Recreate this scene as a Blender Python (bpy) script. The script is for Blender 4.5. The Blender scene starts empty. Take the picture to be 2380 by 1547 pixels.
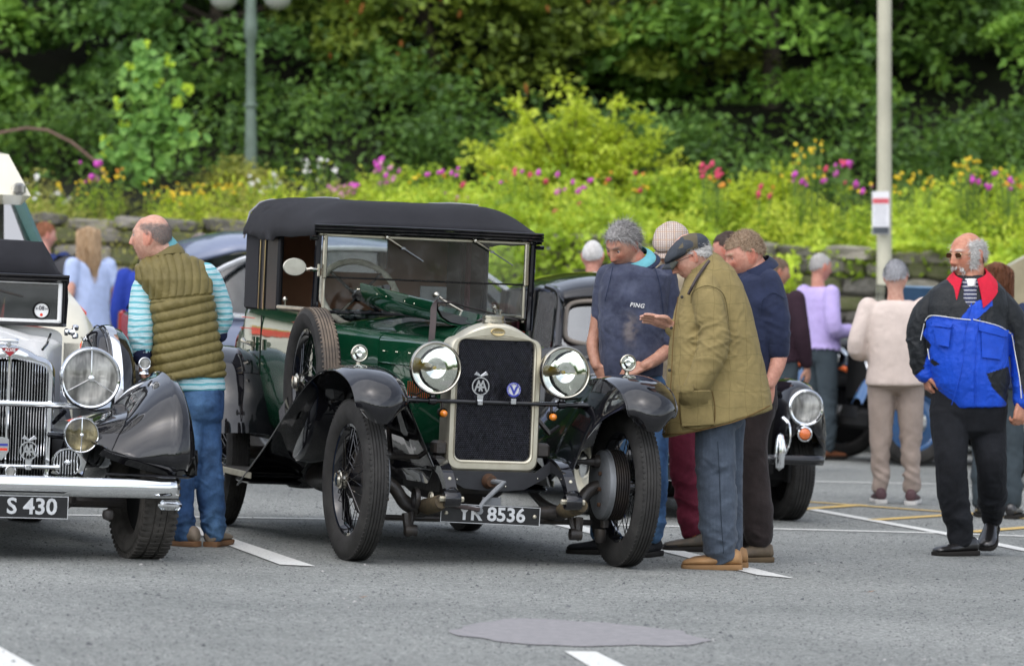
import bpy, math, random
import numpy as np
from mathutils import Vector, Matrix
random.seed(7); rng = np.random.default_rng(7)
sc = bpy.context.scene
COL = sc.collection
R = math.radians

# ---------------------------------------------------------------- camera, sky, light, exposure
SLOPE = 0.042                       # the car park falls to the right
CAM_H, TILT, FPX = 1.55, 0.014722, 11240.0
cam = bpy.data.cameras.new('camera'); cam_o = bpy.data.objects.new('camera', cam); COL.objects.link(cam_o)
cam_o.location = (0, 0, CAM_H); cam_o.rotation_euler = (math.pi/2 - TILT, 0, 0)
cam.sensor_width = 36.0; cam.lens = FPX/2380*36.0
cam.clip_start = 0.5; cam.clip_end = 600
cam.dof.use_dof = True; cam.dof.focus_distance = 24.9; cam.dof.aperture_fstop = 3.6
cam.dof.aperture_blades = 9
sc.camera = cam_o

SUN_EL, SUN_AZ = 58.0, 205.0        # azimuth measured from +Y clockwise: behind the camera, a little to the left
world = bpy.data.worlds.new('World'); sc.world = world; world.use_nodes = True
wn = world.node_tree; wn.nodes.clear()
def wnode(t, **k):
    n = wn.nodes.new(t)
    for a, b in k.items(): setattr(n, a, b)
    return n
sky = wnode('ShaderNodeTexSky', sky_type='NISHITA', sun_disc=False)
sky.sun_elevation = R(SUN_EL); sky.sun_rotation = R(SUN_AZ); sky.altitude = 50; sky.air_density = 1.0; sky.dust_density = 2.0; sky.ozone_density = 1.0
hs = wnode('ShaderNodeHueSaturation'); hs.inputs['Saturation'].default_value = 0.42
tc = wnode('ShaderNodeTexCoord'); mp = wnode('ShaderNodeMapping'); mp.inputs['Scale'].default_value = (1, 1, 2.6)
nz = wnode('ShaderNodeTexNoise'); nz.inputs['Scale'].default_value = 2.2; nz.inputs['Detail'].default_value = 5
rp = wnode('ShaderNodeValToRGB'); rp.color_ramp.elements[0].position = .3; rp.color_ramp.elements[0].color = (.66, .68, .74, 1)
rp.color_ramp.elements[1].position = .72; rp.color_ramp.elements[1].color = (1.25, 1.24, 1.22, 1)
mx = wnode('ShaderNodeMix', data_type='RGBA', blend_type='MULTIPLY'); mx.inputs[0].default_value = 1.0
bg = wnode('ShaderNodeBackground'); bg.inputs['Strength'].default_value = 0.15
wo = wnode('ShaderNodeOutputWorld')
L = wn.links.new
L(sky.outputs[0], hs.inputs['Color']); L(tc.outputs['Generated'], mp.inputs[0]); L(mp.outputs[0], nz.inputs[0]); L(nz.outputs[0], rp.inputs[0])
L(hs.outputs[0], mx.inputs[6]); L(rp.outputs[0], mx.inputs[7]); L(mx.outputs[2], bg.inputs[0]); L(bg.outputs[0], wo.inputs[0])
sun = bpy.data.lights.new('sun', 'SUN'); sun.energy = 0.7; sun.angle = R(110); sun.color = (1, .965, .91)
sun_o = bpy.data.objects.new('sun', sun); COL.objects.link(sun_o)
_a = R(SUN_AZ); _e = R(SUN_EL)
sd = Vector((math.sin(_a)*math.cos(_e), math.cos(_a)*math.cos(_e), math.sin(_e)))
sun_o.rotation_euler = sd.to_track_quat('Z', 'Y').to_euler(); sun_o.location = sd*30
sc.view_settings.view_transform = 'Standard'; sc.view_settings.look = 'None'
sc.view_settings.exposure = 1.05; sc.view_settings.gamma = 1; sc.view_settings.use_curve_mapping = False
sc.render.engine = 'CYCLES'
sc.cycles.use_denoising = True
sc.cycles.max_bounces = 7; sc.cycles.diffuse_bounces = 3; sc.cycles.glossy_bounces = 4; sc.cycles.transmission_bounces = 6; sc.cycles.transparent_max_bounces = 10
sc.cycles.caustics_reflective = False; sc.cycles.caustics_refractive = False

# ---------------------------------------------------------------- where things stand (survey of the place from the camera station)
def ray(u, v):
    x = (u-1190)/FPX; z = -(v-773.5)/FPX
    y = math.cos(TILT)+z*math.sin(TILT); zz = -math.sin(TILT)+z*math.cos(TILT)
    return Vector((x/y, 1, zz/y))
def gp(u, v):
    r = ray(u, v); t = CAM_H/(-r.z-SLOPE*r.x); return Vector((r.x*t, t, CAM_H+r.z*t))
def pt(u, v, d):
    r = ray(u, v)*d; return Vector((r.x, d, CAM_H+r.z))
def gz(x): return -SLOPE*x
ROLL = Matrix.Rotation(math.atan(SLOPE), 4, 'Y')
def car_matrix(x, y, yaw): return Matrix.Translation((x, y, gz(x))) @ ROLL @ Matrix.Rotation(R(yaw), 4, 'Z')

# ---------------------------------------------------------------- vectorised noise
_perm = np.random.default_rng(3).permutation(4096)
def _h(i, j, k): return _perm[(_perm[(_perm[i & 4095]+j) & 4095]+k) & 4095]/2047.5-1
def vnoise(p):
    p = np.asarray(p, float); i = np.floor(p).astype(int); f = p-i; f = f*f*(3-2*f)
    r = 0
    for a in (0, 1):
        for b in (0, 1):
            for c in (0, 1):
                w = (f[:, 0] if a else 1-f[:, 0])*(f[:, 1] if b else 1-f[:, 1])*(f[:, 2] if c else 1-f[:, 2])
                r = r+w*_h(i[:, 0]+a, i[:, 1]+b, i[:, 2]+c)
    return r
def fnoise(p, o=3):
    r = 0; a = 1
    p = np.asarray(p, float)
    for q in range(o): r = r+a*vnoise(p*2**q+17.3*q); a *= .5
    return r

# ---------------------------------------------------------------- materials
def _mat(name):
    m = bpy.data.materials.new(name); m.use_nodes = True; nt = m.node_tree; b = nt.nodes['Principled BSDF']; return m, nt, b
def node(nt, t, **k):
    n = nt.nodes.new(t)
    for a, b in k.items():
        if a.startswith('i_'): n.inputs[a[2:].replace('_', ' ')].default_value = b
        else: setattr(n, a, b)
    return n
def c4(c): return (c[0], c[1], c[2], 1)
def mat(name, col, rough=.5, metal=0, coat=0, var=.12, vscale=6, bump=0, bscale=200, col2=None, sheen=0, ior=None, emit=0, coords='Object', spec=None, det=4):
    if spec is None and rough >= .72: spec = .18
    """base colour with a noise variation towards col2, optional bump"""
    m, nt, b = _mat(name); lk = nt.links.new
    b.inputs['Roughness'].default_value = rough; b.inputs['Metallic'].default_value = metal
    b.inputs['Coat Weight'].default_value = coat; b.inputs['Coat Roughness'].default_value = .03
    if spec is not None: b.inputs['Specular IOR Level'].default_value = spec
    if sheen: b.inputs['Sheen Weight'].default_value = sheen; b.inputs['Sheen Roughness'].default_value = .5
    t = node(nt, 'ShaderNodeTexCoord')
    if col2 is None: col2 = tuple(min(1, c*(1-var*1.6)) for c in col); col1 = tuple(min(1, c*(1+var)) for c in col)
    else: col1 = col
    n = node(nt, 'ShaderNodeTexNoise', i_Scale=vscale, i_Detail=det, i_Roughness=.6)
    r = node(nt, 'ShaderNodeValToRGB'); r.color_ramp.elements[0].position = .32; r.color_ramp.elements[1].position = .68
    r.color_ramp.elements[0].color = c4(col2); r.color_ramp.elements[1].color = c4(col1)
    lk(t.outputs[coords], n.inputs['Vector']); lk(n.outputs['Fac'], r.inputs[0]); lk(r.outputs[0], b.inputs['Base Color'])
    if bump:
        n2 = node(nt, 'ShaderNodeTexNoise', i_Scale=bscale, i_Detail=3)
        bp = node(nt, 'ShaderNodeBump', i_Strength=bump, i_Distance=.01)
        lk(t.outputs[coords], n2.inputs['Vector']); lk(n2.outputs['Fac'], bp.inputs['Height']); lk(bp.outputs[0], b.inputs['Normal'])
    if emit:
        b.inputs['Emission Color'].default_value = c4(col); b.inputs['Emission Strength'].default_value = emit
    return m
def paint(name, col, rough=.08, dust=.03, dcol=(.16, .15, .14), coat=1.0):
    """gloss coach paint with a little dust and very slight waviness"""
    m, nt, b = _mat(name); lk = nt.links.new
    t = node(nt, 'ShaderNodeTexCoord'); n = node(nt, 'ShaderNodeTexNoise', i_Scale=9, i_Detail=8, i_Roughness=.7)
    r = node(nt, 'ShaderNodeMapRange'); r.inputs['From Min'].default_value = .45; r.inputs['From Max'].default_value = .8; r.inputs['To Max'].default_value = dust*2
    mx = node(nt, 'ShaderNodeMix', data_type='RGBA'); mx.inputs[6].default_value = c4(col); mx.inputs[7].default_value = c4(dcol)
    lk(t.outputs['Object'], n.inputs['Vector']); lk(n.outputs['Fac'], r.inputs[0]); lk(r.outputs[0], mx.inputs[0]); lk(mx.outputs[2], b.inputs['Base Color'])
    n2 = node(nt, 'ShaderNodeTexNoise', i_Scale=5, i_Detail=2); bp = node(nt, 'ShaderNodeBump', i_Strength=.06, i_Distance=.02)
    lk(t.outputs['Object'], n2.inputs['Vector']); lk(n2.outputs['Fac'], bp.inputs['Height']); lk(bp.outputs[0], b.inputs['Normal']); lk(bp.outputs[0], b.inputs['Coat Normal'])
    r2 = node(nt, 'ShaderNodeMapRange'); r2.inputs['To Min'].default_value = rough*.7; r2.inputs['To Max'].default_value = rough*1.5
    lk(n.outputs['Fac'], r2.inputs[0]); lk(r2.outputs[0], b.inputs['Roughness'])
    b.inputs['Coat Weight'].default_value = coat; b.inputs['Specular IOR Level'].default_value = .12 if coat > .5 else .2; b.inputs['Coat Roughness'].default_value = .025
    return m
def glass(name, tint=(.75, .8, .8), alpha=.25, rough=.02, dirt=.16):
    """thin pane: mostly see-through with a sharp reflection"""
    m = bpy.data.materials.new(name); m.use_nodes = True; nt = m.node_tree; nt.nodes.clear(); lk = nt.links.new
    tr = node(nt, 'ShaderNodeBsdfTransparent'); tr.inputs[0].default_value = c4(tint)
    gl = node(nt, 'ShaderNodeBsdfGlossy'); gl.inputs['Roughness'].default_value = rough; gl.inputs[0].default_value = (1, 1, 1, 1)
    fr = node(nt, 'ShaderNodeFresnel', i_IOR=1.5); t = node(nt, 'ShaderNodeTexCoord'); n = node(nt, 'ShaderNodeTexNoise', i_Scale=14, i_Detail=6, i_Roughness=.7)
    ad = node(nt, 'ShaderNodeMath', operation='MULTIPLY_ADD'); ad.inputs[1].default_value = 1.0; ad.inputs[2].default_value = alpha*.3
    df = node(nt, 'ShaderNodeBsdfDiffuse'); df.inputs[0].default_value = (.5, .5, .48, 1)
    mr = node(nt, 'ShaderNodeMapRange'); mr.inputs['From Min'].default_value = .5; mr.inputs['From Max'].default_value = .85; mr.inputs['To Max'].default_value = dirt
    m0 = node(nt, 'ShaderNodeMixShader'); m1 = node(nt, 'ShaderNodeMixShader'); o = node(nt, 'ShaderNodeOutputMaterial')
    lk(t.outputs['Object'], n.inputs['Vector']); lk(n.outputs['Fac'], mr.inputs[0]); lk(mr.outputs[0], m0.inputs[0]); lk(tr.outputs[0], m0.inputs[1]); lk(df.outputs[0], m0.inputs[2])
    lk(fr.outputs[0], ad.inputs[0]); lk(ad.outputs[0], m1.inputs[0]); lk(m0.outputs[0], m1.inputs[1]); lk(gl.outputs[0], m1.inputs[2]); lk(m1.outputs[0], o.inputs[0])
    return m

# ---------------------------------------------------------------- mesh building
def V3(a): return Vector((float(a[0]), float(a[1]), float(a[2])))
class MB:
    def __init__(s): s.v = []; s.f = []
    def add(s, verts, faces):
        b = len(s.v); s.v += [tuple(map(float, q)) for q in verts]; s.f += [tuple(i+b for i in q) for q in faces]; return s
    def box(s, c, d, rot=None, taper=1.0):
        q = []
        for z in (-.5, .5):
            k = taper if z > 0 else 1
            for x, y in ((-.5, -.5), (.5, -.5), (.5, .5), (-.5, .5)): q.append(Vector((x*d[0]*k, y*d[1]*k, z*d[2])))
        if rot is not None: q = [rot @ p for p in q]
        q = [p+V3(c) for p in q]
        return s.add(q, [(0, 3, 2, 1), (4, 5, 6, 7), (0, 1, 5, 4), (1, 2, 6, 5), (2, 3, 7, 6), (3, 0, 4, 7)])
    def rbox(s, c, d, r=.01, rot=None):
        """box with chamfered edges"""
        hx, hy, hz = d[0]/2, d[1]/2, d[2]/2; r = min(r, hx*.9, hy*.9, hz*.9)
        rings = []
        for z, k in ((-hz, r), (-hz+r, 0), (hz-r, 0), (hz, r)):
            x, y = hx-k, hy-k; e = r
            rings.append([(-x+e, -y, z), (x-e, -y, z), (x, -y+e, z), (x, y-e, z), (x-e, y, z), (-x+e, y, z), (-x, y-e, z), (-x, -y+e, z)])
        q = [Vector(p) for rr in rings for p in rr]
        if rot is not None: q = [rot @ p for p in q]
        q = [p+V3(c) for p in q]; f = [tuple(range(7, -1, -1)), tuple(range(24, 32))]
        for i in range(3):
            for j in range(8): f.append((i*8+j, i*8+(j+1) % 8, (i+1)*8+(j+1) % 8, (i+1)*8+j))
        return s.add(q, f)
    def loft(s, rings, cap=True, closed=True):
        n = len(rings[0]); b = len(s.v); s.v += [tuple(map(float, p)) for r in rings for p in r]
        m = n if closed else n-1
        for i in range(len(rings)-1):
            for j in range(m): s.f.append((b+i*n+j, b+i*n+(j+1) % n, b+(i+1)*n+(j+1) % n, b+(i+1)*n+j))
        if cap and closed:
            s.f.append(tuple(b+j for j in range(n-1, -1, -1))); s.f.append(tuple(b+(len(rings)-1)*n+j for j in range(n)))
        return s
    def tube(s, pts, r, n=8, cap=True, up=None, closed=False, flat=1.0):
        pts = [V3(p) for p in pts]; m = len(pts)
        rr = r if hasattr(r, '__len__') else [r]*m; rings = []; prev = None
        for i in range(m):
            if closed: t = pts[(i+1) % m]-pts[i-1]
            else: t = pts[min(i+1, m-1)]-pts[max(i-1, 0)]
            t.normalize()
            if prev is None:
                a = V3(up) if up is not None else (Vector((0, 0, 1)) if abs(t.z) < .9 else Vector((1, 0, 0)))
                a = (a-t*a.dot(t)).normalized()
            else: a = (prev-t*prev.dot(t)).normalized()
            prev = a; b = t.cross(a)
            rings.append([pts[i]+(a*math.cos(2*math.pi*k/n)*flat+b*math.sin(2*math.pi*k/n))*rr[i] for k in range(n)])
        if closed: rings.append(rings[0])
        return s.loft(rings, cap=cap and not closed)
    def lathe(s, prof, o=(0, 0, 0), ax=(0, 0, 1), n=24, a0=0, a1=2*math.pi):
        """prof: (radius, height along ax)"""
        ax = V3(ax).normalized(); x = ax.orthogonal().normalized(); y = ax.cross(x); o = V3(o); full = abs(a1-a0-2*math.pi) < 1e-6
        rings = []
        for r, h in prof:
            rings.append([o+ax*h+(x*math.cos(a0+(a1-a0)*k/n)+y*math.sin(a0+(a1-a0)*k/n))*max(r, 1e-5) for k in range(n if full else n+1)])
        return s.loft(rings, cap=False, closed=full)
    def grid(s, P, thick=0.0, closed=False):
        """P[i][j] points; thick>0 makes a shell"""
        P = [[V3(p) for p in r] for r in P]; ni, nj = len(P), len(P[0])
        b = len(s.v)
        s.v += [tuple(p) for r in P for p in r]
        J = nj if closed else nj-1
        idx = lambda i, j: b+i*nj+(j % nj)
        for i in range(ni-1):
            for j in range(J): s.f.append((idx(i, j), idx(i, j+1), idx(i+1, j+1), idx(i+1, j)))
        if thick:
            N = [[None]*nj for _ in range(ni)]
            for i in range(ni):
                for j in range(nj):
                    du = P[min(i+1, ni-1)][j]-P[max(i-1, 0)][j]
                    dv = (P[i][(j+1) % nj]-P[i][j-1]) if closed else P[i][min(j+1, nj-1)]-P[i][max(j-1, 0)]
                    nn = dv.cross(du); N[i][j] = nn.normalized() if nn.length > 1e-9 else Vector((0, 0, 1))
            b2 = len(s.v); s.v += [tuple(P[i][j]-N[i][j]*thick) for i in range(ni) for j in range(nj)]
            id2 = lambda i, j: b2+i*nj+(j % nj)
            for i in range(ni-1):
                for j in range(J): s.f.append((id2(i, j), id2(i+1, j), id2(i+1, j+1), id2(i, j+1)))
            for j in range(J):
                s.f.append((idx(0, j), id2(0, j), id2(0, j+1), idx(0, j+1))); s.f.append((idx(ni-1, j), idx(ni-1, j+1), id2(ni-1, j+1), id2(ni-1, j)))
            if not closed:
                for i in range(ni-1):
                    s.f.append((idx(i, 0), idx(i+1, 0), id2(i+1, 0), id2(i, 0))); s.f.append((idx(i, nj-1), id2(i, nj-1), id2(i+1, nj-1), idx(i+1, nj-1)))
        return s
    def prism(s, poly, y0, y1, fn=None):
        """polygon (a,b) extruded; fn maps (a,b,h) to a point, default (a,h,b)"""
        fn = fn or (lambda a, b, h: (a, h, b)); n = len(poly)
        return s.loft([[fn(a, b, y0) for a, b in poly], [fn(a, b, y1) for a, b in poly]], cap=True)
    def mesh(s, name):
        me = bpy.data.meshes.new(name); me.from_pydata(s.v, [], s.f); me.update(); return me
    def build(s, name, m, parent=None, smooth=True, ang=38, mods=None, fix=False):
        me = s.mesh(name)
        if fix:
            import bmesh
            bm = bmesh.new(); bm.from_mesh(me); bmesh.ops.recalc_face_normals(bm, faces=bm.faces); bm.to_mesh(me); bm.free()
        return link(name, me, m, parent, smooth, ang)
def link(name, me, m=None, parent=None, smooth=True, ang=38):
    if m is not None and not me.materials: me.materials.append(m)
    if smooth:
        me.polygons.foreach_set('use_smooth', [True]*len(me.polygons))
        if ang and ang < 179:
            try: me.set_sharp_from_angle(angle=R(ang))
            except Exception: pass
    o = bpy.data.objects.new(name, me); COL.objects.link(o)
    if parent is not None: o.parent = parent
    return o
def tag(o, label=None, cat=None, group=None, kind=None):
    if label: o['label'] = label
    if cat: o['category'] = cat
    if group: o['group'] = group
    if kind: o['kind'] = kind
    return o
def empty(name, M=None, label=None, cat=None, group=None):
    o = bpy.data.objects.new(name, None); COL.objects.link(o); o.empty_display_size = .2
    if M is not None: o.matrix_world = M
    return tag(o, label, cat, group)
def kids(o): return [c for c in bpy.data.objects if c.parent == o]
def copy_tree(o, parent=None, children=None):
    if children is None:
        children = {}
        for q in bpy.data.objects:
            if q.parent: children.setdefault(q.parent.name, []).append(q)
    c = o.copy(); COL.objects.link(c); c.parent = parent
    for ch in children.get(o.name, []): copy_tree(ch, c, children)
    return c
def np_mesh(name, v, f):
    """fast mesh from numpy arrays (all faces of the same size)"""
    v = np.asarray(v, np.float32); f = np.asarray(f, np.int32); me = bpy.data.meshes.new(name)
    me.vertices.add(len(v)); me.vertices.foreach_set('co', v.ravel())
    k = f.shape[1]; me.loops.add(f.size); me.loops.foreach_set('vertex_index', f.ravel())
    me.polygons.add(len(f)); me.polygons.foreach_set('loop_start', np.arange(0, f.size, k, dtype=np.int32))
    try: me.polygons.foreach_set('loop_total', np.full(len(f), k, np.int32))
    except Exception: pass
    me.update(calc_edges=True); return me
_dg = None
def remesh(mb, voxel=.006, smooth=3, name='m'):
    """fuses overlapping closed shapes into one continuous surface"""
    me = mb.mesh(name); o = bpy.data.objects.new('tmp', me); COL.objects.link(o)
    m = o.modifiers.new('r', 'REMESH'); m.mode = 'VOXEL'; m.voxel_size = voxel; m.use_smooth_shade = True
    if smooth:
        s_ = o.modifiers.new('s', 'SMOOTH'); s_.factor = .5; s_.iterations = smooth
    dg = bpy.context.evaluated_depsgraph_get(); dg.update()
    r = bpy.data.meshes.new_from_object(o.evaluated_get(dg)); r.name = name
    bpy.data.objects.remove(o); bpy.data.meshes.remove(me)
    return r
def get_co(me):
    a = np.empty(len(me.vertices)*3, np.float32); me.vertices.foreach_get('co', a); return a.reshape(-1, 3).astype(float)
def get_no(me):
    a = np.empty(len(me.vertices)*3, np.float32); me.vertices.foreach_get('normal', a); return a.reshape(-1, 3).astype(float)
def set_co(me, a): me.vertices.foreach_set('co', np.asarray(a, np.float32).ravel()); me.update()
def text_mesh(txt, size=1, bold=0.0, depth=.002, align='CENTER', xs=1.0, shear=0, spacing=1.0):
    cu = bpy.data.curves.new('lettering', 'FONT'); cu.body = txt; cu.size = size; cu.extrude = depth/2; cu.offset = bold; cu.align_x = align; cu.align_y = 'CENTER'; cu.shear = shear; cu.space_character = spacing
    cu.resolution_u = 3
    o = bpy.data.objects.new('tmp', cu); COL.objects.link(o)
    dg = bpy.context.evaluated_depsgraph_get(); dg.update()
    me = bpy.data.meshes.new_from_object(o.evaluated_get(dg)); bpy.data.objects.remove(o)
    co = get_co(me); co[:, 0] *= xs; set_co(me, co); return me
def lettering(txt, M, m, parent=None, name='lettering', **k):
    """flat text in the local XY plane, moved by M"""
    me = text_mesh(txt, **k); me.transform(M); me.name = name; me.materials.clear()
    return link(name, me, m, parent, smooth=False)
def face_front(x, y, z): return Matrix.Translation((x, y, z)) @ Matrix.Rotation(math.pi/2, 4, 'X')
# ================================================================ the ground, its markings, the wall and the bank
def m_asphalt():
    m, nt, b = _mat('asphalt'); lk = nt.links.new
    t = node(nt, 'ShaderNodeTexCoord')
    big = node(nt, 'ShaderNodeTexNoise', i_Scale=.55, i_Detail=5, i_Roughness=.6)
    vor = node(nt, 'ShaderNodeTexVoronoi', i_Scale=105.0); vor.feature = 'F1'
    fine = node(nt, 'ShaderNodeTexNoise', i_Scale=48, i_Detail=5, i_Roughness=.85)
    sp = node(nt, 'ShaderNodeTexVoronoi', i_Scale=19.0)
    for n in (big, vor, fine, sp): lk(t.outputs['Object'], n.inputs['Vector'])
    r1 = node(nt, 'ShaderNodeValToRGB'); e = r1.color_ramp.elements; e[0].position = .3; e[0].color = (.165, .173, .162, 1); e[1].position = .7; e[1].color = (.255, .262, .245, 1)
    lk(big.outputs[0], r1.inputs[0])
    r2 = node(nt, 'ShaderNodeValToRGB'); e = r2.color_ramp.elements; e[0].position = .30; e[0].color = (.30, .30, .31, 1); e[1].position = .70; e[1].color = (1.75, 1.75, 1.75, 1)
    lk(fine.outputs[0], r2.inputs[0])
    mid = node(nt, 'ShaderNodeTexNoise', i_Scale=17, i_Detail=7, i_Roughness=.9); lk(t.outputs['Object'], mid.inputs['Vector']); r5 = node(nt, 'ShaderNodeValToRGB'); e = r5.color_ramp.elements; e[0].position = .36; e[0].color = (.74, .74, .75, 1); e[1].position = .64; e[1].color = (1.26, 1.26, 1.25, 1); lk(mid.outputs[0], r5.inputs[0])
    m5 = node(nt, 'ShaderNodeMix', data_type='RGBA', blend_type='MULTIPLY'); m5.inputs[0].default_value = 1; lk(r1.outputs[0], m5.inputs[6]); lk(r5.outputs[0], m5.inputs[7])
    sepr = node(nt, 'ShaderNodeSeparateColor'); lk(vor.outputs['Color'], sepr.inputs[0])
    r3 = node(nt, 'ShaderNodeValToRGB'); e = r3.color_ramp.elements; e[0].position = 0; e[0].color = (.45, .45, .46, 1); e[1].position = 1; e[1].color = (1.6, 1.6, 1.57, 1)
    lk(sepr.outputs[0], r3.inputs[0])
    a = node(nt, 'ShaderNodeMix', data_type='RGBA', blend_type='MULTIPLY'); a.inputs[0].default_value = .85; lk(m5.outputs[2], a.inputs[6]); lk(r2.outputs[0], a.inputs[7])
    c = node(nt, 'ShaderNodeMix', data_type='RGBA', blend_type='MULTIPLY'); c.inputs[0].default_value = .7; lk(a.outputs[2], c.inputs[6]); lk(r3.outputs[0], c.inputs[7])
    # stray pale and brown chips
    r4 = node(nt, 'ShaderNodeValToRGB'); e = r4.color_ramp.elements; e[0].position = .035; e[0].color = (1, 1, 1, 1); e[1].position = .06; e[1].color = (0, 0, 0, 1)
    lk(sp.outputs['Distance'], r4.inputs[0])
    d = node(nt, 'ShaderNodeMix', data_type='RGBA'); lk(r4.outputs[0], d.inputs[0]); lk(c.outputs[2], d.inputs[6]); d.inputs[7].default_value = (.32, .30, .26, 1)
    lk(d.outputs[2], b.inputs['Base Color'])
    bp = node(nt, 'ShaderNodeBump', i_Strength=.9, i_Distance=.008); lk(fine.outputs[0], bp.inputs['Height']); lk(bp.outputs[0], b.inputs['Normal'])
    b.inputs['Roughness'].default_value = .82
    return m
def m_road_paint(name, col, wear=.5):
    m, nt, b = _mat(name); lk = nt.links.new
    t = node(nt, 'ShaderNodeTexCoord'); n = node(nt, 'ShaderNodeTexNoise', i_Scale=60, i_Detail=6, i_Roughness=.75)
    r = node(nt, 'ShaderNodeValToRGB'); e = r.color_ramp.elements; e[0].position = .30; e[0].color = (.16, .165, .165, 1); e[1].position = .34+wear*.24; e[1].color = c4(col)
    lk(t.outputs['Object'], n.inputs['Vector']); lk(n.outputs[0], r.inputs[0]); lk(r.outputs[0], b.inputs['Base Color'])
    b.inputs['Roughness'].default_value = .75
    return m
ASPH = m_asphalt()
def sheet(name, pts, m, dz=0.0):
    mb = MB(); mb.add([(p[0], p[1], gz(p[0])+dz) for p in pts], [tuple(range(len(pts)))])
    return mb.build(name, m, None, smooth=False)
g = MB(); g.add([(x, y, gz(x)) for y in (-110, 47.9) for x in (-90, 90)], [(0, 1, 3, 2)])
tag(g.build('ground', ASPH, None, smooth=False), kind='structure')
WHITE_LINE = m_road_paint('white_road_paint', (.66, .66, .62)); YELLOW_LINE = m_road_paint('yellow_road_paint', (.62, .42, .12), .7)
def line(us, w, m, dz=.004):
    """painted line through ground points seen at us, w metres wide"""
    P = [gp(*q) for q in us]; mb = MB(); vs = []
    for i, p in enumerate(P):
        t = (P[min(i+1, len(P)-1)]-P[max(i-1, 0)]); t = Vector((t.x, t.y)).normalized(); nrm = Vector((-t.y, t.x))*w/2
        vs += [(p.x+nrm.x, p.y+nrm.y, gz(p.x+nrm.x)+dz), (p.x-nrm.x, p.y-nrm.y, gz(p.x-nrm.x)+dz)]
    mb.add(vs, [(2*i, 2*i+1, 2*i+3, 2*i+2) for i in range(len(P)-1)])
    o = mb.build('road_marking', m, None, smooth=False); tag(o, kind='structure'); return o
def quad_line(us, m, dz=.004):
    P = [gp(*q) for q in us]; o = sheet('road_marking', [(p.x, p.y) for p in P], m, dz); tag(o, kind='structure')
line([(-300, 1192), (155, 1197), (748, 1206), (1273, 1216), (1795, 1229), (2185, 1239), (2700, 1258)], .10, WHITE_LINE)
quad_line([(385, 1214), (650, 1313), (733, 1317), (430, 1215)], WHITE_LINE, .0052)
quad_line([(1262, 1214), (1760, 1337), (1847, 1345), (1325, 1216)], WHITE_LINE, .0052)
quad_line([(-260, 1392), (10, 1560), (100, 1560), (-200, 1392)], WHITE_LINE)
quad_line([(1312, 1514), (1385, 1515), (1640, 1640), (1520, 1640)], WHITE_LINE)
line([(1690, 1150), (1853, 1178), (2195, 1240), (2500, 1303)], .11, WHITE_LINE, .0052)
line([(1700, 1116), (1865, 1119), (2173, 1125), (2600, 1146)], .10, WHITE_LINE)
line([(1700, 1041), (1930, 1048), (2600, 1070)], .11, WHITE_LINE)
line([(1800, 1024), (2000, 1030), (2600, 1050)], .10, WHITE_LINE)
line([(1500, 1140), (1855, 1165), (2195, 1190), (2600, 1224)], .10, YELLOW_LINE, .006)
line([(1700, 1195), (1892, 1182), (2004, 1174)], .10, YELLOW_LINE, .0064)
line([(2030, 1209), (2195, 1198), (2300, 1192)], .10, YELLOW_LINE, .0056)
line([(2255, 1237), (2380, 1227), (2500, 1217)], .10, YELLOW_LINE, .0064)
# the old repair patch
pp = []
for k in range(90):
    a = 2*math.pi*k/90; w_ = 1+.05*math.sin(5*a)+.03*math.sin(9*a+1)+.015*math.sin(17*a); q = gp(1345+290*math.cos(a)*w_, 1474+29*math.sin(a)*(w_+.15*math.sin(3*a+1))+11*math.cos(a)); pp.append((q.x, q.y))
tag(sheet('road_patch', pp, mat('old_patch', (.285, .273, .276), .85, col2=(.225, .220, .222), vscale=20, bump=.6, bscale=60), .004), kind='structure')
# chips and grit lying about
r_ = np.random.default_rng(8); n = 26000; yy = 17.5+(r_.random(n)**1.3)*17; xx = r_.uniform(-1, 1, n)*yy*.115; hz = r_.uniform(.0015, .0052, n)*(1+1.2*(r_.random(n) > .985)); wd = hz*r_.uniform(.8, 1.6, n); V = []
for k in range(4): a_ = 2*math.pi*k/4+r_.uniform(-.5, .5, n); V.append(np.stack([xx+np.cos(a_)*wd, yy+np.sin(a_)*wd, -SLOPE*xx], 1))
V.append(np.stack([xx+r_.normal(size=n)*wd*.3, yy, -SLOPE*xx+hz], 1)); V = np.stack(V, 1).reshape(-1, 3); idx = np.arange(n)[:, None]*5
F = np.concatenate([idx+np.array([[k, (k+1) % 4, 4]]) for k in range(4)]); gme = np_mesh('loose_grit', V, F)
gm, gnt, gb_ = _mat('grit'); gi_ = node(gnt, 'ShaderNodeNewGeometry'); gr_ = node(gnt, 'ShaderNodeValToRGB'); e = gr_.color_ramp.elements; e[0].color = (.06, .062, .065, 1); e[1].color = (.38, .37, .35, 1); q = e.new(.45); q.color = (.10, .105, .108, 1); q = e.new(.85); q.color = (.19, .19, .185, 1)
gnt.links.new(gi_.outputs['Random Per Island'], gr_.inputs[0]); gnt.links.new(gr_.outputs[0], gb_.inputs['Base Color']); gb_.inputs['Roughness'].default_value = .85
tag(link('loose_grit', gme, gm, None, smooth=False), 'small stone chips and grit scattered over the tarmac', 'grit', kind='stuff')
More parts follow.
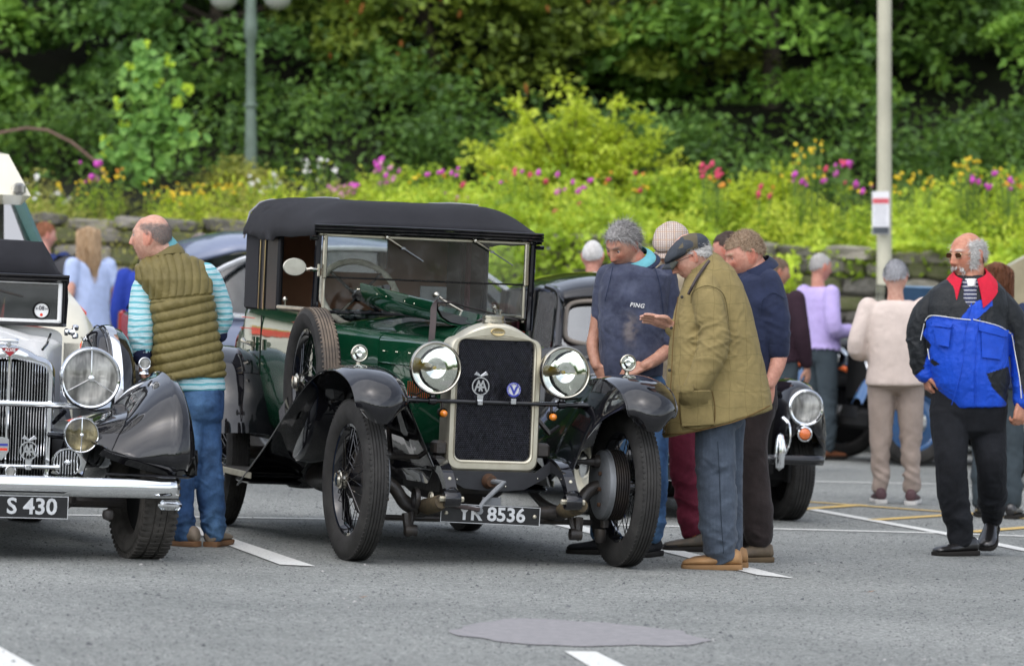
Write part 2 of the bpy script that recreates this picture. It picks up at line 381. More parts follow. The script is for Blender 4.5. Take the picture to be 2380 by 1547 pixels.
for i, (u, v, lab) in enumerate([(2025, 1376, 'small dry orange leaf lying on open tarmac below the man in blue and black'), (845, 1389, 'tiny dry brown leaf on the tarmac in front of the green car')]):
    p = gp(u, v); mb = MB(); s_ = .02
    mb.add([(-s_, 0, .002), (0, -s_*.6, .006), (s_, 0, .012), (0, s_*.7, .004)], [(0, 1, 2, 3)]); mb.grid([[(-s_, 0, .003), (s_, 0, .012)], [(-s_, .002, .003), (s_, .002, .012)]])
    o = mb.build('dry_leaf', mat('dry_leaf', (.45, .19, .06), .8)); o.location = p; tag(o, lab, 'leaf')

# ---- stone wall
M_STONE = [mat('stone_a', (.30, .275, .235), .9, col2=(.15, .14, .12), vscale=5, bump=.6, bscale=30), mat('stone_b', (.22, .205, .18), .9, col2=(.10, .095, .08), vscale=6, bump=.6, bscale=30),
           mat('stone_c', (.36, .33, .28), .9, col2=(.2, .185, .14), vscale=4, bump=.6, bscale=30), mat('stone_mossy', (.17, .16, .10), .95, col2=(.10, .12, .04), vscale=8, bump=.7, bscale=25)]
M_MORTAR = mat('mortar', (.12, .11, .095), .95, vscale=4)
WY = 48.0; WH = 1.78
wall = empty('stone_wall', Matrix.Translation((0, WY, 0)) @ ROLL, 'rough grey stone wall with uneven cap stones under the flower bank', 'wall')
mb = MB(); mb.box((0, .26, WH/2-.06), (22, .40, WH-.06)); mb.build('core', M_MORTAR, wall, smooth=False)
stone_meshes = []
for k in range(8):
    q = MB(); q.rbox((0, 0, 0), (1, 1, 1), .16); me = q.mesh('stone')
    co = get_co(me); co += .05*np.stack([vnoise(co*2.2+k*9), vnoise(co*2.2+k*9+50), vnoise(co*2.2+k*9+99)], 1)*2; set_co(me, co)
    me.polygons.foreach_set('use_smooth', [False]*len(me.polygons)); me.materials.append(M_STONE[k % 4]); stone_meshes.append(me)
rs = random.Random(5); z = 0; rows = []
while z < WH-.2:
    h = rs.uniform(.11, .2); rows.append((z, h)); z += h
nst = 0; low = MB()
for ri, (z, h) in enumerate(rows):
    x = -7.2+rs.uniform(0, .2)
    while x < 7.2:
        w = rs.uniform(.18, .5); c = (x+w/2, .05+rs.uniform(-.025, .02), z+h/2); d = (w-.02, .16, h-.018)
        if z > .85 and abs(x) < 6.3 and nst < 200:
            o = bpy.data.objects.new('stone', rs.choice(stone_meshes)); COL.objects.link(o); o.parent = wall; o.location = c; o.scale = d; o.rotation_euler = (0, rs.uniform(-.05, .05), 0); nst += 1
        else: low.rbox(c, d, .02)
        x += w
low.build('stonework', M_STONE[1], wall, smooth=False); tag(bpy.data.objects['stonework'], kind='stuff')
x = -7.2
while x < 7.2:
    w = rs.uniform(.28, .6); o = bpy.data.objects.new('cap_stone', rs.choice(stone_meshes)); COL.objects.link(o); o.parent = wall
    o.location = (x+w/2, .24, WH-.02+rs.uniform(-.02, .03)); o.scale = (w-.01, .56, rs.uniform(.1, .17)); o.rotation_euler = (0, rs.uniform(-.06, .06), 0); x += w
# ---- earth bank behind the wall, rising into the wood
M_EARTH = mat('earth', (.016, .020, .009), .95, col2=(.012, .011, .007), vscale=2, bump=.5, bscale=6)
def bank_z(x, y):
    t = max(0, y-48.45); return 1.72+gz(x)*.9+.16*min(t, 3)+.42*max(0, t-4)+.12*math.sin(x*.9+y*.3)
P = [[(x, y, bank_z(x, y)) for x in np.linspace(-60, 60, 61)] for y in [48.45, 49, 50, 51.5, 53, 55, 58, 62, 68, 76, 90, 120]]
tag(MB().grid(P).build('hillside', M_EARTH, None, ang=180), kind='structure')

# ================================================================ foliage
def m_leaf(name, cols, trans=.35, rough=.55):
    m, nt, b = _mat(name); lk = nt.links.new
    gi = node(nt, 'ShaderNodeNewGeometry'); r = node(nt, 'ShaderNodeValToRGB'); r.color_ramp.interpolation = 'LINEAR'
    e = r.color_ramp.elements; e[0].position = 0; e[0].color = c4(cols[0]); e[1].position = 1; e[1].color = c4(cols[-1])
    for i, c in enumerate(cols[1:-1]): q = e.new((i+1)/(len(cols)-1)); q.color = c4(c)
    t = node(nt, 'ShaderNodeTexCoord'); n = node(nt, 'ShaderNodeTexNoise', i_Scale=1.7, i_Detail=4)
    mm = node(nt, 'ShaderNodeMath', operation='MULTIPLY_ADD'); mm.inputs[1].default_value = .55
    m2 = node(nt, 'ShaderNodeMath', operation='MULTIPLY_ADD'); m2.inputs[1].default_value = 2.6; m2.inputs[2].default_value = -1.05
    lk(t.outputs['Object'], n.inputs[0]); lk(n.outputs[0], m2.inputs[0]); lk(gi.outputs['Random Per Island'], mm.inputs[0]); lk(m2.outputs[0], mm.inputs[2]); lk(mm.outputs[0], r.inputs[0])
    lk(r.outputs[0], b.inputs['Base Color']); b.inputs['Roughness'].default_value = rough; b.inputs['Specular IOR Level'].default_value = .35
    tl = node(nt, 'ShaderNodeBsdfTranslucent'); mix = node(nt, 'ShaderNodeMixShader'); mix.inputs[0].default_value = trans
    hsn = node(nt, 'ShaderNodeHueSaturation'); hsn.inputs['Value'].default_value = 1.5; hsn.inputs['Hue'].default_value = .485; lk(r.outputs[0], hsn.inputs['Color']); lk(hsn.outputs[0], tl.inputs[0])
    o = nt.nodes['Material Output']; lk(b.outputs[0], mix.inputs[1]); lk(tl.outputs[0], mix.inputs[2]); lk(mix.outputs[0], o.inputs[0])
    return m
def leaf_mesh(name, P, size, aspect=.55, up=None, jitter=1.0, sizevar=.35, seed=0, N=None):
    """one small leaf blade at each of the points P; N gives a preferred facing"""
    r_ = np.random.default_rng(seed); n = len(P)
    d = r_.normal(size=(n, 3)); d[:, 2] -= .25; d /= np.linalg.norm(d, axis=1)[:, None]
    nn = r_.normal(size=(n, 3))*jitter*.75
    nn = nn+(N if N is not None else np.array([0, -.15, .9])); s_ = np.cross(nn, d); s_ /= (np.linalg.norm(s_, axis=1)[:, None]+1e-9)
    d = np.cross(s_, nn); d /= (np.linalg.norm(d, axis=1)[:, None]+1e-9)
    L_ = (size*(1+sizevar*r_.uniform(-1, 1, n)))[:, None]
    a = P-d*L_*.5; b = P+s_*L_*aspect*.5; c = P+d*L_*.5; e = P-s_*L_*aspect*.5
    v = np.stack([a, b, c, e], 1).reshape(-1, 3); f = np.arange(4*n).reshape(n, 4)
    return np_mesh(name, v, f)
def spray_points(n, c, rad, clumps=80, crad=.4, flat=.35, front=-1.2, seed=0, shell=.75, hmin=None):
    """leaf positions in drooping sprays over the outer part of an ellipsoid crown"""
    r_ = np.random.default_rng(seed); c = np.array(c); rad = np.array(rad, float)
    D = r_.normal(size=(clumps*4, 3)); D /= np.linalg.norm(D, axis=1)[:, None]; D = D[D[:, 1] < -front-.0] if front < 0 else D[D[:, 1] < front]
    D = D[:clumps]; k = len(D); rr = shell+(1-shell)*r_.random(k)**.6*1.15; CC = c+D*rad*rr[:, None]
    idx = r_.integers(0, k, n); u = r_.normal(size=(n, 3)); u /= np.linalg.norm(u, axis=1)[:, None]; u *= (r_.random(n)**.4)[:, None]
    sz = (crad*(.55+.9*r_.random(k)))[idx][:, None]
    off = u*sz; off[:, 2] *= flat
    out = D[idx]; off[:, 2] -= .45*(off[:, 0]*out[:, 0]+off[:, 1]*out[:, 1])  # sprays droop outwards
    return CC[idx]+off, CC
M_BARK = mat('bark', (.075, .06, .045), .9, col2=(.035, .03, .022), vscale=12, bump=.8, bscale=20)
def tree(label, x, y, ch, rad, n, lsize, m, seed, group=None, clumps=90, crad=.45, trunk=.14, flat=.35, front=.75, cat='tree', name='broadleaf_tree', jitter=1.0, extra=None, shell=.7):
    z0 = bank_z(x, y)-.1; root = empty(name, Matrix.Translation((x, y, z0)), label, cat, group)
    top = ch-z0
    P_, CC = spray_points(int(n*1.3), (0, 0, top), rad, int(clumps*1.15), crad*1.15, flat, front, seed, shell)
    keep = P_[:, 2] > .05; P_ = P_[keep]
    link('crown', leaf_mesh('crown', P_, lsize, jitter=jitter, seed=seed), m, root, smooth=False)
    mb = MB(); rr = random.Random(seed)
    mb.tube([(0, 0, -.2), (.03, 0, top*.3), (.05*rr.uniform(-1, 1), 0, top*.7), (0, 0, top+rad[2]*.5)], [trunk, trunk*.8, trunk*.55, trunk*.15], 10)
    for k in range(14):
        q = Vector(CC[rr.randrange(len(CC))]); s0 = Vector((0, 0, max(.4, min(q.z*.75, top))))
        mb.tube([s0, (s0+q)*.5+Vector((0, 0, .15)), q], [trunk*.35, trunk*.2, trunk*.07], 6)
    mb.build('trunk', M_BARK, root)
    if extra: extra(root, P_, seed)
    return root
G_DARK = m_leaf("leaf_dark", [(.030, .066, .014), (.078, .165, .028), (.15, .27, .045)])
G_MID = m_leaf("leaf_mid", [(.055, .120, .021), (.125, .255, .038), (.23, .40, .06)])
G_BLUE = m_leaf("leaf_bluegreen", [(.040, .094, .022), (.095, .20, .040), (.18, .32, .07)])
G_OLIVE = m_leaf("leaf_olive", [(.072, .112, .018), (.16, .23, .032), (.28, .36, .05)])
G_LIME = m_leaf("leaf_lime", [(.27, .36, .03), (.44, .54, .045), (.60, .68, .09)], .45)
G_LIME2 = m_leaf("leaf_lime_green", [(.16, .25, .022), (.34, .48, .040), (.54, .66, .08)], .42)
G_WEED = m_leaf("leaf_weed", [(.14, .17, .03), (.28, .31, .055), (.45, .43, .10)], .35)
G_YOUNG = m_leaf('leaf_young', [(.10, .22, .04), (.18, .35, .07), (.28, .46, .09)], .35)
M_SEED = mat('seed_head', (.34, .13, .035), .8, col2=(.22, .08, .02))
def seed_heads(k, sc_=1.0):
    def f(root, P_, seed):
        r_ = np.random.default_rng(seed+77); sel = P_[P_[:, 1] < np.quantile(P_[:, 1], .4)]; sel = sel[r_.integers(0, len(sel), k)]
        mb = MB()
        for p in sel:
            h = r_.uniform(.08, .17)*sc_
            mb.lathe([(0, h/2), (.018, h*.3), (.024, 0), (.016, -h*.35), (0, -h/2)], p+np.array([0, -.05, 0]), (r_.uniform(-.3, .3), r_.uniform(-.3, .3), 1), 5)
        tag(mb.build('seed_heads', M_SEED, root, smooth=False), kind='stuff')
    return f
W = 'trees of the dark wood behind the flower bank'
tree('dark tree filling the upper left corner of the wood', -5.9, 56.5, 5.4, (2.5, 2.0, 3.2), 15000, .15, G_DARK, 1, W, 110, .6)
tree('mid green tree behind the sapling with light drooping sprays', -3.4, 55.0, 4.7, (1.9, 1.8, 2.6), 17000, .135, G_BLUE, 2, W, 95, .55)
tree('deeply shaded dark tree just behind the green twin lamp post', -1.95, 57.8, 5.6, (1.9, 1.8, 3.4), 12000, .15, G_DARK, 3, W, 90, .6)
tree('olive tree dotted with orange seed heads above the green car', -.95, 55.2, 4.9, (1.45, 1.6, 2.3), 17000, .11, G_OLIVE, 4, W, 85, .5, extra=seed_heads(46))
tree('wide olive green tree with few orange seed heads, mid wood', 1.0, 56.2, 4.9, (1.8, 1.8, 2.8), 18000, .12, G_OLIVE, 5, W, 95, .5, extra=seed_heads(22))
tree('broad green beech behind the lime bush, left of the tall pole', 2.95, 55.4, 4.8, (1.75, 1.8, 3.0), 18000, .135, G_MID, 6, W, 95, .55)
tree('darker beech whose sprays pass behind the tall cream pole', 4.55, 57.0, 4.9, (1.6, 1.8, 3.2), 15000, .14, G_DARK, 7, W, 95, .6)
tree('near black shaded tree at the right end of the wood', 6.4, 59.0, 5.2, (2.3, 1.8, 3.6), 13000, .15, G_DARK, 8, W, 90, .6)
tree('light leaved branch tips reaching in at the right edge, top', 6.55, 54.2, 4.15, (1.05, .8, 1.1), 2600, .13, G_MID, 9, W, 26, .36, shell=.5)
tree('small bright tree at the far left edge above the motorhome', -6.15, 54.0, 3.9, (.85, .8, .9), 3000, .13, G_MID, 10, W, 30, .36, shell=.5)
for i, (x, y, h, m, lab) in enumerate([(-8.7, 57, 5.4, G_MID, 'mid green tree just outside the left end of the wood'), (8.9, 57, 5.4, G_MID, 'mid green tree just outside the right end of the wood')]):
    tree(lab, x, y, h, (2.2, 1.9, 3.2), 7000, .22, m, 20+i, W, 80, .6)
# the taller crowns rising behind them
for i in range(6):
    x = -10+i*4.1; y = 64+(i % 2)*2
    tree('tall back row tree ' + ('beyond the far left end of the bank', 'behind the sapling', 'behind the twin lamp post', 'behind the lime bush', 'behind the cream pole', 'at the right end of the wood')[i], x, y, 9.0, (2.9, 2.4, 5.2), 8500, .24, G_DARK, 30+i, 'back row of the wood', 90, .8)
# low shrub layer at the foot of the wood
r_ = np.random.default_rng(11)
P_ = []
for k in range(150):
    x = r_.uniform(-7.5, 7.5); y = r_.uniform(51.6, 54.0); z = bank_z(x, y)+r_.uniform(.05, .95)*(1.0 if x < 2 else .8)
    q = r_.normal(size=(150, 3))*[.28, .22, .13]; P_.append(q+[x, y, z])
P_ = np.concatenate(P_)
tag(link('undergrowth', leaf_mesh('undergrowth', P_, .10, seed=12), G_DARK, None, smooth=False), 'dark green undergrowth between the flower bank and the wood', 'undergrowth', kind='stuff')
# ---- growth on the bank and over the wall
def bed(name, n, xs, ys, topf, m, size, seed, low=0.0, label='', cat='', aspect=.5, jit=1.3):
    r_ = np.random.default_rng(seed); x = r_.uniform(xs[0], xs[1], n); y = r_.uniform(ys[0], ys[1], n)
    cl = fnoise(np.stack([x*2.3, y*2.0, x*0+seed], 1), 2)
    h = np.array([topf(a) for a in x])*(.75+.5*cl); bz = np.array([bank_z(a, max(b, 48.5)) for a, b in zip(x, y)])
    ky = fnoise(np.stack([x*3.1+9, y*2.0, x*0+seed*2], 1), 2); h = h*np.where(ky < -.25, .45, 1.0); z = bz-low+(h+low)*(1-(1-r_.random(n))**1.0*1.0)*1.0
    f = (y-ys[0])/(ys[1]-ys[0]); z = np.where(f < .12, np.minimum(z, bz+h*.7), z)
    P_ = np.stack([x, y, z], 1)+r_.normal(size=(n, 3))*.02
    return tag(link(name, leaf_mesh(name, P_, size, aspect, seed=seed, jitter=jit), m, None, smooth=False), label, cat, kind='stuff')
bed('weeds', 26000, (-7.5, -1.2), (47.86, 50.2), lambda x: .36+.12*math.sin(x*2.1), G_WEED, .065, 41, .30, 'dry yellow green weeds and grasses on the bank, left of the green car', 'weeds', .28)
bed('wildflower_leaves', 34000, (-1.6, 7.5), (47.9, 50.4), lambda x: .50+.10*math.sin(x*1.7), G_LIME2, .075, 42, .10, 'bright green leaves of the wildflower bank above the wall', 'leaves')
bed('pale_leaves', 9000, (-3.6, 7.5), (48.0, 50.0), lambda x: .52+.14*math.sin(x*2.7+1), G_LIME, .07, 43, -.1, 'pale lime leaf tips standing out of the wildflower bank', 'leaves')
# creeper hanging over the face of the wall
r_ = np.random.default_rng(44); P_ = []
def hang(x):   # how far down the face the creeper comes
    if x < -1.6: return 0
    if x < -.5: return .45
    if x < 2.85: return 1.25+.25*math.sin(2.1*x)
    if x < 4.5: return .06+.05*math.sin(9*x)
    return .38+.28*math.sin(4.3*x)
for k in range(30000):
    x = r_.uniform(-7.3, 7.3); h = hang(x); t = r_.random()**.8
    if h <= 0 or r_.random() > h/1.3+.1: continue
    z = WH+.12-t*h; P_.append((x, WY-.06-.16*math.sin(math.pi*min(1, t*1.1))*r_.random()-.04*r_.random(), z+gz(x)))
P_ = np.array(P_); P_[:, 0] += .08*vnoise(P_*3); q_ = fnoise(P_*[2.6, 1, 3.4], 2); P_[:, 1] -= .20*np.clip(q_+.2, 0, 1); P_ = P_[q_ > -.42]
tag(link('creeper', leaf_mesh('creeper', P_, .085, .75, seed=45, N=np.array([0, -.7, .6])), G_LIME2, None, smooth=False), 'yellow green creeper hanging down over the stone wall', 'creeper', kind='stuff')
P2 = P_[(vnoise(P_*1.3+5) > .28)]+[0, -.05, .02]
tag(link('creeper_tips', leaf_mesh('creeper_tips', P2, .08, .7, seed=46, N=np.array([0, -.5, .8])), G_LIME, None, smooth=False), 'brightest young tips of the creeper on the wall', 'creeper', kind='stuff')

# ---- lime bush, sapling, bramble
def bush(label, u, v0, v1, d, wpx, n, lsize, m, seed, branches=16, cat='bush', name='bush', cr=.17):
    base = pt(u, v0, d); root = empty(name, Matrix.Translation((base.x, d, bank_z(base.x, d))), label, cat)
    rr = random.Random(seed); H_ = pt(u, v1, d).z-bank_z(base.x, d); Wd = wpx/FPX*d/2; mb = MB(); P_ = []; r_ = np.random.default_rng(seed)
    for k in range(branches):
        a = (k+.5)/branches*2-1; dx = a*Wd*rr.uniform(.75, 1.05); hh = H_*(1-.55*abs(a)**1.5)*rr.uniform(.55, 1.05); dy = rr.uniform(-.5, .5)
        tip = Vector((dx, dy, hh)); mid = Vector((dx*.4, dy*.4, hh*.55))
        mb.tube([(0, 0, -.05), mid, tip], [.022, .014, .005], 6)
        for q in range(13):
            t = .28+.72*q/12; c = (mid*(2*(1-t))+tip*(2*t-1)) if t > .5 else mid*(2*t)
            c = c+Vector((rr.uniform(-1, 1), rr.uniform(-1, 1), rr.uniform(-.5, .7)))*.17*(1.2-t*.6)
            pts_ = r_.normal(size=(n//(branches*13), 3))*[cr*.55, cr*.55, cr*.28]; P_.append(pts_+np.array(c))
    P_ = np.concatenate(P_); link('foliage', leaf_mesh('foliage', P_, lsize, .6, seed=seed, jitter=1.1), m, root, smooth=False); mb.build('stems', M_BARK, root)
    return root
bush('big lime green bush standing on the bank behind the stooping men', 1330, 470, 182, 50.6, 560, 8200, .075, G_LIME, 51, 26, cr=.13)
bush('low lime bush on the bank just right of the big lime bush', 1560, 480, 365, 50.2, 260, 2600, .07, G_LIME2, 52, 9)
bush('lime shrub among yellow ragwort left of the cream pole', 1790, 480, 395, 50.0, 330, 3200, .07, G_LIME, 53, 10)
bush('rusty tinged weed clump at the foot of the twin lamp post', 560, 470, 375, 50.6, 200, 2200, .06, G_WEED, 54, 9)
# sapling with large round leaves, pale young tips
bx = pt(350, 430, 50.2); sap = empty('sapling', Matrix.Translation((bx.x, 50.2, bank_z(bx.x, 50.2))), 'young sapling with large round leaves and pale green tips, left of lamp post', 'tree')
SH = pt(350, 78, 50.2).z-bank_z(bx.x, 50.2); mb = MB(); big = []; tips = []; rr = random.Random(61)
mb.tube([(0, 0, -.05), (.02, 0, SH*.4), (-.06, 0, SH*.7), (-.13, 0, SH)], [.02, .015, .01, .004], 7)
sh_u = [(-105, 330, .0), (105, 325, 0), (-75, 250, 0), (60, 250, 0), (88, 215, 0), (-45, 170, 0), (45, 150, 0), (-15, 115, 0), (-105, 360, .1), (75, 300, .1), (-60, 300, .1), (20, 205, 0), (-25, 200, .0), (40, 290, 0)]
for dx, dv, dy in sh_u:
    t = Vector((dx/FPX*50.2, dy, (430-dv)/FPX*50.2+bx.z-sap.location.z+.02)); s0 = Vector((0, 0, max(.15, t.z*.62)))
    mb.tube([s0, (s0+t)*.5+Vector((0, 0, -.04)), t], [.009, .006, .003], 5)
    for k in range(26):
        f = rr.uniform(.15, 1); c = s0.lerp(t, f)+Vector((rr.uniform(-1, 1), rr.uniform(-1, 1), rr.uniform(-1, .8)))*.13; big.append(c)
    for k in range(7): tips.append(t+Vector((rr.uniform(-1, 1)*.045, rr.uniform(-1, 1)*.04, rr.uniform(-.04, .07))))
for k in range(150):
    f = rr.uniform(.12, .97); big.append(Vector((-.13*f*f+rr.uniform(-1, 1)*.16*(1.1-f)+rr.uniform(-.05, .05), rr.uniform(-.15, .15), SH*f)))
for k in range(12): tips.append(Vector((-.13+rr.uniform(-.035, .035), 0, SH*rr.uniform(.93, 1.01))))
mb.build('trunk', M_BARK, sap)
# large leaves are parts of their own
hexl = MB(); hexl.add([(0, -.5, 0), (.42, -.12, .05), (.38, .3, .04), (0, .55, -.05), (-.38, .3, .04), (-.42, -.12, .05), (0, 0, -.03)], [(0, 1, 6), (1, 2, 6), (2, 3, 6), (3, 4, 6), (4, 5, 6), (5, 0, 6)])
lm = hexl.mesh('leaf'); lm.materials.append(m_leaf('sapling_leaf', [(.09, .21, .04), (.17, .35, .075), (.25, .44, .10)], .35))
lt = hexl.mesh('leaf'); lt.materials.append(m_leaf('sapling_tip', [(.42, .58, .04), (.58, .72, .07)], .5))
rr.shuffle(big)
for k, c in enumerate(big[:200]+tips[:90]):
    o = bpy.data.objects.new('leaf', lm if k < 200 else lt); COL.objects.link(o); o.parent = sap; o.location = c
    s_ = rr.uniform(.10, .15) if k < 200 else rr.uniform(.055, .085); o.scale = (s_, s_, s_); o.rotation_euler = (rr.uniform(.4, 1.6), rr.uniform(-.6, .6), rr.uniform(-1, 1))
if len(big) > 200:
    tag(link('small_leaves', leaf_mesh('small_leaves', np.array([tuple(q) for q in big[200:]]), .11, .8, seed=62, N=np.array([0, -.6, .6])), G_YOUNG, sap, smooth=False), kind='stuff')
mb = MB(); mb.tube([pt(-60, 330, 49.5), pt(0, 309, 49.5), pt(60, 298, 49.5), pt(110, 303, 49.5), pt(165, 330, 49.5), pt(215, 370, 49.5), pt(245, 410, 49.5)], .017, 7)
tag(mb.build('bramble_stem', mat('bramble', (.17, .11, .085), .8)), 'bare brown stem arching over the bank at the far left', 'branch')

# ---- flowering plants (each with its own stems, leaves and blooms)
def bloom_mesh(col, r, kind):
    mb = MB()
    if kind == 'daisy':
        n = 9
        for k in range(n):
            a = 2*math.pi*k/n; b_ = a+.28; c_ = a-.28
            mb.add([(0, 0, 0), (r*.7*math.cos(c_), r*.7*math.sin(c_), r*.15), (r*math.cos(a), r*math.sin(a), r*.1), (r*.7*math.cos(b_), r*.7*math.sin(b_), r*.15)], [(0, 1, 2, 3)])
    elif kind == 'spire': mb.lathe([(0, -r*1.4), (r*.8, -r*.9), (r, 0), (r*.6, r), (0, r*1.6)], n=6)
    else: mb.lathe([(0, -r*.5), (r*.8, -r*.25), (r, .1*r), (r*.5, r*.45), (0, r*.5)], n=7)
    me = mb.mesh('bloom'); me.materials.append(col); return me
FL = {'yellow': (mat('petal_yellow', (.80, .55, .02), .6), .028, 'dome'), 'white': (mat('petal_white', (.82, .80, .76), .6), .035, 'daisy'), 'magenta': (mat('petal_magenta', (.55, .06, .42), .6), .032, 'spire'),
      'red': (mat('petal_red', (.60, .05, .12), .6), .032, 'spire'), 'orange': (mat('petal_orange', (.75, .30, .03), .6), .03, 'dome'), 'pink': (mat('petal_pink', (.62, .25, .42), .6), .028, 'spire')}
BM = {k: bloom_mesh(*v) for k, v in FL.items()}
M_STEM = mat('stem', (.12, .2, .04), .7)
def flower_plant(u, v, n, wpx, hpx, c, label, seed, d=49.0, leaves=160):
    rr = random.Random(seed); q = pt(u, v, d); z0 = bank_z(q.x, d); root = empty('flowering_plant', Matrix.Translation((q.x, d, z0)), label, 'flowers', 'flowering plants on the bank')
    mb = MB(); k_ = d/FPX; P_ = []
    for i in range(int(n*1.4)):
        x = rr.uniform(-.5, .5)*wpx*k_; z = q.z-z0+rr.uniform(-.5, .5)*hpx*k_; y = rr.uniform(-.15, .15)
        o = bpy.data.objects.new('bloom', BM[c if not isinstance(c, tuple) else rr.choice(c)]); COL.objects.link(o); o.parent = root; o.location = (x, y, z); s_ = rr.uniform(.5, 1.0); o.scale = (s_, s_, s_)
        o.rotation_euler = (rr.uniform(.2, 1.4), rr.uniform(-.4, .4), rr.uniform(0, 3))
        b_ = Vector((x*.35, y*.3, -.05)); mb.tube([b_, Vector((x*.7, y*.6, z*.55)), (x, y, z)], .0035, 4)
        for t in range(leaves//n): f = rr.uniform(.1, .8); P_.append((x*(.35+.65*f)+rr.gauss(0, .03), y+rr.gauss(0, .03), z*f))
    mb.build('stems', M_STEM, root); link('foliage', leaf_mesh('foliage', np.array(P_), .06, .3, seed=seed), G_LIME2, root, smooth=False)
fl = [(70, 422, 5, 60, 30, 'white', 'white daisies with one deep bloom at the left end of the bank'), (210, 400, 7, 60, 50, 'magenta', 'tall magenta flower spikes on the bank left of the sapling'), (170, 440, 9, 80, 40, 'yellow', 'low yellow flowers under the magenta spikes at the left'),
      (262, 412, 8, 50, 40, ('yellow', 'orange'), 'yellow and orange flowers just left of the sapling trunk'), (375, 445, 12, 80, 50, 'yellow', 'yellow flowers at the foot of the sapling'), (450, 452, 10, 70, 60, 'yellow', 'yellow flowers between sapling and twin lamp post'),
      (120, 462, 8, 90, 30, 'white', 'small white flowers low on the left bank'), (540, 440, 10, 90, 26, 'yellow', 'yellow flowers in front of the twin lamp post'), (590, 425, 5, 30, 50, 'white', 'white daisies at the foot of the twin lamp post'),
      (635, 420, 9, 50, 40, 'white', 'cluster of white daisies right of the twin lamp post'), (745, 405, 16, 90, 70, 'white', 'large cluster of white daisies above the black hood'), (790, 445, 9, 60, 26, 'pink', 'pink and white flowers right behind the black hood'), (820, 440, 5, 24, 26, 'magenta', 'single strong magenta clump above the black hood'),
      (900, 400, 10, 60, 60, ('magenta', 'pink'), 'tall magenta spikes between daisies and lime bush'), (960, 400, 4, 30, 60, 'yellow', 'two or three yellow blooms left of the lime bush'), (1030, 400, 7, 80, 26, ('magenta', 'orange'), 'orange and magenta flowers at the left foot of the lime bush'),
      (1200, 405, 9, 160, 40, ('magenta', 'red', 'yellow'), 'mixed magenta and yellow flowers in front of the lime bush'), (1335, 425, 5, 90, 50, 'magenta', 'magenta blooms low in front of the lime bush'), (1445, 425, 8, 120, 50, ('red', 'yellow', 'orange'), 'scattered red and yellow blooms at the right foot of the lime bush'),
      (1650, 393, 9, 60, 36, 'red', 'crimson flowers standing clear right of the lime bush'), (1680, 425, 6, 60, 26, ('orange', 'yellow'), 'orange yellow flowers below the crimson ones'), (1880, 370, 16, 70, 90, 'yellow', 'tallest yellow ragwort, left of the cream pole'),
      (1845, 412, 8, 60, 40, ('magenta', 'yellow'), 'magenta flowers at the foot of the tall ragwort'), (1945, 400, 9, 70, 50, ('magenta', 'red'), 'magenta and crimson blooms left of the cream pole'), (2000, 430, 7, 50, 40, ('yellow', 'magenta'), 'yellow and magenta flowers touching the cream pole'),
      (2125, 425, 16, 100, 50, 'yellow', 'wide yellow flower clump right of the cream pole'), (2245, 400, 20, 70, 70, 'yellow', 'dense tall yellow clump above the bald walking man'), (2280, 425, 7, 60, 40, 'magenta', 'magenta flowers beside the dense yellow clump'), (2345, 415, 14, 70, 50, ('yellow', 'magenta', 'orange'), 'mixed yellow and magenta flowers at the right edge'),
      (1760, 445, 5, 90, 40, ('orange', 'red'), 'few orange blooms low on the bank right of centre'), (1060, 455, 6, 130, 50, ('red', 'pink'), 'faint red blooms in the greenery above the black hood'), (1290, 500, 6, 140, 60, ('red', 'yellow'), 'scattered red and yellow blooms right of the black hood')]
for i, (u, v, n, w, h, c, lab) in enumerate(fl): flower_plant(u, v, n, w, h, c, lab, 100+i)

# ---- twin globe lamp post and the cream pole with its parking sign
M_GREEN_IRON = mat('green_painted_iron', (.14, .19, .15), .5, var=.15)
px_ = pt(583, 400, 51.4); z0 = bank_z(px_.x, 51.4)
lp = empty('street_lamp', Matrix.Translation((px_.x, 51.4, z0)), 'slim green lamp post with two pale globes on the bank', 'lamp post')
zz = lambda v: pt(583, v, 51.4).z-z0
mb = MB(); mb.lathe([(.07, -.1), (.065, .5), (.052, zz(250)), (.075, zz(248)), (.078, zz(243)), (.052, zz(240)), (.05, zz(95)), (.068, zz(90)), (.072, zz(60)), (.066, zz(45)), (.06, zz(0)), (.055, zz(-60)), (.03, zz(-70)), (0, zz(-75))], n=16)
mb.tube([(-.01, 0, zz(-20)), (-.14, 0, zz(-70)), (-.26, 0, zz(-60))], .02, 7); mb.tube([(.01, 0, zz(-20)), (.14, 0, zz(-70)), (.26, 0, zz(-60))], .02, 7); mb.build('post', M_GREEN_IRON, lp)
for sx in (-1, 1):
    mb = MB(); c = (sx*.285, 0, zz(-12)); mb.lathe([(0, -.17), (.07, -.155), (.13, -.1), (.165, 0), (.14, .09), (.09, .14), (0, .17)], c, n=20); o = mb.build('lamp_globe', mat('globe', (.36, .37, .33), .35, var=.05), lp)
    mb = MB(); mb.lathe([(.172, -.012), (.18, 0), (.172, .012)], c, n=20); mb.build('rim', M_GREEN_IRON, o)
M_CREAM = mat('cream_painted_steel', (.46, .44, .33), .5, var=.1, vscale=2)
px_ = pt(2055, 600, 46.8)
pole = empty('lighting_pole', Matrix.Translation((px_.x, 46.8, gz(px_.x))), 'tall cream steel pole in front of the wall carrying a parking sign', 'pole')
mb = MB(); mb.lathe([(.10, 0), (.10, 1.25), (.095, 1.28), (.074, 1.34), (.070, 3.2), (.066, 6.5), (.03, 6.6), (0, 6.6)], n=20); mb.build('post', M_CREAM, pole)
mb = MB(); mb.rbox((0, -.112, .55), (.07, .02, .4), .005); mb.build('hatch', M_CREAM, pole)
sg = empty('parking_sign', Matrix.Translation(pt(2047, 495, 46.66)), 'small white notice with red heading fixed to the cream pole', 'sign')
k_ = 46.66/FPX
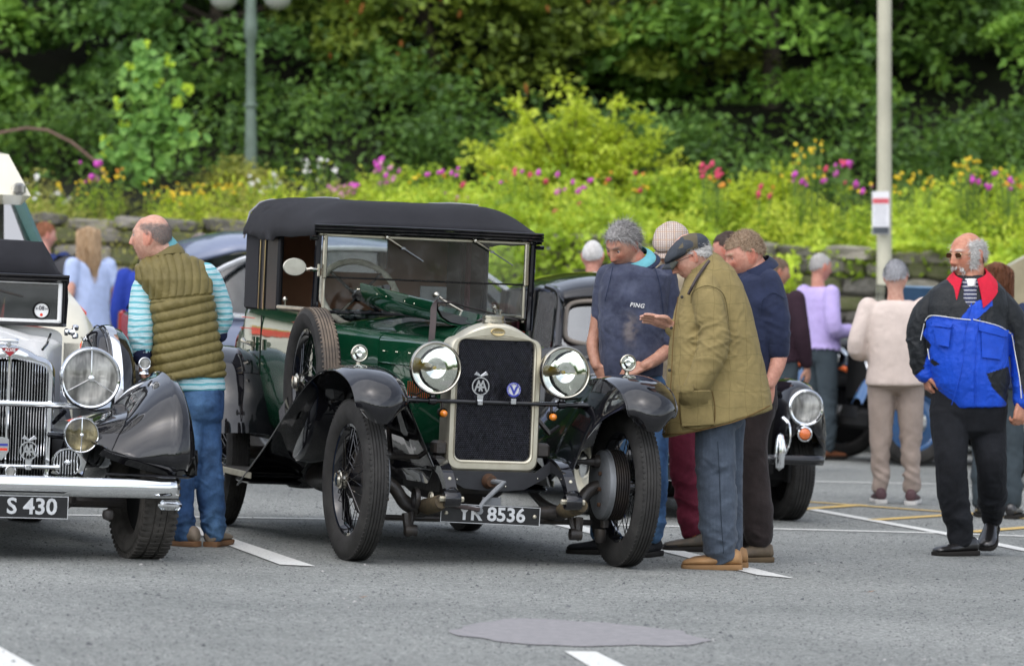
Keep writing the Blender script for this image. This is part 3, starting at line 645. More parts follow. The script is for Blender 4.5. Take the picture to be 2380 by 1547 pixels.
mb = MB(); mb.rbox((0, 0, 0), (40*k_, .008, 100*k_), .003); mb.build('board', mat('sign_white', (.78, .77, .78), .5, var=.03), sg)
mb = MB(); mb.box((0, -.006, 28*k_), (37*k_, .002, 12*k_)); mb.build('heading', mat('sign_red', (.62, .10, .12), .5), sg)
mb = MB(); mb.box((0, -.0065, -40*k_), (38*k_, .002, 16*k_)); mb.build('footer', mat('sign_dark', (.06, .07, .08), .5), sg)
mb = MB()
for i in range(6): mb.box(((rs.uniform(-2, 2))*k_, -.0055, (16-i*8)*k_), (rs.uniform(24, 32)*k_, .001, 2.4*k_))
tag(mb.build('small_print', mat('sign_grey', (.45, .45, .48), .6), sg), kind='stuff')
mb = MB(); mb.lathe([(.076, -.015), (.079, -.015), (.079, .015), (.076, .015)], (.03, .14, .12), n=16); mb.build('clamp', M_CREAM, sg)
# ---- trees across the car park behind the photographer (they show in the lamps and the paint)
r_ = np.random.default_rng(90)
P_ = np.concatenate([r_.normal(size=(260, 3))*[1.5, 1.2, 1.1]+[x, -62+r_.uniform(-3, 3), 2.6+r_.uniform(0, 5.0)+2.0*math.sin(x*.21)] for x in np.linspace(-75, 75, 90)])
tag(link('treeline', leaf_mesh('treeline', P_, .95, .7, seed=91), G_MID, None, smooth=False), 'line of trees on the far side of the car park, seen only in reflections', 'trees', kind='stuff')
# ================================================================ materials and fittings for the cars
BLACK = paint('black_coach_paint', (.006, .006, .008)); GREEN = paint('dark_green_paint', (.004, .046, .020)); WHITE = paint('white_car_paint', (.86, .86, .84), .3, .02, coat=.25)
NICKEL = mat('nickel', (.60, .56, .47), .20, 1, var=.1, vscale=14); NICKEL_DULL = mat('dull_nickel', (.64, .60, .48), .40, .7, var=.15, vscale=10, col2=(.52, .48, .37))
CHROME = mat('chrome', (.82, .83, .84), .07, 1, var=.03); MIRROR = mat('reflector_silver', (.86, .86, .82), .04, 1, var=.02)
RUBBER = mat('tyre_rubber', (.050, .048, .045), .8, col2=(.026, .025, .024), vscale=9, bump=.25, bscale=160); RUBBER_WORN = mat('worn_tyre_rubber', (.20, .155, .115), .85, col2=(.055, .05, .047), vscale=5, bump=.25, bscale=160)
M_FABRIC = mat('hood_fabric', (.022, .022, .026), .85, col2=(.016, .016, .019), vscale=4, bump=.35, bscale=500, sheen=.03); LEATHER_BROWN = mat('brown_trim', (.40, .19, .10), .7, col2=(.30, .135, .07), vscale=6)
M_IRON = mat('greasy_black_iron', (.020, .019, .020), .42, col2=(.045, .036, .028), vscale=11, bump=.3, bscale=40); M_RUST = mat('rusty_brown', (.12, .06, .035), .8, col2=(.05, .035, .025), vscale=18)
M_GREYMETAL = mat('grey_cast_metal', (.22, .23, .24), .5, .3, var=.2, vscale=8); M_STRAP = mat('strap_leather', (.045, .030, .028), .55, var=.2, vscale=10); M_GAITER = mat('old_leather_gaiter', (.13, .10, .055), .8, col2=(.05, .04, .03), vscale=20)
AMBER = mat('amber_lens', (.75, .22, .01), .15, coat=1, var=.1); GLASS = glass('clear_glass', (.95, .97, .95), 0, .02, .01); GLASS_DIRTY = glass('screen_glass', (.93, .95, .94), .0, .03, .07); BRASS = mat('brass', (.55, .42, .20), .3, 1)
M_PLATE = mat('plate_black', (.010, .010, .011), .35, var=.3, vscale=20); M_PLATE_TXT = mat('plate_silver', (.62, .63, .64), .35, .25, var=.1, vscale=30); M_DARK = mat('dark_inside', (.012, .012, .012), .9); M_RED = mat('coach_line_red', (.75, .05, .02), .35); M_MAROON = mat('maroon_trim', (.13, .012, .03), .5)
M_WHITE = mat('white_enamel', (.78, .78, .76), .4, var=.03); M_CREAMP = mat('cream_enamel', (.72, .68, .55), .35, coat=.6, var=.04); M_BLUEENAMEL = mat('blue_enamel', (.04, .05, .32), .3)
def ribbed_glass(name, col, scale=90, metal=.6):
    """fluted lamp glass in front of a reflector"""
    m, nt, b = _mat(name); lk = nt.links.new; t = node(nt, 'ShaderNodeTexCoord'); w = node(nt, 'ShaderNodeTexWave', i_Scale=scale, i_Distortion=.6); w.bands_direction = 'X'
    n = node(nt, 'ShaderNodeTexNoise', i_Scale=22, i_Detail=2); mp_ = node(nt, 'ShaderNodeMapping'); mp_.inputs['Scale'].default_value = (1, 1, .25); r = node(nt, 'ShaderNodeValToRGB')
    r.color_ramp.elements[0].position = .38; r.color_ramp.elements[0].color = c4([c*.28 for c in col]); r.color_ramp.elements[1].position = .65; r.color_ramp.elements[1].color = c4(col)
    bp = node(nt, 'ShaderNodeBump', i_Strength=.9, i_Distance=.01); lk(t.outputs['Object'], w.inputs[0]); lk(t.outputs['Object'], mp_.inputs[0]); lk(mp_.outputs[0], n.inputs[0]); lk(n.outputs[0], r.inputs[0]); lk(r.outputs[0], b.inputs['Base Color'])
    lk(w.outputs['Fac'], bp.inputs['Height']); lk(bp.outputs[0], b.inputs['Normal']); b.inputs['Metallic'].default_value = metal; b.inputs['Roughness'].default_value = .18; b.inputs['Coat Weight'].default_value = 1; return m
FLUTED = ribbed_glass('fluted_lamp_glass', (1, .98, .90), 90, .35); FLUTED_AMBER = ribbed_glass('fluted_yellow_glass', (.66, .56, .30), 140)
def wheel(parent, x, y, z, Rr, w, rim, side, steer=0, spokes=40, drum=False, tyre_m=None, hub=True, disc=None, tread='rib', name='wheel'):
    """road wheel, axis along x; side=+1/-1 is the outer side"""
    e = empty(name); e.parent = parent; e.matrix_local = Matrix.Translation((x, y, z)) @ Matrix.Rotation(R(steer), 4, 'Z'); s = side
    prof = []; h = w/2; prof += [(rim, -h*.62), (rim+.010, -h*.80), (rim+(Rr-rim)*.35, -h*1.0), (rim+(Rr-rim)*.7, -h*1.0), (Rr-.022, -h*.86), (Rr-.007, -h*.74)]
    ng = 5 if tread == 'rib' else 4
    for i in range(ng):
        a = -h*.66+i*(h*1.32)/ng; b_ = a+(h*1.32)/ng; crown = lambda q: Rr-.004*(q/h)**2*1.5
        prof += [(crown(a), a+.002), (crown(b_), b_-.004), (crown(b_)-.005, b_-.003), (crown(b_)-.005, b_+.001)]
    prof = prof[:-2]; prof += [(Rr-.007, h*.74), (Rr-.022, h*.86), (rim+(Rr-rim)*.7, h), (rim+(Rr-rim)*.35, h), (rim+.010, h*.80), (rim, h*.62)]
    mb = MB(); mb.lathe(prof, (0, 0, 0), (1, 0, 0), 72); mb.lathe([(rim, -h*.62), (rim-.004, 0), (rim, h*.62)], ax=(1, 0, 0), n=48)
    ty = mb.build('tyre', tyre_m or RUBBER, e, ang=30, fix=True)
    mb = MB()                                     # tread blocks: short cross cuts standing proud as ribs
    nb = 90 if tread == 'rib' else 60
    for k in range(nb):
        a = 2*math.pi*k/nb
        for sx in ((-1, 1) if tread == 'rib' else (-1, 0, 1)):
            c = (sx*h*.70, math.sin(a)*(Rr-.010), math.cos(a)*(Rr-.010)); d = (h*.16 if tread == 'rib' else h*.52, .010 if tread == 'rib' else .016, .018 if tread == 'rib' else .026)
            mb.box(c, d, Matrix.Rotation(-a, 3, 'X'))
    o = mb.build('tread_blocks', tyre_m or RUBBER, ty, smooth=False); tag(o, kind='stuff')
    if disc is None:
        mb = MB(); mb.lathe([(rim, -h*.6), (rim-.014, -h*.55), (rim-.022, -h*.25), (rim-.034, 0), (rim-.022, h*.25), (rim-.014, h*.55), (rim, h*.6), (rim-.006, h*.5), (rim-.03, 0), (rim-.006, -h*.5)], ax=(1, 0, 0), n=48); mb.build('rim', BLACK, e, fix=True)
        mb = MB(); hr = .045
        for k in range(spokes):
            a = 2*math.pi*k/spokes; lay = k % 4; off = (.62 if k % 2 else -.62)*(1 if lay < 2 else .55); hx = s*(.055 if lay < 2 else -.035)
            mb.tube([(hx, math.sin(a+off)*hr, math.cos(a+off)*hr), (s*(.012 if lay < 2 else -.012), math.sin(a)*(rim-.022), math.cos(a)*(rim-.022))], .0026, 4, cap=False)
        tag(mb.build('spokes', BLACK, e, smooth=False), kind='stuff')
        mb = MB(); mb.lathe([(.0, -s*.06), (.055, -s*.06), (.055, -s*.045), (.036, -s*.035), (.034, s*.05), (.04, s*.055), (.04, s*.062), (0, s*.062)], ax=(1, 0, 0), n=24); mb.build('hub', BLACK, e, fix=True)
        if hub:
            mb = MB(); mb.lathe([(.044, s*.05), (.047, s*.055), (.047, s*.085), (.043, s*.09), (.036, s*.092), (.034, s*.104), (.018, s*.108), (0, s*.109)], ax=(1, 0, 0), n=8 if False else 24); hc = mb.build('hub_cap', NICKEL, e, fix=True)
            mb = MB()
            for k in range(8): a = k*math.pi/4; mb.lathe([(.005, 0), (0, .002)], (s*.072, math.sin(a)*.0475, math.cos(a)*.0475), (0, math.sin(a), math.cos(a)), 8)
            tag(mb.build('holes', M_DARK, hc, smooth=False), kind='stuff')
    else:
        mb = MB(); mb.lathe([(rim, s*h*.6), (rim-.015, s*h*.55), (rim-.03, s*h*.2), (rim*.62, s*h*.45), (rim*.5, s*h*.5), (0, s*h*.5)], ax=(1, 0, 0), n=40); mb.build('rim', disc, e, fix=True)
        mb = MB(); mb.lathe([(rim*.46, s*h*.5), (rim*.44, s*h*.72), (rim*.25, s*h*.85), (0, s*h*.9)], ax=(1, 0, 0), n=32); mb.build('hub_cap', CHROME, e, fix=True)
        mb = MB(); mb.lathe([(rim-.01, -s*h*.3), (0, -s*h*.3)], ax=(1, 0, 0), n=24); mb.build('back_plate', M_DARK, e)
    return e
def lamp(parent, x, y, z, r, name='headlamp', shell=None, lens=None, depth=None, yaw=0, rimw=.10, bulb=True, reflector=True, bars=0):
    """round lamp facing forward (-y)"""
    shell = shell or NICKEL; depth = depth or r*1.25; e = empty(name); e.parent = parent; e.matrix_local = Matrix.Translation((x, y, z)) @ Matrix.Rotation(R(yaw), 4, 'Z'); ax = (0, 1, 0); ri = r*(1-rimw)
    mb = MB(); mb.lathe([(r*.98, .01), (r*.97, depth*.2), (r*.88, depth*.48), (r*.70, depth*.75), (r*.45, depth*.93), (r*.2, depth), (0, depth*1.01)], ax=ax, n=40); mb.build('shell', shell, e, fix=True)
    mb = MB(); mb.lathe([(ri, -r*.02), (ri+.2*(r-ri), -r*.10), (ri+.6*(r-ri), -r*.12), (r*1.0, -r*.05), (r*1.02, .03*r), (r*.98, .012+.02*r), (ri, .006)], ax=ax, n=40); mb.build('rim', shell, e, fix=True)
    if reflector:
        mb = MB(); mb.lathe([(ri, .002), (ri*.9, r*.11), (ri*.7, r*.26), (ri*.45, r*.38), (ri*.2, r*.44), (ri*.08, r*.45)], ax=ax, n=40); mb.build('reflector', MIRROR, e)
    if bulb:
        mb = MB(); mb.lathe([(.0, r*.12), (r*.07, r*.15), (r*.08, r*.28), (r*.05, r*.40), (r*.05, r*.46)], ax=ax, n=14); mb.build('bulb', mat_bulb, e, fix=True)
    mb = MB(); mb.lathe([(0, -r*.12), (ri*.35, -r*.11), (ri*.7, -r*.07), (ri, -r*.01)], ax=ax, n=40); mb.build('lens', lens or GLASS, e)
    for k in range(bars):
        a = math.pi/2+2*math.pi*k/bars; mb = MB(); mb.tube([(0, -r*.16, 0), (math.cos(a)*ri*.5, -r*.14, math.sin(a)*ri*.5), (math.cos(a)*r, -r*.07, math.sin(a)*r)], .0035, 6); mb.build('bar', shell, e)
    if bars: mb = MB(); mb.lathe([(r*.12, -r*.13), (r*.10, -r*.2), (0, -r*.23)], ax=ax, n=16); mb.build('boss', shell, e)
    return e
mat_bulb = mat('bulb_yellow', (.75, .50, .06), .2, coat=1)
def small_lamp(parent, x, y, z, r, m=None, lens=None, name='side_lamp'):
    e = lamp(parent, x, y, z, r, name, m or NICKEL, lens, r*1.3, rimw=.2, bulb=False)
    mb = MB(); mb.lathe([(r*.32, -r*.9), (r*.26, -r*1.1), (r*.30, -r*1.35), (r*.75, -r*1.45), (r*.85, -r*1.7)], (0, r*.4, 0), n=16); mb.build('stem', m or NICKEL, e); return e
def aa_badge(parent, x, y, z, s=1.0, label='round motoring badge with two overlapping letters A and small wings on top'):
    e = empty('badge', None, label); e.parent = parent; e.location = (x, y, z); e.scale = (s, s, s)
    mb = MB(); mb.lathe([(.040, -.003), (.046, -.003), (.046, .003), (.040, .003), (.040, -.003)], ax=(0, 1, 0), n=32)
    mb.prism([(-.016, -.04), (.016, -.04), (.014, -.085), (-.014, -.085)], -.003, .003)
    for sx in (-1, 1):
        for k in range(3): mb.tube([(0, -.002, .048+k*.002), (sx*.018, -.004, .056+k*.005), (sx*(.036-k*.005), -.002, .060+k*.006)], .0035, 5)
    mb.build('frame', CHROME, e)
    for dx in (-.011, .011):
        lettering('A', face_front(dx, -.003-.001*(dx > 0), 0), CHROME, e, 'letter', size=.078, bold=.0012, depth=.003, xs=.85)
    mb = MB(); mb.rbox((0, -.002, -.082), (.03, .012, .026), .003); mb.build('clip', CHROME, e)
    for dx in (-.007, .007): mb = MB(); mb.lathe([(.004, 0), (.003, -.004), (0, -.005)], (dx, -.008, -.080), (0, 1, 0), 8); mb.build('screw', M_GREYMETAL, e)
    return e
def plate(parent, x, y, z, w, h, txt, tx=0, size=None, rot=0, tilt=0, xs=.95, border=True, spacing=1.0):
    e = empty('number_plate'); e.parent = parent; e.matrix_local = Matrix.Translation((x, y, z)) @ Matrix.Rotation(R(rot), 4, 'Y') @ Matrix.Rotation(R(tilt), 4, 'X')
    mb = MB(); mb.rbox((0, 0, 0), (w, .006, h), .004); mb.build('backing', M_PLATE, e, smooth=False)
    if border:
        mb = MB(); t = .003
        for s_ in (-1, 1): mb.box((0, -.004, s_*(h/2-t)), (w-.004, .003, t)); mb.box((s_*(w/2-t), -.0045, 0), (t, .003, h-.004))
        mb.build('border', M_PLATE_TXT, e, smooth=False); tag(bpy.data.objects[e.children[-1].name], kind='stuff')
    lettering(txt, face_front(tx, -.0045, 0), M_PLATE_TXT, e, 'lettering', size=size or h*1.02, bold=.0024, depth=.003, xs=xs, spacing=spacing)
    return e
def sections(mb, st, cap=True):
    """st: list of (y, [(x,z)...]) half sections from bottom outside over the top to the centre line; mirrored"""
    rings = []
    for y, h in st: rings.append([(x, y, z) for x, z in h]+[(-x, y, z) for x, z in reversed(h) if abs(x) > 1e-6])
    mb.loft(rings, cap=cap); return mb
def smooth_path(P, n=6):
    """Catmull-Rom through the points"""
    P = [V3(p) if len(p) == 3 else Vector((p[0], p[1], 0)) for p in P]; out = []
    for i in range(len(P)-1):
        a = P[max(i-1, 0)]; b = P[i]; c = P[i+1]; d = P[min(i+2, len(P)-1)]
        for k in range(n):
            t = k/n; out.append(.5*((2*b)+(c-a)*t+(2*a-5*b+4*c-d)*t*t+(3*b-a-3*c+d)*t**3))
    out.append(P[-1]); return out
def wing_shell(path, sec, n=5, thick=.004):
    """path: (y,z,nx..) centre line; sec(i,t)-> list of (x, dn): offset along the path normal"""
    pts = smooth_path([(p[0], p[1], 0) for p in path], n); G = []
    m = len(pts)
    for i, p in enumerate(pts):
        t = pts[min(i+1, m-1)]-pts[max(i-1, 0)]; t.normalize(); nrm = Vector((-t.y, t.x)) if True else 0
        if nrm.y < 0 and i > m*.3: nrm = -nrm
        f = i/(m-1); row = []
        for x, dn in sec(f): row.append((x, p.x+nrm.x*dn, p.y+nrm.y*dn))
        G.append(row)
    return G
# ================================================================ the green vintage car in the middle
SUN = empty('vintage_car', car_matrix(-.125, 24.76, 17), 'dark green vintage car with black wings and hood, bonnet flap open, plate YR 8536', 'car')
# --- wings
def front_wing(s):
    path = [(-.455, .715), (-.485, .79), (-.45, .885), (-.33, .955), (-.14, .99), (.08, .99), (.30, .962), (.52, .90), (.85, .765), (1.35, .535), (1.93, .30)]
    def sec(f):
        k = 1-min(1, f/.45); k2 = min(1, f/.17); dr = .030+.060*k; w0 = (.122+.02*(1-k))*(.60+.40*math.sin(k2*math.pi/2))
        pts = []
        for j in range(13):
            a = -1+2*j/12; pts.append((s*(.715+a*w0*1.03), -dr*abs(a)**2.6))
        return pts
    G = wing_shell(path, sec); mb = MB(); mb.grid(G, .005); w = mb.build('front_wing', BLACK, SUN, fix=True)
    mb = MB(); mb.tube([g[-1] if s > 0 else g[-1] for g in G], .005, 6); mb.tube([g[0] for g in G], .005, 6); mb.build('beading', BLACK, w)
    # inner valance from the wing's inner edge down to the chassis
    inner = [G[i][0] for i in range(len(G))]; H = []
    for i, p in enumerate(inner):
        p = Vector(p)
        if p.y > -.42 and i > 8:
            f = (p.y+.42)/1.9; row = []; base = Vector((s*.37, p.y*.86+.13, .50 if p.y < 1.0 else .50-(p.y-1.0)*.22))
            if p.z < .46: base = Vector((s*.40, p.y, p.z))
            for j in range(9):
                t = j/8; q = p.lerp(base, t); q.z += -.0+.09*math.sin(math.pi*t)*(1-f)*(.6 if p.y < 0 else .3); q.y += .10*math.sin(math.pi*t)*max(0, 1-f*2); row.append(q)
            H.append(row)
    mb = MB(); mb.grid(H, .004); mb.build('valance', BLACK, w, fix=True)
    return w
for s in (-1, 1): front_wing(s)
def rear_wing(s):
    path = [(2.30, .54), (2.33, .64), (2.40, .78), (2.55, .92), (2.78, 1.0), (3.0, .985), (3.22, .87), (3.36, .66), (3.42, .45)]
    def sec(f): return [(s*(.735+a*.145), -.035*abs(a)**2.4) for a in [-1+j/5 for j in range(11)]]
    G = wing_shell(path, sec); mb = MB(); mb.grid(G, .005); w = mb.build('rear_wing', BLACK, SUN, fix=True)
    # inner cheek closing to the body
    mb = MB(); mb.grid([[Vector(g[0] if True else g[-1]), Vector((s*.56, g[0][1], g[0][2]-.02)), Vector((s*.52, min(max(g[0][1], 2.45), 3.25), .50))] for g in G], .004); mb.build('inner_panel', BLACK, w, fix=True)
    mb = MB(); mb.tube([Vector(g[6]) for g in G[6:28]], .005, 6); mb.build('beading', BLACK, w)
for s in (-1, 1): rear_wing(s)
for s in (-1, 1):
    mb = MB(); mb.rbox((s*.70, 2.14, .335), (.31, .84, .022), .008); mb.rbox((s*.70, 1.87, .30), (.30, .30, .02), .008); b_ = mb.build('running_board', BLACK, SUN, smooth=False)
    mb = MB(); mb.rbox((s*.70, 2.14, .349), (.27, .78, .006), .003); mb.build('mat', RUBBER, b_, smooth=False)
    mb = MB(); mb.rbox((s*.857, 2.10, .338), (.010, .92, .034), .004); mb.build('edging', NICKEL_DULL, b_, smooth=False)
    mb = MB(); mb.grid([[(s*.53, y, .335), (s*.46, y, .50)] for y in (1.4, 2.0, 2.6)], .004); mb.build('valance_panel', BLACK, SUN)
# --- wheels
wheel(SUN, -.72, 0, .41, .41, .125, .285, -1, 2); wheel(SUN, .72, 0, .41, .41, .125, .285, 1, 2)
wheel(SUN, -.72, 2.85, .41, .41, .125, .285, -1); wheel(SUN, .72, 2.85, .41, .41, .125, .285, 1)
sp = wheel(SUN, -.685, 1.08, .865, .40, .125, .285, -1, 0, name='spare_wheel')
ty_ = [q for q in sp.children if q.name.startswith('tyre')][0]
for o_ in ty_.children: o_.data.materials.clear(); o_.data.materials.append(RUBBER_WORN)
me_ = ty_.data; me_.materials.append(RUBBER_WORN)
for p_ in me_.polygons:
    if abs(p_.normal.x) < .5 and (p_.center.y**2+p_.center.z**2)**.5 > .38: p_.material_index = 1
mb = MB(); G = []
for a in np.linspace(R(-2), R(152), 22):
    c_, s_ = math.cos(a+R(27)), -math.sin(a+R(27)); G.append([(-.685+dx, 1.08+rr_*c_, .865+rr_*s_) for dx, rr_ in ((-.085, .20), (-.085, .39), (-.07, .415), (0, .425), (.07, .415), (.085, .39), (.085, .20))])
mb.grid(G, .004); mb.build('wheel_well', BLACK, SUN, fix=True)
# --- radiator
def rad_outline(hw, zb, zs, zt, r, n=5, sh=.10):
    P = []
    for k in range(n+1): a = -math.pi/2+math.pi/2*k/n; P.append((hw-r+r*math.cos(a), zb+r+r*math.sin(a)))
    for k in range(n+1): a = math.pi/2*k/n; P.append((hw-sh*.55+sh*.55*math.cos(a), zs-sh*.5+sh*.5*math.sin(a)))
    for k in range(1, n+1): t = k/n; P.append(((hw-sh*.55)*(1-t), zs+(zt-zs)*math.sin(t*math.pi/2)**.9))
    P += [(-x, z) for x, z in reversed(P[:-1])]; return P
def rrect(hw, zb, zt, r, n=5):
    P = []
    for cx, cz, a0 in ((hw-r, zb+r, -90), (hw-r, zt-r, 0), (-hw+r, zt-r, 90), (-hw+r, zb+r, 180)):
        for k in range(n+1): a = R(a0+90*k/n); P.append((cx+r*math.cos(a), cz+r*math.sin(a)))
    return P
def resamp(P, n, c):
    """resample closed outline by angle about c"""
    out = []
    for k in range(n):
        a = 2*math.pi*(k+.5)/n; d = Vector((math.cos(a), math.sin(a))); best = None
        for i in range(len(P)):
            p = Vector(P[i])-Vector(c); q = Vector(P[(i+1) % len(P)])-Vector(c); e = q-p; den = d.x*e.y-d.y*e.x
            if abs(den) < 1e-12: continue
            t = (p.x*e.y-p.y*e.x)/den; u = (p.x*d.y-p.y*d.x)/den
            if t > 0 and -1e-6 <= u <= 1+1e-6 and (best is None or t > best): best = t
        out.append((c[0]+d.x*best, c[1]+d.y*best))
    return out
C0 = (0, .84); NN = 160
OUT = resamp(rad_outline(.247, .47, 1.155, 1.235, .055), NN, C0); INN = resamp(rrect(.203, .527, 1.145, .035), NN, C0)
lerp2 = lambda A, B, t: [(a[0]*(1-t)+b[0]*t, a[1]*(1-t)+b[1]*t) for a, b in zip(A, B)]
mb = MB(); rings = []
for P, y in ((OUT, .14), (OUT, .02), (lerp2(OUT, INN, .10), -.002), (lerp2(OUT, INN, .25), -.010), (lerp2(OUT, INN, .72), -.010), (lerp2(OUT, INN, .76), -.004), (lerp2(OUT, INN, .82), -.004), (lerp2(OUT, INN, .86), -.010), (INN, -.006), (INN, .03)):
    rings.append([(x, y, z) for x, z in P])
rings.append([(x, .13, z) for x, z in INN]); mb.loft(rings, cap=False); rad = mb.build('radiator_shell', NICKEL_DULL, SUN, ang=30, fix=True)
mb = MB(); mb.prism([(x, z) for x, z in INN], .032, .04); mb.build('core', mat('radiator_core', (.010, .010, .014), .5), rad, smooth=False)
mb = MB(); cs = .0115; j = 0; z = .532
while z < 1.142:
    x = -.2+(cs/2 if j % 2 else 0)
    while x < .2:
        q0 = [(x+cs*.5*math.cos(R(30+60*k)), z+cs*.5*math.sin(R(30+60*k))) for k in range(6)]; q1 = [(x+cs*.57*math.cos(R(30+60*k)), z+cs*.57*math.sin(R(30+60*k))) for k in range(6)]
        b0 = len(mb.v); mb.v += [(a, .012, c) for a, c in q1]+[(a, .012, c) for a, c in q0]+[(a, .028, c) for a, c in q0]
        for k in range(6): k2 = (k+1) % 6; mb.f.append((b0+k, b0+k2, b0+6+k2, b0+6+k)); mb.f.append((b0+6+k, b0+6+k2, b0+12+k2, b0+12+k))
        x += cs
    z += cs*.866; j += 1
tag(mb.build('honeycomb', mat('honeycomb_metal', (.13, .13, .16), .28, .8, var=.6, vscale=60), rad, smooth=False), kind='stuff')
mb = MB(); mb.lathe([(.062, 0), (.062, .012), (.056, .014), (.056, .022), (.060, .024), (.060, .036), (.035, .040), (0, .041)], (0, .07, 1.232), n=28); mb.build('filler_cap', NICKEL, rad, fix=True)
e = empty('badge', None, 'oval brass maker badge with the script word Sunbeam'); e.parent = SUN; e.location = (0, -.013, 1.186)
mb = MB(); mb.lathe([(.037, .002), (.039, -.002), (.036, -.005), (.030, -.0035), (0, -.003)], ax=(0, 1, 0), n=32); mb.v = [(x*1.0, y, z*.52) for x, y, z in mb.v]; mb.build('oval', BRASS, e)
lettering('Sunbeam', face_front(0, -.005, .0), NICKEL, e, 'lettering', size=.0195, bold=.0004, depth=.002, shear=.3)
# --- bonnet, scuttle, body
def bsec(hw, zb, zs, zt, flat=.5):
    P = [(hw*.98, zb), (hw, zb+.02), (hw, (zb+zs)/2), (hw, zs-.05)]
    for k in range(1, 8): a = math.pi/2*k/7; P.append((hw*(1-flat*.5)+hw*flat*.5*math.cos(a), zs-.05+.05*math.sin(a)))
    for k in range(1, 7): t = k/6; P.append((hw*(1-flat*.5)*(1-t), zs+(zt-zs)*math.sin(t*math.pi/2)))
    P[-1] = (0, zt); return P
mb = MB(); st = []
for y, hw, zs, zt in ((.13, .238, 1.135, 1.212), (.30, .262, 1.14, 1.214), (.55, .300, 1.145, 1.216), (.80, .338, 1.15, 1.218), (.94, .362, 1.153, 1.220)): st.append((y, bsec(hw, .56, zs, zt)))
sections(mb, st); bonnet = mb.build('bonnet', GREEN, SUN, ang=50, fix=True)
mb = MB(); st = []
for y, hw, zs, zt in ((.952, .365, 1.155, 1.222), (1.05, .392, 1.158, 1.224), (1.16, .44, 1.162, 1.228), (1.27, .51, 1.170, 1.232), (1.36, .575, 1.178, 1.236), (1.42, .60, 1.18, 1.236)): st.append((y, bsec(hw, .54, zs, zt)))
sections(mb, st); mb.build('scuttle', GREEN, SUN, ang=50, fix=True)
for s in (-1, 1):
    mb = MB(); mb.tube([(s*.241, .14, .98), (s*.366, .945, .99)], .004, 5); mb.build('hinge', GREEN, bonnet)
    for k in range(13):
        y = .22+.026*k; x = s*(.243+(y-.13)*.153+.002)
        mb = MB(); mb.rbox((x, y, .86), (.010, .013, .10), .004); lv = mb.build('louvre', GREEN, bonnet)
        mb = MB(); mb.box((x+s*.0058, y, .86), (.001, .0028, .095)); mb.build('red_line', M_RED, lv, smooth=False)
    mb = MB()
    for k in range(5): y = .22+k*.16; mb.lathe([(.005, 0), (.004, .003), (0, .004)], (s*(.243+(y-.13)*.153), y, 1.05), (s, 0, 0), 7); mb.lathe([(.005, 0), (.004, .003), (0, .004)], (s*(.243+(y-.13)*.153), y+.025, 1.05), (s, 0, 0), 7)
    tag(mb.build('rivets', NICKEL, bonnet), kind='stuff')
# opened bonnet flap
A0 = [(-.215, 1.318), (-.210, 1.285), (-.185, 1.245), (-.14, 1.218), (-.08, 1.208), (-.02, 1.215), (.03, 1.235), (.07, 1.262)]
A1 = [(-.385, 1.395), (-.38, 1.355), (-.35, 1.305), (-.29, 1.272), (-.20, 1.258), (-.10, 1.262), (0, 1.275), (.06, 1.295)]
mb = MB(); G = []
for i in range(9):
    t = i/8; G.append([(a[0]*(1-t)+b[0]*t, .42+.86*t, a[1]*(1-t)+b[1]*t) for a, b in zip(A0, A1)])
mb.grid(G, .006); fl_ = mb.build('bonnet_flap', GREEN, SUN, fix=True)
mb = MB(); mb.tube([g[0] for g in G], .006, 6); mb.build('edge', GREEN, fl_)
mb = MB(); mb.grid([[(x+.012, y, z+.004) for x, y, z in g] for g in G]); mb.build('inner_face', mat('dull_black', (.012, .014, .012), .6), fl_)  # dull black sheet laid just inside the flap
mb = MB()
for i in (0, 2, 3, 5, 6, 8):
    for dz in (.03,): mb.lathe([(.007, 0), (.005, .003), (0, .004)], (G[i][0][0]-.004, G[i][0][1]+.02, G[i][0][2]-dz), (-1, 0, .15), 7); mb.lathe([(.007, 0), (.005, .003), (0, .004)], (G[i][0][0]-.004, G[i][0][1]+.05, G[i][0][2]-dz), (-1, 0, .15), 7)
tag(mb.build('rivets', NICKEL, fl_), kind='stuff')
mb = MB(); mb.tube([(.00, .36, 1.235), (.12, .52, 1.262), (.24, .72, 1.255), (.36, .95, 1.245), (.47, 1.2, 1.235)], .010, 6, flat=.45); mb.tube([(-.19, .44, 1.322), (-.10, .50, 1.322), (.02, .60, 1.30), (.20, .72, 1.27)], .012, 6, flat=.35); mb.build('hinge_strap', M_STRAP, fl_)
G = []
for i_, p_ in enumerate(smooth_path([(-.10, .46, 1.325), (-.16, .44, 1.340), (-.205, .42, 1.338), (-.228, .40, 1.30), (-.238, .37, 1.22), (-.25, .345, 1.12), (-.262, .325, 1.02), (-.268, .31, .93), (-.26, .26, .86)], 5)):
    w_ = Vector((.003, .016, 0)).lerp(Vector((.016, -.002, 0)), min(1, max(0, (i_-8)/8))); G.append([p_-w_, p_+w_])
mb = MB(); mb.grid(G, .004); mb.build('leather_strap', M_STRAP, SUN, fix=True)
mb = MB(); mb.tube([(-.04, .95, 1.345), (-.02, .93, 1.325), (.02, .90, 1.30), (.07, .86, 1.27)], .007, 6); mb.lathe([(.015, 0), (.017, .01), (.012, .02), (0, .022)], (-.05, .96, 1.35), (-.5, .2, .8), 12); mb.build('catch', NICKEL, fl_)
for q in ((.40, 1.28), (.30, 1.05)):
    mb = MB(); mb.tube([(q[0], q[1], 1.235), (q[0], q[1], 1.275)], .006, 6); mb.lathe([(.013, 0), (.014, .008), (0, .012)], (q[0], q[1], 1.275), (0, 0, 1), 10); mb.build('peg', NICKEL, SUN)
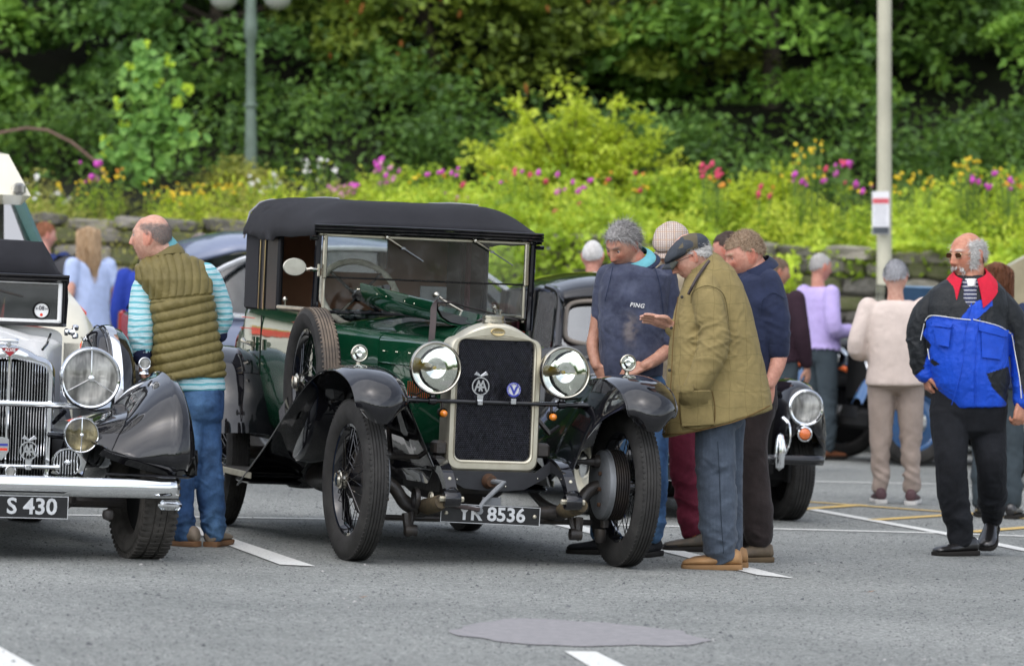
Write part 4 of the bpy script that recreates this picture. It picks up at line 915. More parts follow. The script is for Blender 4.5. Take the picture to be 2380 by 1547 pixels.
# tub: right side is open-topped so the cabin shows
def tub_side(s):
    mb = MB(); G = []
    for y, x, z1 in ((1.42, .60, 1.236), (1.7, .612, 1.236), (2.1, .618, 1.236), (2.5, .618, 1.236), (2.9, .610, 1.236), (2.99, .600, 1.236)):
        G.append([(s*(x-.10), y, .52), (s*(x-.035), y, .60), (s*(x-.008), y, .75), (s*x, y, .92), (s*x, y, 1.10), (s*(x-.006), y, 1.19), (s*(x-.018), y, z1)])
    mb.grid(G, .012); b_ = mb.build('body_side', GREEN, SUN, ang=50, fix=True)
    for z, y0, y1 in ((1.168, 1.2, 3.0), (1.108, 1.5, 3.0)):
        mb = MB(); mb.tube([(s*(.6135-.006*(z > 1.15)+(0 if y > 1.6 else -.010)), y, z+.004*math.sin((y-y0))) for y in np.linspace(max(y0, 1.45), y1, 12)], .0026, 5); mb.build('coach_line', M_RED, b_)
    mb = MB(); mb.tube([(s*.6185, 2.50, .60), (s*.6185, 2.50, 1.19)], .004, 5); mb.tube([(s*.615, 1.56, .62), (s*.617, 1.56, 1.18)], .004, 5); mb.build('door_gap', M_DARK, b_); tag(b_.children[-1], kind='stuff')
    mb = MB(); mb.rbox((s*.60, 1.88, 1.246), (.045, .58, .022), .006); mb.build('door_capping', mat('worn_wood_nickel', (.50, .46, .36), .4, .6), b_)
    mb = MB(); mb.tube([(s*.60, 2.06, 1.25), (s*.60, 2.06, 1.285)], .007, 6); mb.lathe([(.012, -.01), (.014, 0), (.008, .012), (0, .014)], (s*.60, 2.06, 1.292), n=10); mb.build('peg', NICKEL, b_)
    mb = MB(); mb.tube([(s*.625, 2.64, 1.035), (s*.665, 2.64, 1.035)], .010, 8); mb.tube([(s*.665, 2.72, 1.045), (s*.668, 2.66, 1.036), (s*.668, 2.60, 1.034), (s*.662, 2.50, 1.03)], [.016, .010, .010, .017], 8); mb.tube([(s*.63, 2.63, .99), (s*.63, 2.63, 1.07)], .013, 8); mb.build('door_handle', NICKEL, b_)
    mb = MB(); mb.tube([(s*.622, 2.42, 1.0), (s*.622, 2.42, 1.06)], .012, 8); mb.build('lock', NICKEL, b_)
for s in (-1, 1): tub_side(s)
mb = MB(); G = []   # tail
for y, hw, z1, z0 in ((2.985, .60, 1.236, .55), (3.06, .60, 1.20, .56), (3.2, .585, 1.16, .56), (3.4, .545, 1.08, .58), (3.55, .49, .98, .62), (3.66, .40, .86, .68)):
    G.append((y, bsec(hw, z0, z1-.06, z1, .5)))
sections(mb, G); tl = mb.build('tail', GREEN, SUN, ang=50, fix=True)
mb = MB(); mb.tube([(-.600, 3.0, 1.105), (-.592, 3.1, 1.08), (-.586, 3.2, 1.04), (-.546, 3.4, .95), (-.49, 3.55, .84)], .0026, 5); mb.build('coach_line', M_RED, tl)
mb = MB(); mb.box((0, 2.2, .58), (1.1, 1.7, .03)); mb.box((0, 1.44, .86), (1.1, .02, .60)); mb.build('floor', M_DARK, SUN, smooth=False)
mb = MB(); mb.rbox((0, 2.46, .95), (1.08, .14, .58), .04, Matrix.Rotation(R(-8), 3, 'X')); mb.rbox((0, 2.2, .80), (1.08, .46, .16), .04); seat = mb.build('seat', mat('green_black_leather', (.018, .028, .026), .45, var=.2), SUN)
for k in range(15):
    mb = MB(); mb.rbox((-.49+.07*k, 2.43, 1.21), (.066, .13, .07), .022); mb.build('seat_roll', mat('seat_leather', (.020, .034, .032), .4) if k == 0 else bpy.data.materials['seat_leather'], seat)
for s in (-1, 1): mb = MB(); mb.box((s*.572, 2.0, 1.0), (.012, 1.0, .46)); mb.build('door_trim', M_MAROON if s > 0 else LEATHER_BROWN, SUN, smooth=False)
mb = MB(); mb.rbox((.17, 1.54, 1.16), (.75, .03, .16), .01); mb.build('dashboard', mat('walnut', (.06, .03, .015), .3, coat=1), SUN)
mb = MB(); mb.rbox((.10, 1.56, 1.355), (.15, .012, .085), .004); o = mb.build('interior_mirror', M_GREYMETAL, SUN); mb = MB(); mb.lathe([(.011, 0), (.012, -.02), (0, -.028)], (.10, 1.55, 1.35), (0, 1, 0), 10); mb.build('knob', NICKEL, o)
# steering wheel
M = Matrix.Translation((-.275, 1.72, 1.335)) @ Matrix.Rotation(R(-34), 4, 'X')
mb = MB(); ring = [M @ Vector((.215*math.cos(a), 0, .215*math.sin(a))) for a in np.linspace(0, 2*math.pi, 49)[:-1]]
mb.tube(ring, [.0165+.0022*(k % 2) for k in range(48)], 10, closed=True); sw = mb.build('steering_wheel', mat('corded_rim', (.46, .44, .36), .8, col2=(.30, .29, .24), vscale=40), SUN)
mb = MB()
for k in range(4): a = R(45+90*k); mb.tube([M @ Vector((0, .02, 0)), M @ Vector((.21*math.cos(a), 0, .21*math.sin(a)))], .009, 6)
mb.lathe([(.035, -.02), (.038, .01), (.02, .05)], M @ Vector((0, 0, 0)), M.to_3x3() @ Vector((0, -1, 0)), 16); mb.tube([M @ Vector((0, -.02, 0)), M @ Vector((0, -.5, -.28))], .018, 8); mb.build('spokes', BLACK, sw)
# --- screen
ws = empty('windscreen'); ws.parent = SUN; Y = 1.38
mb = MB(); mb.box((0, Y, 1.535), (1.11, .004, .225)); mb.build('upper_glass', GLASS_DIRTY, ws, smooth=False)
mb = MB(); mb.box((0, Y+.015, 1.32), (1.12, .004, .20)); mb.build('lower_glass', GLASS_DIRTY, ws, smooth=False)
mb = MB(); mb.rbox((0, Y, 1.652), (1.16, .03, .022), .005); mb.build('top_rail', NICKEL_DULL, ws)
for s in (-1, 1):
    mb = MB(); mb.rbox((s*.566, Y-.004, 1.535), (.024, .03, .235), .005); mb.build('side_rail', NICKEL, ws)
    mb = MB(); mb.rbox((s*.562, Y+.012, 1.32), (.012, .02, .20), .003); mb.build('lower_rail', NICKEL_DULL, ws)
    mb = MB(); mb.tube([(s*.602, Y+.03, 1.18), (s*.602, Y+.01, 1.45), (s*.602, Y, 1.68)], [.021, .018, .018], 8); mb.tube([(s*.615, Y-.02, 1.63), (s*.655, Y-.02, 1.63)], .012, 6); mb.build('post', BLACK, ws)
mb = MB(); mb.rbox((0, Y+.006, 1.425), (1.12, .016, .010), .003); mb.build('division', BLACK, ws)
mb = MB(); mb.rbox((0, Y+.012, 1.238), (1.14, .03, .018), .005); mb.build('sill', BLACK, ws)
for x0, z0, x1, z1 in ((-.233, 1.650, -.02, 1.530), (.262, 1.652, .485, 1.528)):
    e = empty('wiper'); e.parent = SUN; a = Vector((x0, Y-.035, z0)); b_ = Vector((x1, Y-.02, z1))
    mb = MB(); mb.lathe([(.013, 0), (.013, -.015), (.008, -.022), (0, -.023)], a+Vector((0, .015, 0)), (0, 1, 0), 12); mb.tube([a, a.lerp(b_, .42)], [.007, .005], 6); mb.build('arm', NICKEL, e)
    mb = MB(); mb.tube([a.lerp(b_, .36), b_], [.0045, .0035], 5); mb.box(a.lerp(b_, .45), (.02, .012, .012)); mb.build('blade', M_GREYMETAL, e)
mb = MB(); mb.tube([(-.60, Y-.01, 1.462), (-.63, Y-.02, 1.462), (-.645, Y-.02, 1.465), (-.665, Y-.02, 1.462), (-.675, Y-.02, 1.468)], [.008, .012, .014, .009, .006], 8); mb.rbox((-.60, Y-.02, 1.46), (.016, .012, .07), .004); mm_ = mb.build('mirror', NICKEL, SUN)
mb = MB(); mb.lathe([(.062, .0), (.066, .004), (.062, .010), (.04, .013), (0, .014)], ax=(0, 1, 0), n=28); mb.lathe([(0, -.001), (.062, 0)], ax=(0, 1, 0), n=28); mb.v = [(x*.98-.735, y+Y-.03, z*.72+1.472) for x, y, z in mb.v]; mb.build('mirror_head', mat('mirror_back', (.55, .53, .45), .3, .7), mm_, fix=True)
# --- hood
hood = empty('hood'); hood.parent = SUN; M_PILLAR = mat('black_pillar_paint', (.008, .008, .010), .42, spec=.3)
def hood_top(x, y):
    ax = abs(x)/.63; t = min(1, max(0, (y-1.33)/.30)); zc = 1.705+.135*math.sin(t*math.pi/2)+.012*math.sin(max(0, (y-1.6))*2.2); te = max(0, (y-2.85)/.1); zc -= .012*te**2+.0*y
    edge = 1.700-.012*math.sin(math.pi*min(1, max(0, (y-1.4)/1.5)))
    if y > 2.1: edge -= .03*math.sin((y-2.1)*1.6)
    a0 = .50+.26*min(1, max(0, (y-1.45)/1.0)); k = (1-max(0, (ax-a0)/(1-a0))**2.0) if ax > a0 else 1; sag = -.010*math.sin((y-1.6)*9)*(1-abs(ax-.4))*.4*(t)
    return edge+(zc-edge)*max(0, k)**.62+sag*.3
ys = list(np.linspace(1.33, 2.95, 42)); G = []
for y in ys:
    row = []
    for j in range(41):
        a = -1+2*j/40; x = .635*math.copysign(abs(a)**.85, a) if a else 0; z = hood_top(x, y); row.append((x, y, z))
    row = [(row[0][0]-.002, y, row[0][2]-.055+.02*math.sin(y*5)*(y > 2.2))]+row+[(row[-1][0]+.002, y, row[-1][2]-.055)]
    G.append(row)
mb = MB(); mb.grid(G, .006); ht = mb.build('hood_top', M_FABRIC, hood, ang=180, fix=True)
co = get_co(ht.data); nn_ = get_no(ht.data); w_ = np.clip((np.abs(co[:, 0])-.40)/.2, 0, 1)*np.clip((co[:, 1]-1.7)/.8, 0, 1); fold = np.sin((co[:, 2]*60+co[:, 1]*9+2*vnoise(co*5)))*.006+fnoise(co*[9, 7, 16], 2)*.007
set_co(ht.data, co+nn_*(fold*w_)[:, None]+nn_*(vnoise(co*6)*.0025)[:, None])
mb = MB()
for y_, dz in ((1.322, .0), (1.318, -.016), (1.322, -.032)): mb.tube([(x, y_, 1.700+dz+.004*(1-(x/.64)**2)) for x in np.linspace(-.640, .640, 16)], .0075, 6)
mb.build('front_lip', BLACK, hood); tag(hood.children[-1], kind='stuff')
mb = MB(); mb.rbox((0, 1.36, 1.672), (1.24, .05, .03), .008); mb.build('header', BLACK, hood)
P = [(-.635, 2.92, 1.62)]+[(.60*a, 2.945-.0*abs(a), hood_top(.60*a, 2.945)+.010) for a in np.linspace(-1, 1, 21)]+[(.635, 2.92, 1.62)]
mb = MB(); mb.tube(P, .006, 6); mb.build('piping', mat('pale_piping', (.26, .26, .28), .6), hood)
mb = MB(); mb.tube([(x_, y_, hood_top(x_, y_)+.007) for y_, x_ in [(2.93, -.35), (2.6, -.355), (2.2, -.36), (1.9, -.36)]], .005, 6); mb.tube([(.36, y_, hood_top(.36, y_)+.007) for y_ in (2.93, 2.6, 2.2, 1.9, 1.65)], .005, 6); mb.build('seam_piping', bpy.data.materials['pale_piping'], hood); tag(hood.children[-1], kind='stuff')
# back curtain with its window, lined in brown
def back(y, m, nm, th):
    mb = MB(); w0, w1 = .202, .105; zc = 1.555; xc = .02
    hole = [(xc+w0*sx_, zc+w1*sz_) for sx_, sz_ in ((-1, -.8), (-.88, -1), (.8, -1), (1, -.62), (1, .9), (.95, 1), (-.95, 1), (-1, .9))]
    O_ = resamp([(-.575, 1.2), (.575, 1.2), (.575, 1.68), (.5, 1.79), (-.5, 1.79), (-.575, 1.68)], 64, (xc, zc)); I_ = resamp(hole, 64, (xc, zc))
    mb.loft([[(a, y, b) for a, b in O_], [(a, y, b) for a, b in I_], [(a, y+th, b) for a, b in I_], [(a, y+th, b) for a, b in O_]], cap=False); return mb.build(nm, m, hood, smooth=False), I_
back(2.965, M_FABRIC, 'back_curtain', .008); o, I_ = back(2.945, LEATHER_BROWN, 'lining', .006)
mb = MB(); mb.prism([(a, b) for a, b in I_], 2.955, 2.958); mb.build('rear_window', GLASS_DIRTY, hood, smooth=False)
mb = MB(); mb.grid([[(x, y, hood_top(x, y)-.03) for x in np.linspace(-.58, .58, 9)] for y in np.linspace(1.42, 2.94, 8)], .003); mb.build('head_lining', LEATHER_BROWN, hood)
for s in (-1, 1):
    for y0, y1, m, nm in ((2.66, 2.97, M_FABRIC, 'rear_quarter'), (2.585, 2.655, M_PILLAR, 'rear_pillar'), (2.50, 2.58, M_PILLAR if s < 0 else M_MAROON, 'pillar_facing'), (2.22, 2.47, M_PILLAR, 'door_pillar')):
        mb = MB(); mb.rbox((s*.592, (y0+y1)/2, 1.44), (.035, y1-y0, .44), .012); mb.build(nm, m, hood)
    mb = MB(); mb.rbox((s*.613, 2.50, 1.44), (.006, .012, .43), .002); mb.rbox((s*.613, 2.61, 1.44), (.006, .008, .43), .002); mb.build('brass_strip', BRASS, hood); tag(hood.children[-1], kind='stuff')
    mb = MB(); mb.rbox((s*.595, 2.15, 1.658), (.03, 1.6, .03), .008); mb.build('cant_rail', NICKEL_DULL if s < 0 else BLACK, hood)
    mb = MB(); mb.tube([(s*.605, 1.40, 1.44), (s*.605, 1.44, 1.24)], .012, 6); mb.build('stay', BLACK, hood)
# --- chassis and front end
ch = empty('chassis'); ch.parent = SUN
for s in (-1, 1):
    mb = MB(); P = [(.30*s, 3.2, .50), (.34*s, 2.0, .47), (.34*s, .9, .47), (.33*s, .3, .50), (.325*s, 0, .515), (.32*s, -.18, .50), (.32*s, -.30, .44), (.32*s, -.375, .36)]
    P = smooth_path(P, 4); rings = []
    for i, p in enumerate(P):
        h = .07 if p.y > -.05 else .07-.02*min(1, (-.05-p.y)/.3); t = (P[min(i+1, len(P)-1)]-P[max(i-1, 0)]).normalized(); up = Vector((0, -t.z, t.y)).normalized(); up = up if up.z > 0 or abs(up.z) < .1 else -up
        rings.append([p+Vector((-.028, 0, 0))+up*h/2, p+Vector((.028, 0, 0))+up*h/2, p+Vector((.028, 0, 0))-up*h/2, p+Vector((-.028, 0, 0))-up*h/2])
    mb.loft(rings); mb.build('rail', BLACK, ch, ang=30, fix=True)
    mb = MB(); mb.lathe([(0, -.042), (.036, -.042), (.040, -.034), (.040, .034), (.036, .042), (0, .042)], (s*.32, -.385, .345), (1, 0, 0), 18); mb.rbox((s*.32, -.37, .37), (.062, .07, .07), .012); d_ = mb.build('dumb_iron', BLACK, ch, fix=True)
    mb = MB(); mb.lathe([(.014, 0), (.014, .02), (.010, .022), (0, .023)], (s*.32+.042, -.385, .345), (1, 0, 0), 6); mb.lathe([(.014, 0), (.014, .02), (.010, .022), (0, .023)], (s*.32-.042, -.385, .345), (-1, 0, 0), 6); mb.lathe([(.010, 0), (.008, .006), (0, .008)], (s*.32, -.335, .445), (0, -1, .3), 8); mb.build('bolts', NICKEL_DULL, d_); tag(d_.children[-1], kind='stuff')
    for k in range(6):
        L_ = .42-.055*k; mb = MB(); P = [(s*.37, .05+L_*t, .30+.05*t*t-.0-.013*k+.0) for t in np.linspace(-1, 1, 11)]; mb.grid([[(p[0]-.024, p[1], p[2]), (p[0]+.024, p[1], p[2])] for p in P], .010); mb.build('spring_leaf', M_IRON, ch, smooth=False)
    mb = MB(); mb.tube([(s*.37, .05+.45*t, .285+.05*t*t) for t in np.linspace(-.95, -.25, 9)], [.034, .040, .042, .040, .043, .040, .043, .041, .036], 12); mb.build('spring_gaiter', M_GAITER, ch)
    mb = MB(); P = [(s*.30, -.02, .27), (s*.40, -.02, .275), (s*.46, -.02, .30), (s*.51, -.01, .37), (s*.56, 0, .405), (s*.62, 0, .41)]; mb.tube(smooth_path(P, 4), .034, 12); mb.build('axle_end', M_IRON, ch)
    mb = MB(); mb.grid([[(s*(.26+.12*min(1, y)), y, .60), (s*(.30+.10*min(1, y)), y, .48), (s*.33, y, .40)] for y in (.02, .4, .8, 1.3)], .004); mb.build('splash_plate', BLACK, ch)
    mb = MB(); mb.tube([(s*.62, 0, .20), (s*.62, 0, .30), (s*.615, 0, .55)], [.022, .028, .024], 10); mb.lathe([(.03, 0), (.03, .05), (.02, .07), (0, .07)], (s*.60, 0, .19), (0, 0, -1), 12); mb.build('king_pin', M_IRON, ch)
    mb = MB(); mb.lathe([(0, .0), (.150, .0), (.178, .012), (.180, .030)], (s*.575, 0, .42), (s, 0, 0), 48); mb.lathe([(.185, .028), (.185, .04)], (s*.575, 0, .42), (s, 0, 0), 48); mb.build('back_plate', M_GREYMETAL, ch)
    mb = MB(); pr = [(.172, .03)]
    for k in range(7): a = .036+k*.0125; pr += [(.182, a), (.182, a+.006), (.165, a+.0065), (.165, a+.012)]
    mb.lathe(pr+[(0, .125)], (s*.575, 0, .42), (s, 0, 0), 48); mb.build('brake_drum', M_IRON, ch, ang=25, fix=True)
    mb = MB(); mb.tube([(s*.36, .02, .535), (s*.50, .01, .535), (s*.57, 0, .535)], [.013, .013, .026], 8); mb.lathe([(.035, -.02), (.035, .02)], (s*.565, 0, .54), (1, 0, 0), 12); mb.tube([(s*.40, .6, .75), (s*.50, .12, .50)], .014, 6); mb.build('brake_rod', M_IRON, ch); tag(ch.children[-1], kind='stuff')
    mb = MB()
    for dz in (-.02, .06, -.10): mb.lathe([(.011, 0), (.011, .014), (0, .016)], (s*.572, -.06, .42+dz), (-s, 0, 0), 6)
    tag(mb.build('bolts', M_RUST, ch), kind='stuff')
    mb = MB(); mb.tube([(s*.46, -.06, .25), (s*.455, -.08, .17), (s*.44, -.07, .15)], [.026, .022, .03], 8); mb.lathe([(.03, -.03), (.03, .03)], (s*.44, -.08, .165), (1, 0, 0), 10); mb.tube([(s*.40, .0, .335), (s*.44, -.06, .19)], .018, 8); mb.lathe([(.052, -.012), (.056, 0), (.052, .012), (0, .012)], (s*.425, -.10, .33), (1, 0, 0), 20); mb.build('damper', M_IRON, ch)
    mb = MB(); mb.rbox((s*.275, .04, .585), (.07, .09, .075), .012); mb.build('lamp_bracket', M_IRON, ch)
mb = MB(); mb.lathe([(.026, -.006), (.036, -.006), (.036, .006), (.026, .006)], (-.375, -.20, .335), (1, 0, 0), 20)
for k in range(5): a = 2*math.pi*k/5+.3; mb.tube([(-.375, -.20, .335), (-.375, -.20+.03*math.sin(a), .335+.03*math.cos(a))], .004, 5)
mb.build('friction_star', NICKEL_DULL, ch)
mb = MB(); mb.tube([(-.30, -.02, .27), (0, -.02, .262), (.30, -.02, .27)], .032, 12); mb.build('axle_beam', M_IRON, ch)
mb = MB(); mb.tube([(-.60, .15, .215), (.60, .15, .215)], .015, 8); mb.build('track_rod', M_IRON, ch)
# apron below the radiator
mb = MB(); pr = [(-.31, .545), (-.22, .475), (.22, .475), (.31, .545), (.33, .50), (.26, .44), (.16, .385), (0, .372), (-.16, .385), (-.26, .44), (-.33, .50)]; mb.prism(pr, -.06, -.045); mb.build('apron', mat('dull_black_paint', (.022, .023, .027), .42, col2=(.015, .015, .018), vscale=14), ch)
mb = MB()
for x, z in ((-.2, .43), (.06, .40), (.23, .445)): mb.lathe([(.005, 0), (.004, -.003), (0, -.004)], (x, -.061, z), (0, 1, 0), 8)
tag(mb.build('bolts', NICKEL, ch), kind='stuff')
mb = MB(); mb.lathe([(.040, 0), (.034, -.04), (.028, -.06), (0, -.062)], (-.03, -.06, .425), (0, 1, 0), 14); mb.build('crank_bearing', M_RUST, ch)
mb = MB(); mb.tube([(-.03, -.10, .425), (-.02, -.17, .428), (.01, -.19, .425), (-.02, -.20, .40), (-.10, -.21, .325), (-.125, -.215, .285)], [.013, .013, .015, .014, .012, .012], 8); mb.tube([(-.125, -.20, .284), (-.125, -.240, .281)], .018, 12); mb.build('starting_handle', M_GREYMETAL, SUN)
mb = MB(); mb.tube([(-.39, -.22, .322), (-.28, -.24, .306), (-.13, -.25, .288)], .008, 6, up=(0, 0, 1), flat=1.3); mb.build('handle_strap', M_STRAP, SUN)
plate(SUN, -.062, -.215, .262, .53, .098, 'YR 8536', .008, .098, rot=1.2, xs=1.04)
for dx in (-.235, .235): mb = MB(); mb.lathe([(.011, 0), (.010, -.004), (.005, -.008), (0, -.008)], (-.062+dx, -.220, .262-dx*.02), (0, 1, 0), 10); mb.build('plate_bolt', NICKEL_DULL, SUN)
mb = MB(); mb.rbox((-.05, -.19, .325), (.10, .006, .05), .003); mb.build('plate_bracket', M_GREYMETAL, ch)
mb = MB(); mb.lathe([(.0, -.45), (.09, -.43), (.10, -.3), (.10, .3), (.09, .43), (0, .45)], (-.44, 1.35, .36), (0, 1, 0), 20); mb.build('silencer', M_IRON, ch)
mb = MB(); mb.rbox((0, .7, .40), (.34, .8, .22), .05); mb.rbox((0, 1.6, .42), (.26, 1.0, .20), .05); mb.build('engine_tray', M_IRON, ch)
mb = MB(); mb.lathe([(0, -.13), (.10, -.10), (.15, 0), (.10, .10), (0, .13)], (0, 2.85, .41), (0, 1, 0), 20); mb.tube([(-.66, 2.85, .41), (.66, 2.85, .41)], .04, 10); mb.build('rear_axle', M_IRON, ch)
# --- lamps, bar, badges
mb = MB(); mb.tube([(-.475, -.05, .826), (.487, -.05, .826)], .0115, 10)
for s in (-1, 1): mb.tube([(s*.42, -.05, .826), (s*.43, -.03, .826), (s*.53, .08, .828)], [.018, .018, .016], 8); mb.lathe([(.020, -.02), (.022, 0), (.020, .02)], (s*.345, -.05, .826), (1, 0, 0), 12); mb.tube([(s*.345, -.05, .83), (s*.345, -.045, .87)], .013, 8)
mb.build('lamp_bar', BLACK, SUN)
for s in (-1, 1):
    lamp(SUN, s*.345, -.085, .993, .134, yaw=2*s, bars=0); small_lamp(SUN, s*.72, .02, 1.052, .044)
    e = empty('indicator'); e.parent = SUN; mb = MB(); mb.lathe([(.019, 0), (.019, -.018), (.014, -.03), (.006, -.035), (0, -.036)], (s*.292, -.075, .763), (0, 1, 0), 14); mb.build('lens', AMBER, e, fix=True)
    mb = MB(); mb.lathe([(.024, .0), (.025, .03), (.015, .045), (0, .046)], (s*.292, -.075, .768), (0, 1, 0), 14); mb.tube([(s*.292, -.05, .775), (s*.292, -.05, .826)], .008, 6); mb.build('body', M_IRON, e, fix=True)
    mb = MB(); mb.tube([(s*.345, .04, .90), (s*.36, .08, .87), (s*.40, .06, .85), (s*.45, .0, .86)], .005, 5); mb.build('wire', M_IRON, SUN)
aa_badge(SUN, -.100, -.075, .908, 1.02)
e = empty('badge', None, 'round blue and white enamel club badge with a large letter V'); e.parent = SUN; e.location = (.078, -.075, .895)
mb = MB(); mb.lathe([(.038, .002), (.038, -.003), (.036, -.005), (.028, -.005), (.0275, -.003)], ax=(0, 1, 0), n=28); mb.build('rim', M_BLUEENAMEL, e)
mb = MB(); mb.lathe([(.0275, -.003), (0, -.003)], ax=(0, 1, 0), n=28); mb.build('face', M_PLATE_TXT, e)
lettering('V', face_front(0, -.005, -.004), M_BLUEENAMEL, e, 'lettering', size=.058, bold=.0022, depth=.002, xs=1.1)
for k, chh in enumerate('VINTAGE SPORTS CAR CLUB'):
    a = R(215-k*11.3); M2 = Matrix.Translation((.032*math.cos(a), -.0058, .032*math.sin(a))) @ Matrix.Rotation(-(a-math.pi/2), 4, 'Y') @ Matrix.Rotation(math.pi/2, 4, 'X')
    if chh != ' ': lettering(chh, M2, M_WHITE, e, 'letter', size=.0085, depth=.0006)
mb = MB(); mb.rbox((0, .0, -.058), (.032, .012, .034), .003); mb.build('clip', CHROME, e)
# ================================================================ the white and black vintage saloon at the left edge
ALV = empty('vintage_car', car_matrix(-2.52, 23.83, 17), 'white vintage car with black wings and big chrome lamps, cut off by the left edge', 'car')
# radiator
mb = MB(); rings = []; C0 = (0, .70); OUT = resamp(rad_outline(.242, .36, .985, 1.035, .03, sh=.16), 120, C0); INN = resamp(rad_outline(.198, .37, .935, .965, .015, sh=.08), 120, C0)
for P, y in ((OUT, .16), (lerp2(OUT, INN, -.02), .06), (lerp2(OUT, INN, .12), .01), (lerp2(OUT, INN, .5), -.012), (lerp2(OUT, INN, .85), -.006), (INN, .0), (INN, .05)): rings.append([(x, y, z) for x, z in P])
mb.loft(rings, cap=False); rad = mb.build('radiator_shell', CHROME, ALV, ang=60, fix=True)
mb = MB(); mb.prism(INN, .06, .065); mb.build('core', M_DARK, rad, smooth=False)
mb = MB(); mb.rbox((0, 0, .665), (.006, .02, .58), .002); gb = mb.build('grille_bar', CHROME, rad); gb.location.x = -.19
for k in range(1, 28):
    o = gb.copy(); COL.objects.link(o); o.parent = rad; o.location.x = -.19+k*.0141; o.name = 'grille_bar'
e = empty('badge', None, 'red triangular maker badge reading ALVIS at the top of the radiator'); e.parent = ALV; e.location = (0, -.016, 1.005)
mb = MB(); mb.prism([(-.052, .018), (.052, .018), (0, -.034)], -.002, .003); mb.build('border', CHROME, e, smooth=False)
mb = MB(); mb.prism([(-.044, .0145), (.044, .0145), (0, -.027)], -.0035, -.002); mb.build('field', mat('badge_red', (.35, .02, .03), .3), e, smooth=False)
lettering('ALVIS', face_front(0, -.0045, .0045), M_WHITE, e, 'lettering', size=.020, bold=.0004, depth=.001, xs=1.1)
mb = MB(); mb.lathe([(.010, -.05), (.013, -.045), (.013, .045), (.010, .05)], (0, .02, 1.055), (1, 0, 0), 12); mb.tube([(0, .02, 1.03), (0, .02, 1.05)], .012, 8); mb.build('cap_bar', CHROME, rad)
mb = MB(); mb.tube([(0, -.02, .98), (0, -.025, .93), (0, -.02, .37)], [.012, .009, .008], 8); mb.build('centre_strip', CHROME, rad)
# bonnet, scuttle, doors
mb = MB(); st = []
for y, hw, zs, zt in ((.165, .238, .99, 1.04), (.5, .30, 1.01, 1.062), (.8, .37, 1.03, 1.085), (1.0, .425, 1.045, 1.10)): st.append((y, bsec(hw, .42, zs, zt, .7)))
sections(mb, st); bn = mb.build('bonnet', WHITE, ALV, ang=50, fix=True)
mb = MB(); st = []
for y, hw, zs, zt in ((1.008, .427, 1.045, 1.10), (1.15, .475, 1.05, 1.115), (1.28, .52, 1.06, 1.125), (1.36, .545, 1.06, 1.125)): st.append((y, bsec(hw, .40, zs, zt, .6)))
sections(mb, st); mb.build('scuttle', WHITE, ALV, ang=50, fix=True)
mb = MB(); mb.tube([(.20, .165, 1.015), (.29, .5, 1.035), (.36, .8, 1.055), (.43, 1.1, 1.075)], .007, 6); mb.tube([(-.20, .165, 1.015), (-.29, .5, 1.035), (-.36, .8, 1.055), (-.43, 1.1, 1.075)], .007, 6); mb.build('beading', BLACK, bn); tag(bn.children[-1], kind='stuff')
mb = MB(); st = []
for y, hw, zt in ((1.37, .548, 1.12), (2.0, .60, 1.12), (2.8, .60, 1.12), (3.3, .54, 1.05), (3.6, .42, .85)): st.append((y, bsec(hw, .38, zt-.02, zt, .3)))
sections(mb, st); mb.build('body', WHITE, ALV, ang=50, fix=True)
# screen and hood
for s in (-1, 1):
    mb = MB(); mb.rbox((s*.512, 1.30, 1.235), (.022, .025, .215), .006); mb.build('screen_post', M_WHITE, ALV)
    mb = MB(); mb.rbox((s*.535, 1.315, 1.23), (.020, .03, .24), .006); mb.build('outer_post', BLACK, ALV)
    mb = MB(); mb.lathe([(.018, 0), (.020, .012), (.014, .02), (.014, .03), (.022, .04), (.022, .05), (0, .055)], (s*.545, 1.30, 1.085), (s, 0, 0), 14); mb.lathe([(.017, 0), (.017, .02), (.0, .024)], (s*.60, 1.30, 1.10), (0, -.4, 1), 10); mb.lathe([(.017, 0), (.017, .02), (.0, .024)], (s*.60, 1.30, 1.075), (0, -.4, -1), 10); mb.build('wing_nut', CHROME, ALV); tag(ALV.children[-1], kind='stuff')
mb = MB(); mb.box((0, 1.30, 1.235), (1.0, .004, .19)); mb.build('windscreen_glass', glass('shaded_screen', (.35, .38, .38), .4, .02, .1), ALV, smooth=False)
mb = MB(); mb.rbox((0, 1.30, 1.337), (1.04, .022, .012), .004); mb.rbox((0, 1.30, 1.136), (1.04, .025, .022), .006); mb.build('screen_frame', M_WHITE, ALV); tag(ALV.children[-1], kind='stuff')
mb = MB(); mb.rbox((0, 1.305, 1.118), (1.10, .05, .016), .006); mb.build('screen_base', BLACK, ALV)
def htop(x, y):
    ax = abs(x)/.545; t = min(1, (y-1.27)/.16); zt = 1.385+.165*t; ze = 1.37
    return ze+(zt-ze)*(1-max(0, (ax-.80)/.20))
G = []
for y in np.linspace(1.27, 3.1, 24):
    row = [(.545*a, y, htop(.545*a, y)-(.25*max(0, (y-2.6)/.5)**2)) for a in np.linspace(-1, 1, 31)]; row = [(-.55, y, 1.30 if y > 1.3 else 1.345)]+row+[(.55, y, 1.30 if y > 1.3 else 1.345)]; G.append(row)
mb = MB(); mb.grid(G, .006); ht = mb.build('hood', M_FABRIC, ALV, ang=180, fix=True); co = get_co(ht.data); nn_ = get_no(ht.data); set_co(ht.data, co+nn_*(fnoise(co*[5, 5, 9], 2)*.006)[:, None])
mb = MB(); mb.tube([(x, 1.262, 1.372) for x in (-.55, 0, .55)], .009, 6); mb.tube([(x, 1.268, 1.355) for x in (-.55, 0, .55)], .008, 6); mb.rbox((0, 1.30, 1.352), (1.06, .05, .03), .008); mb.build('hood_lip', BLACK, ht); tag(ht.children[-1], kind='stuff')
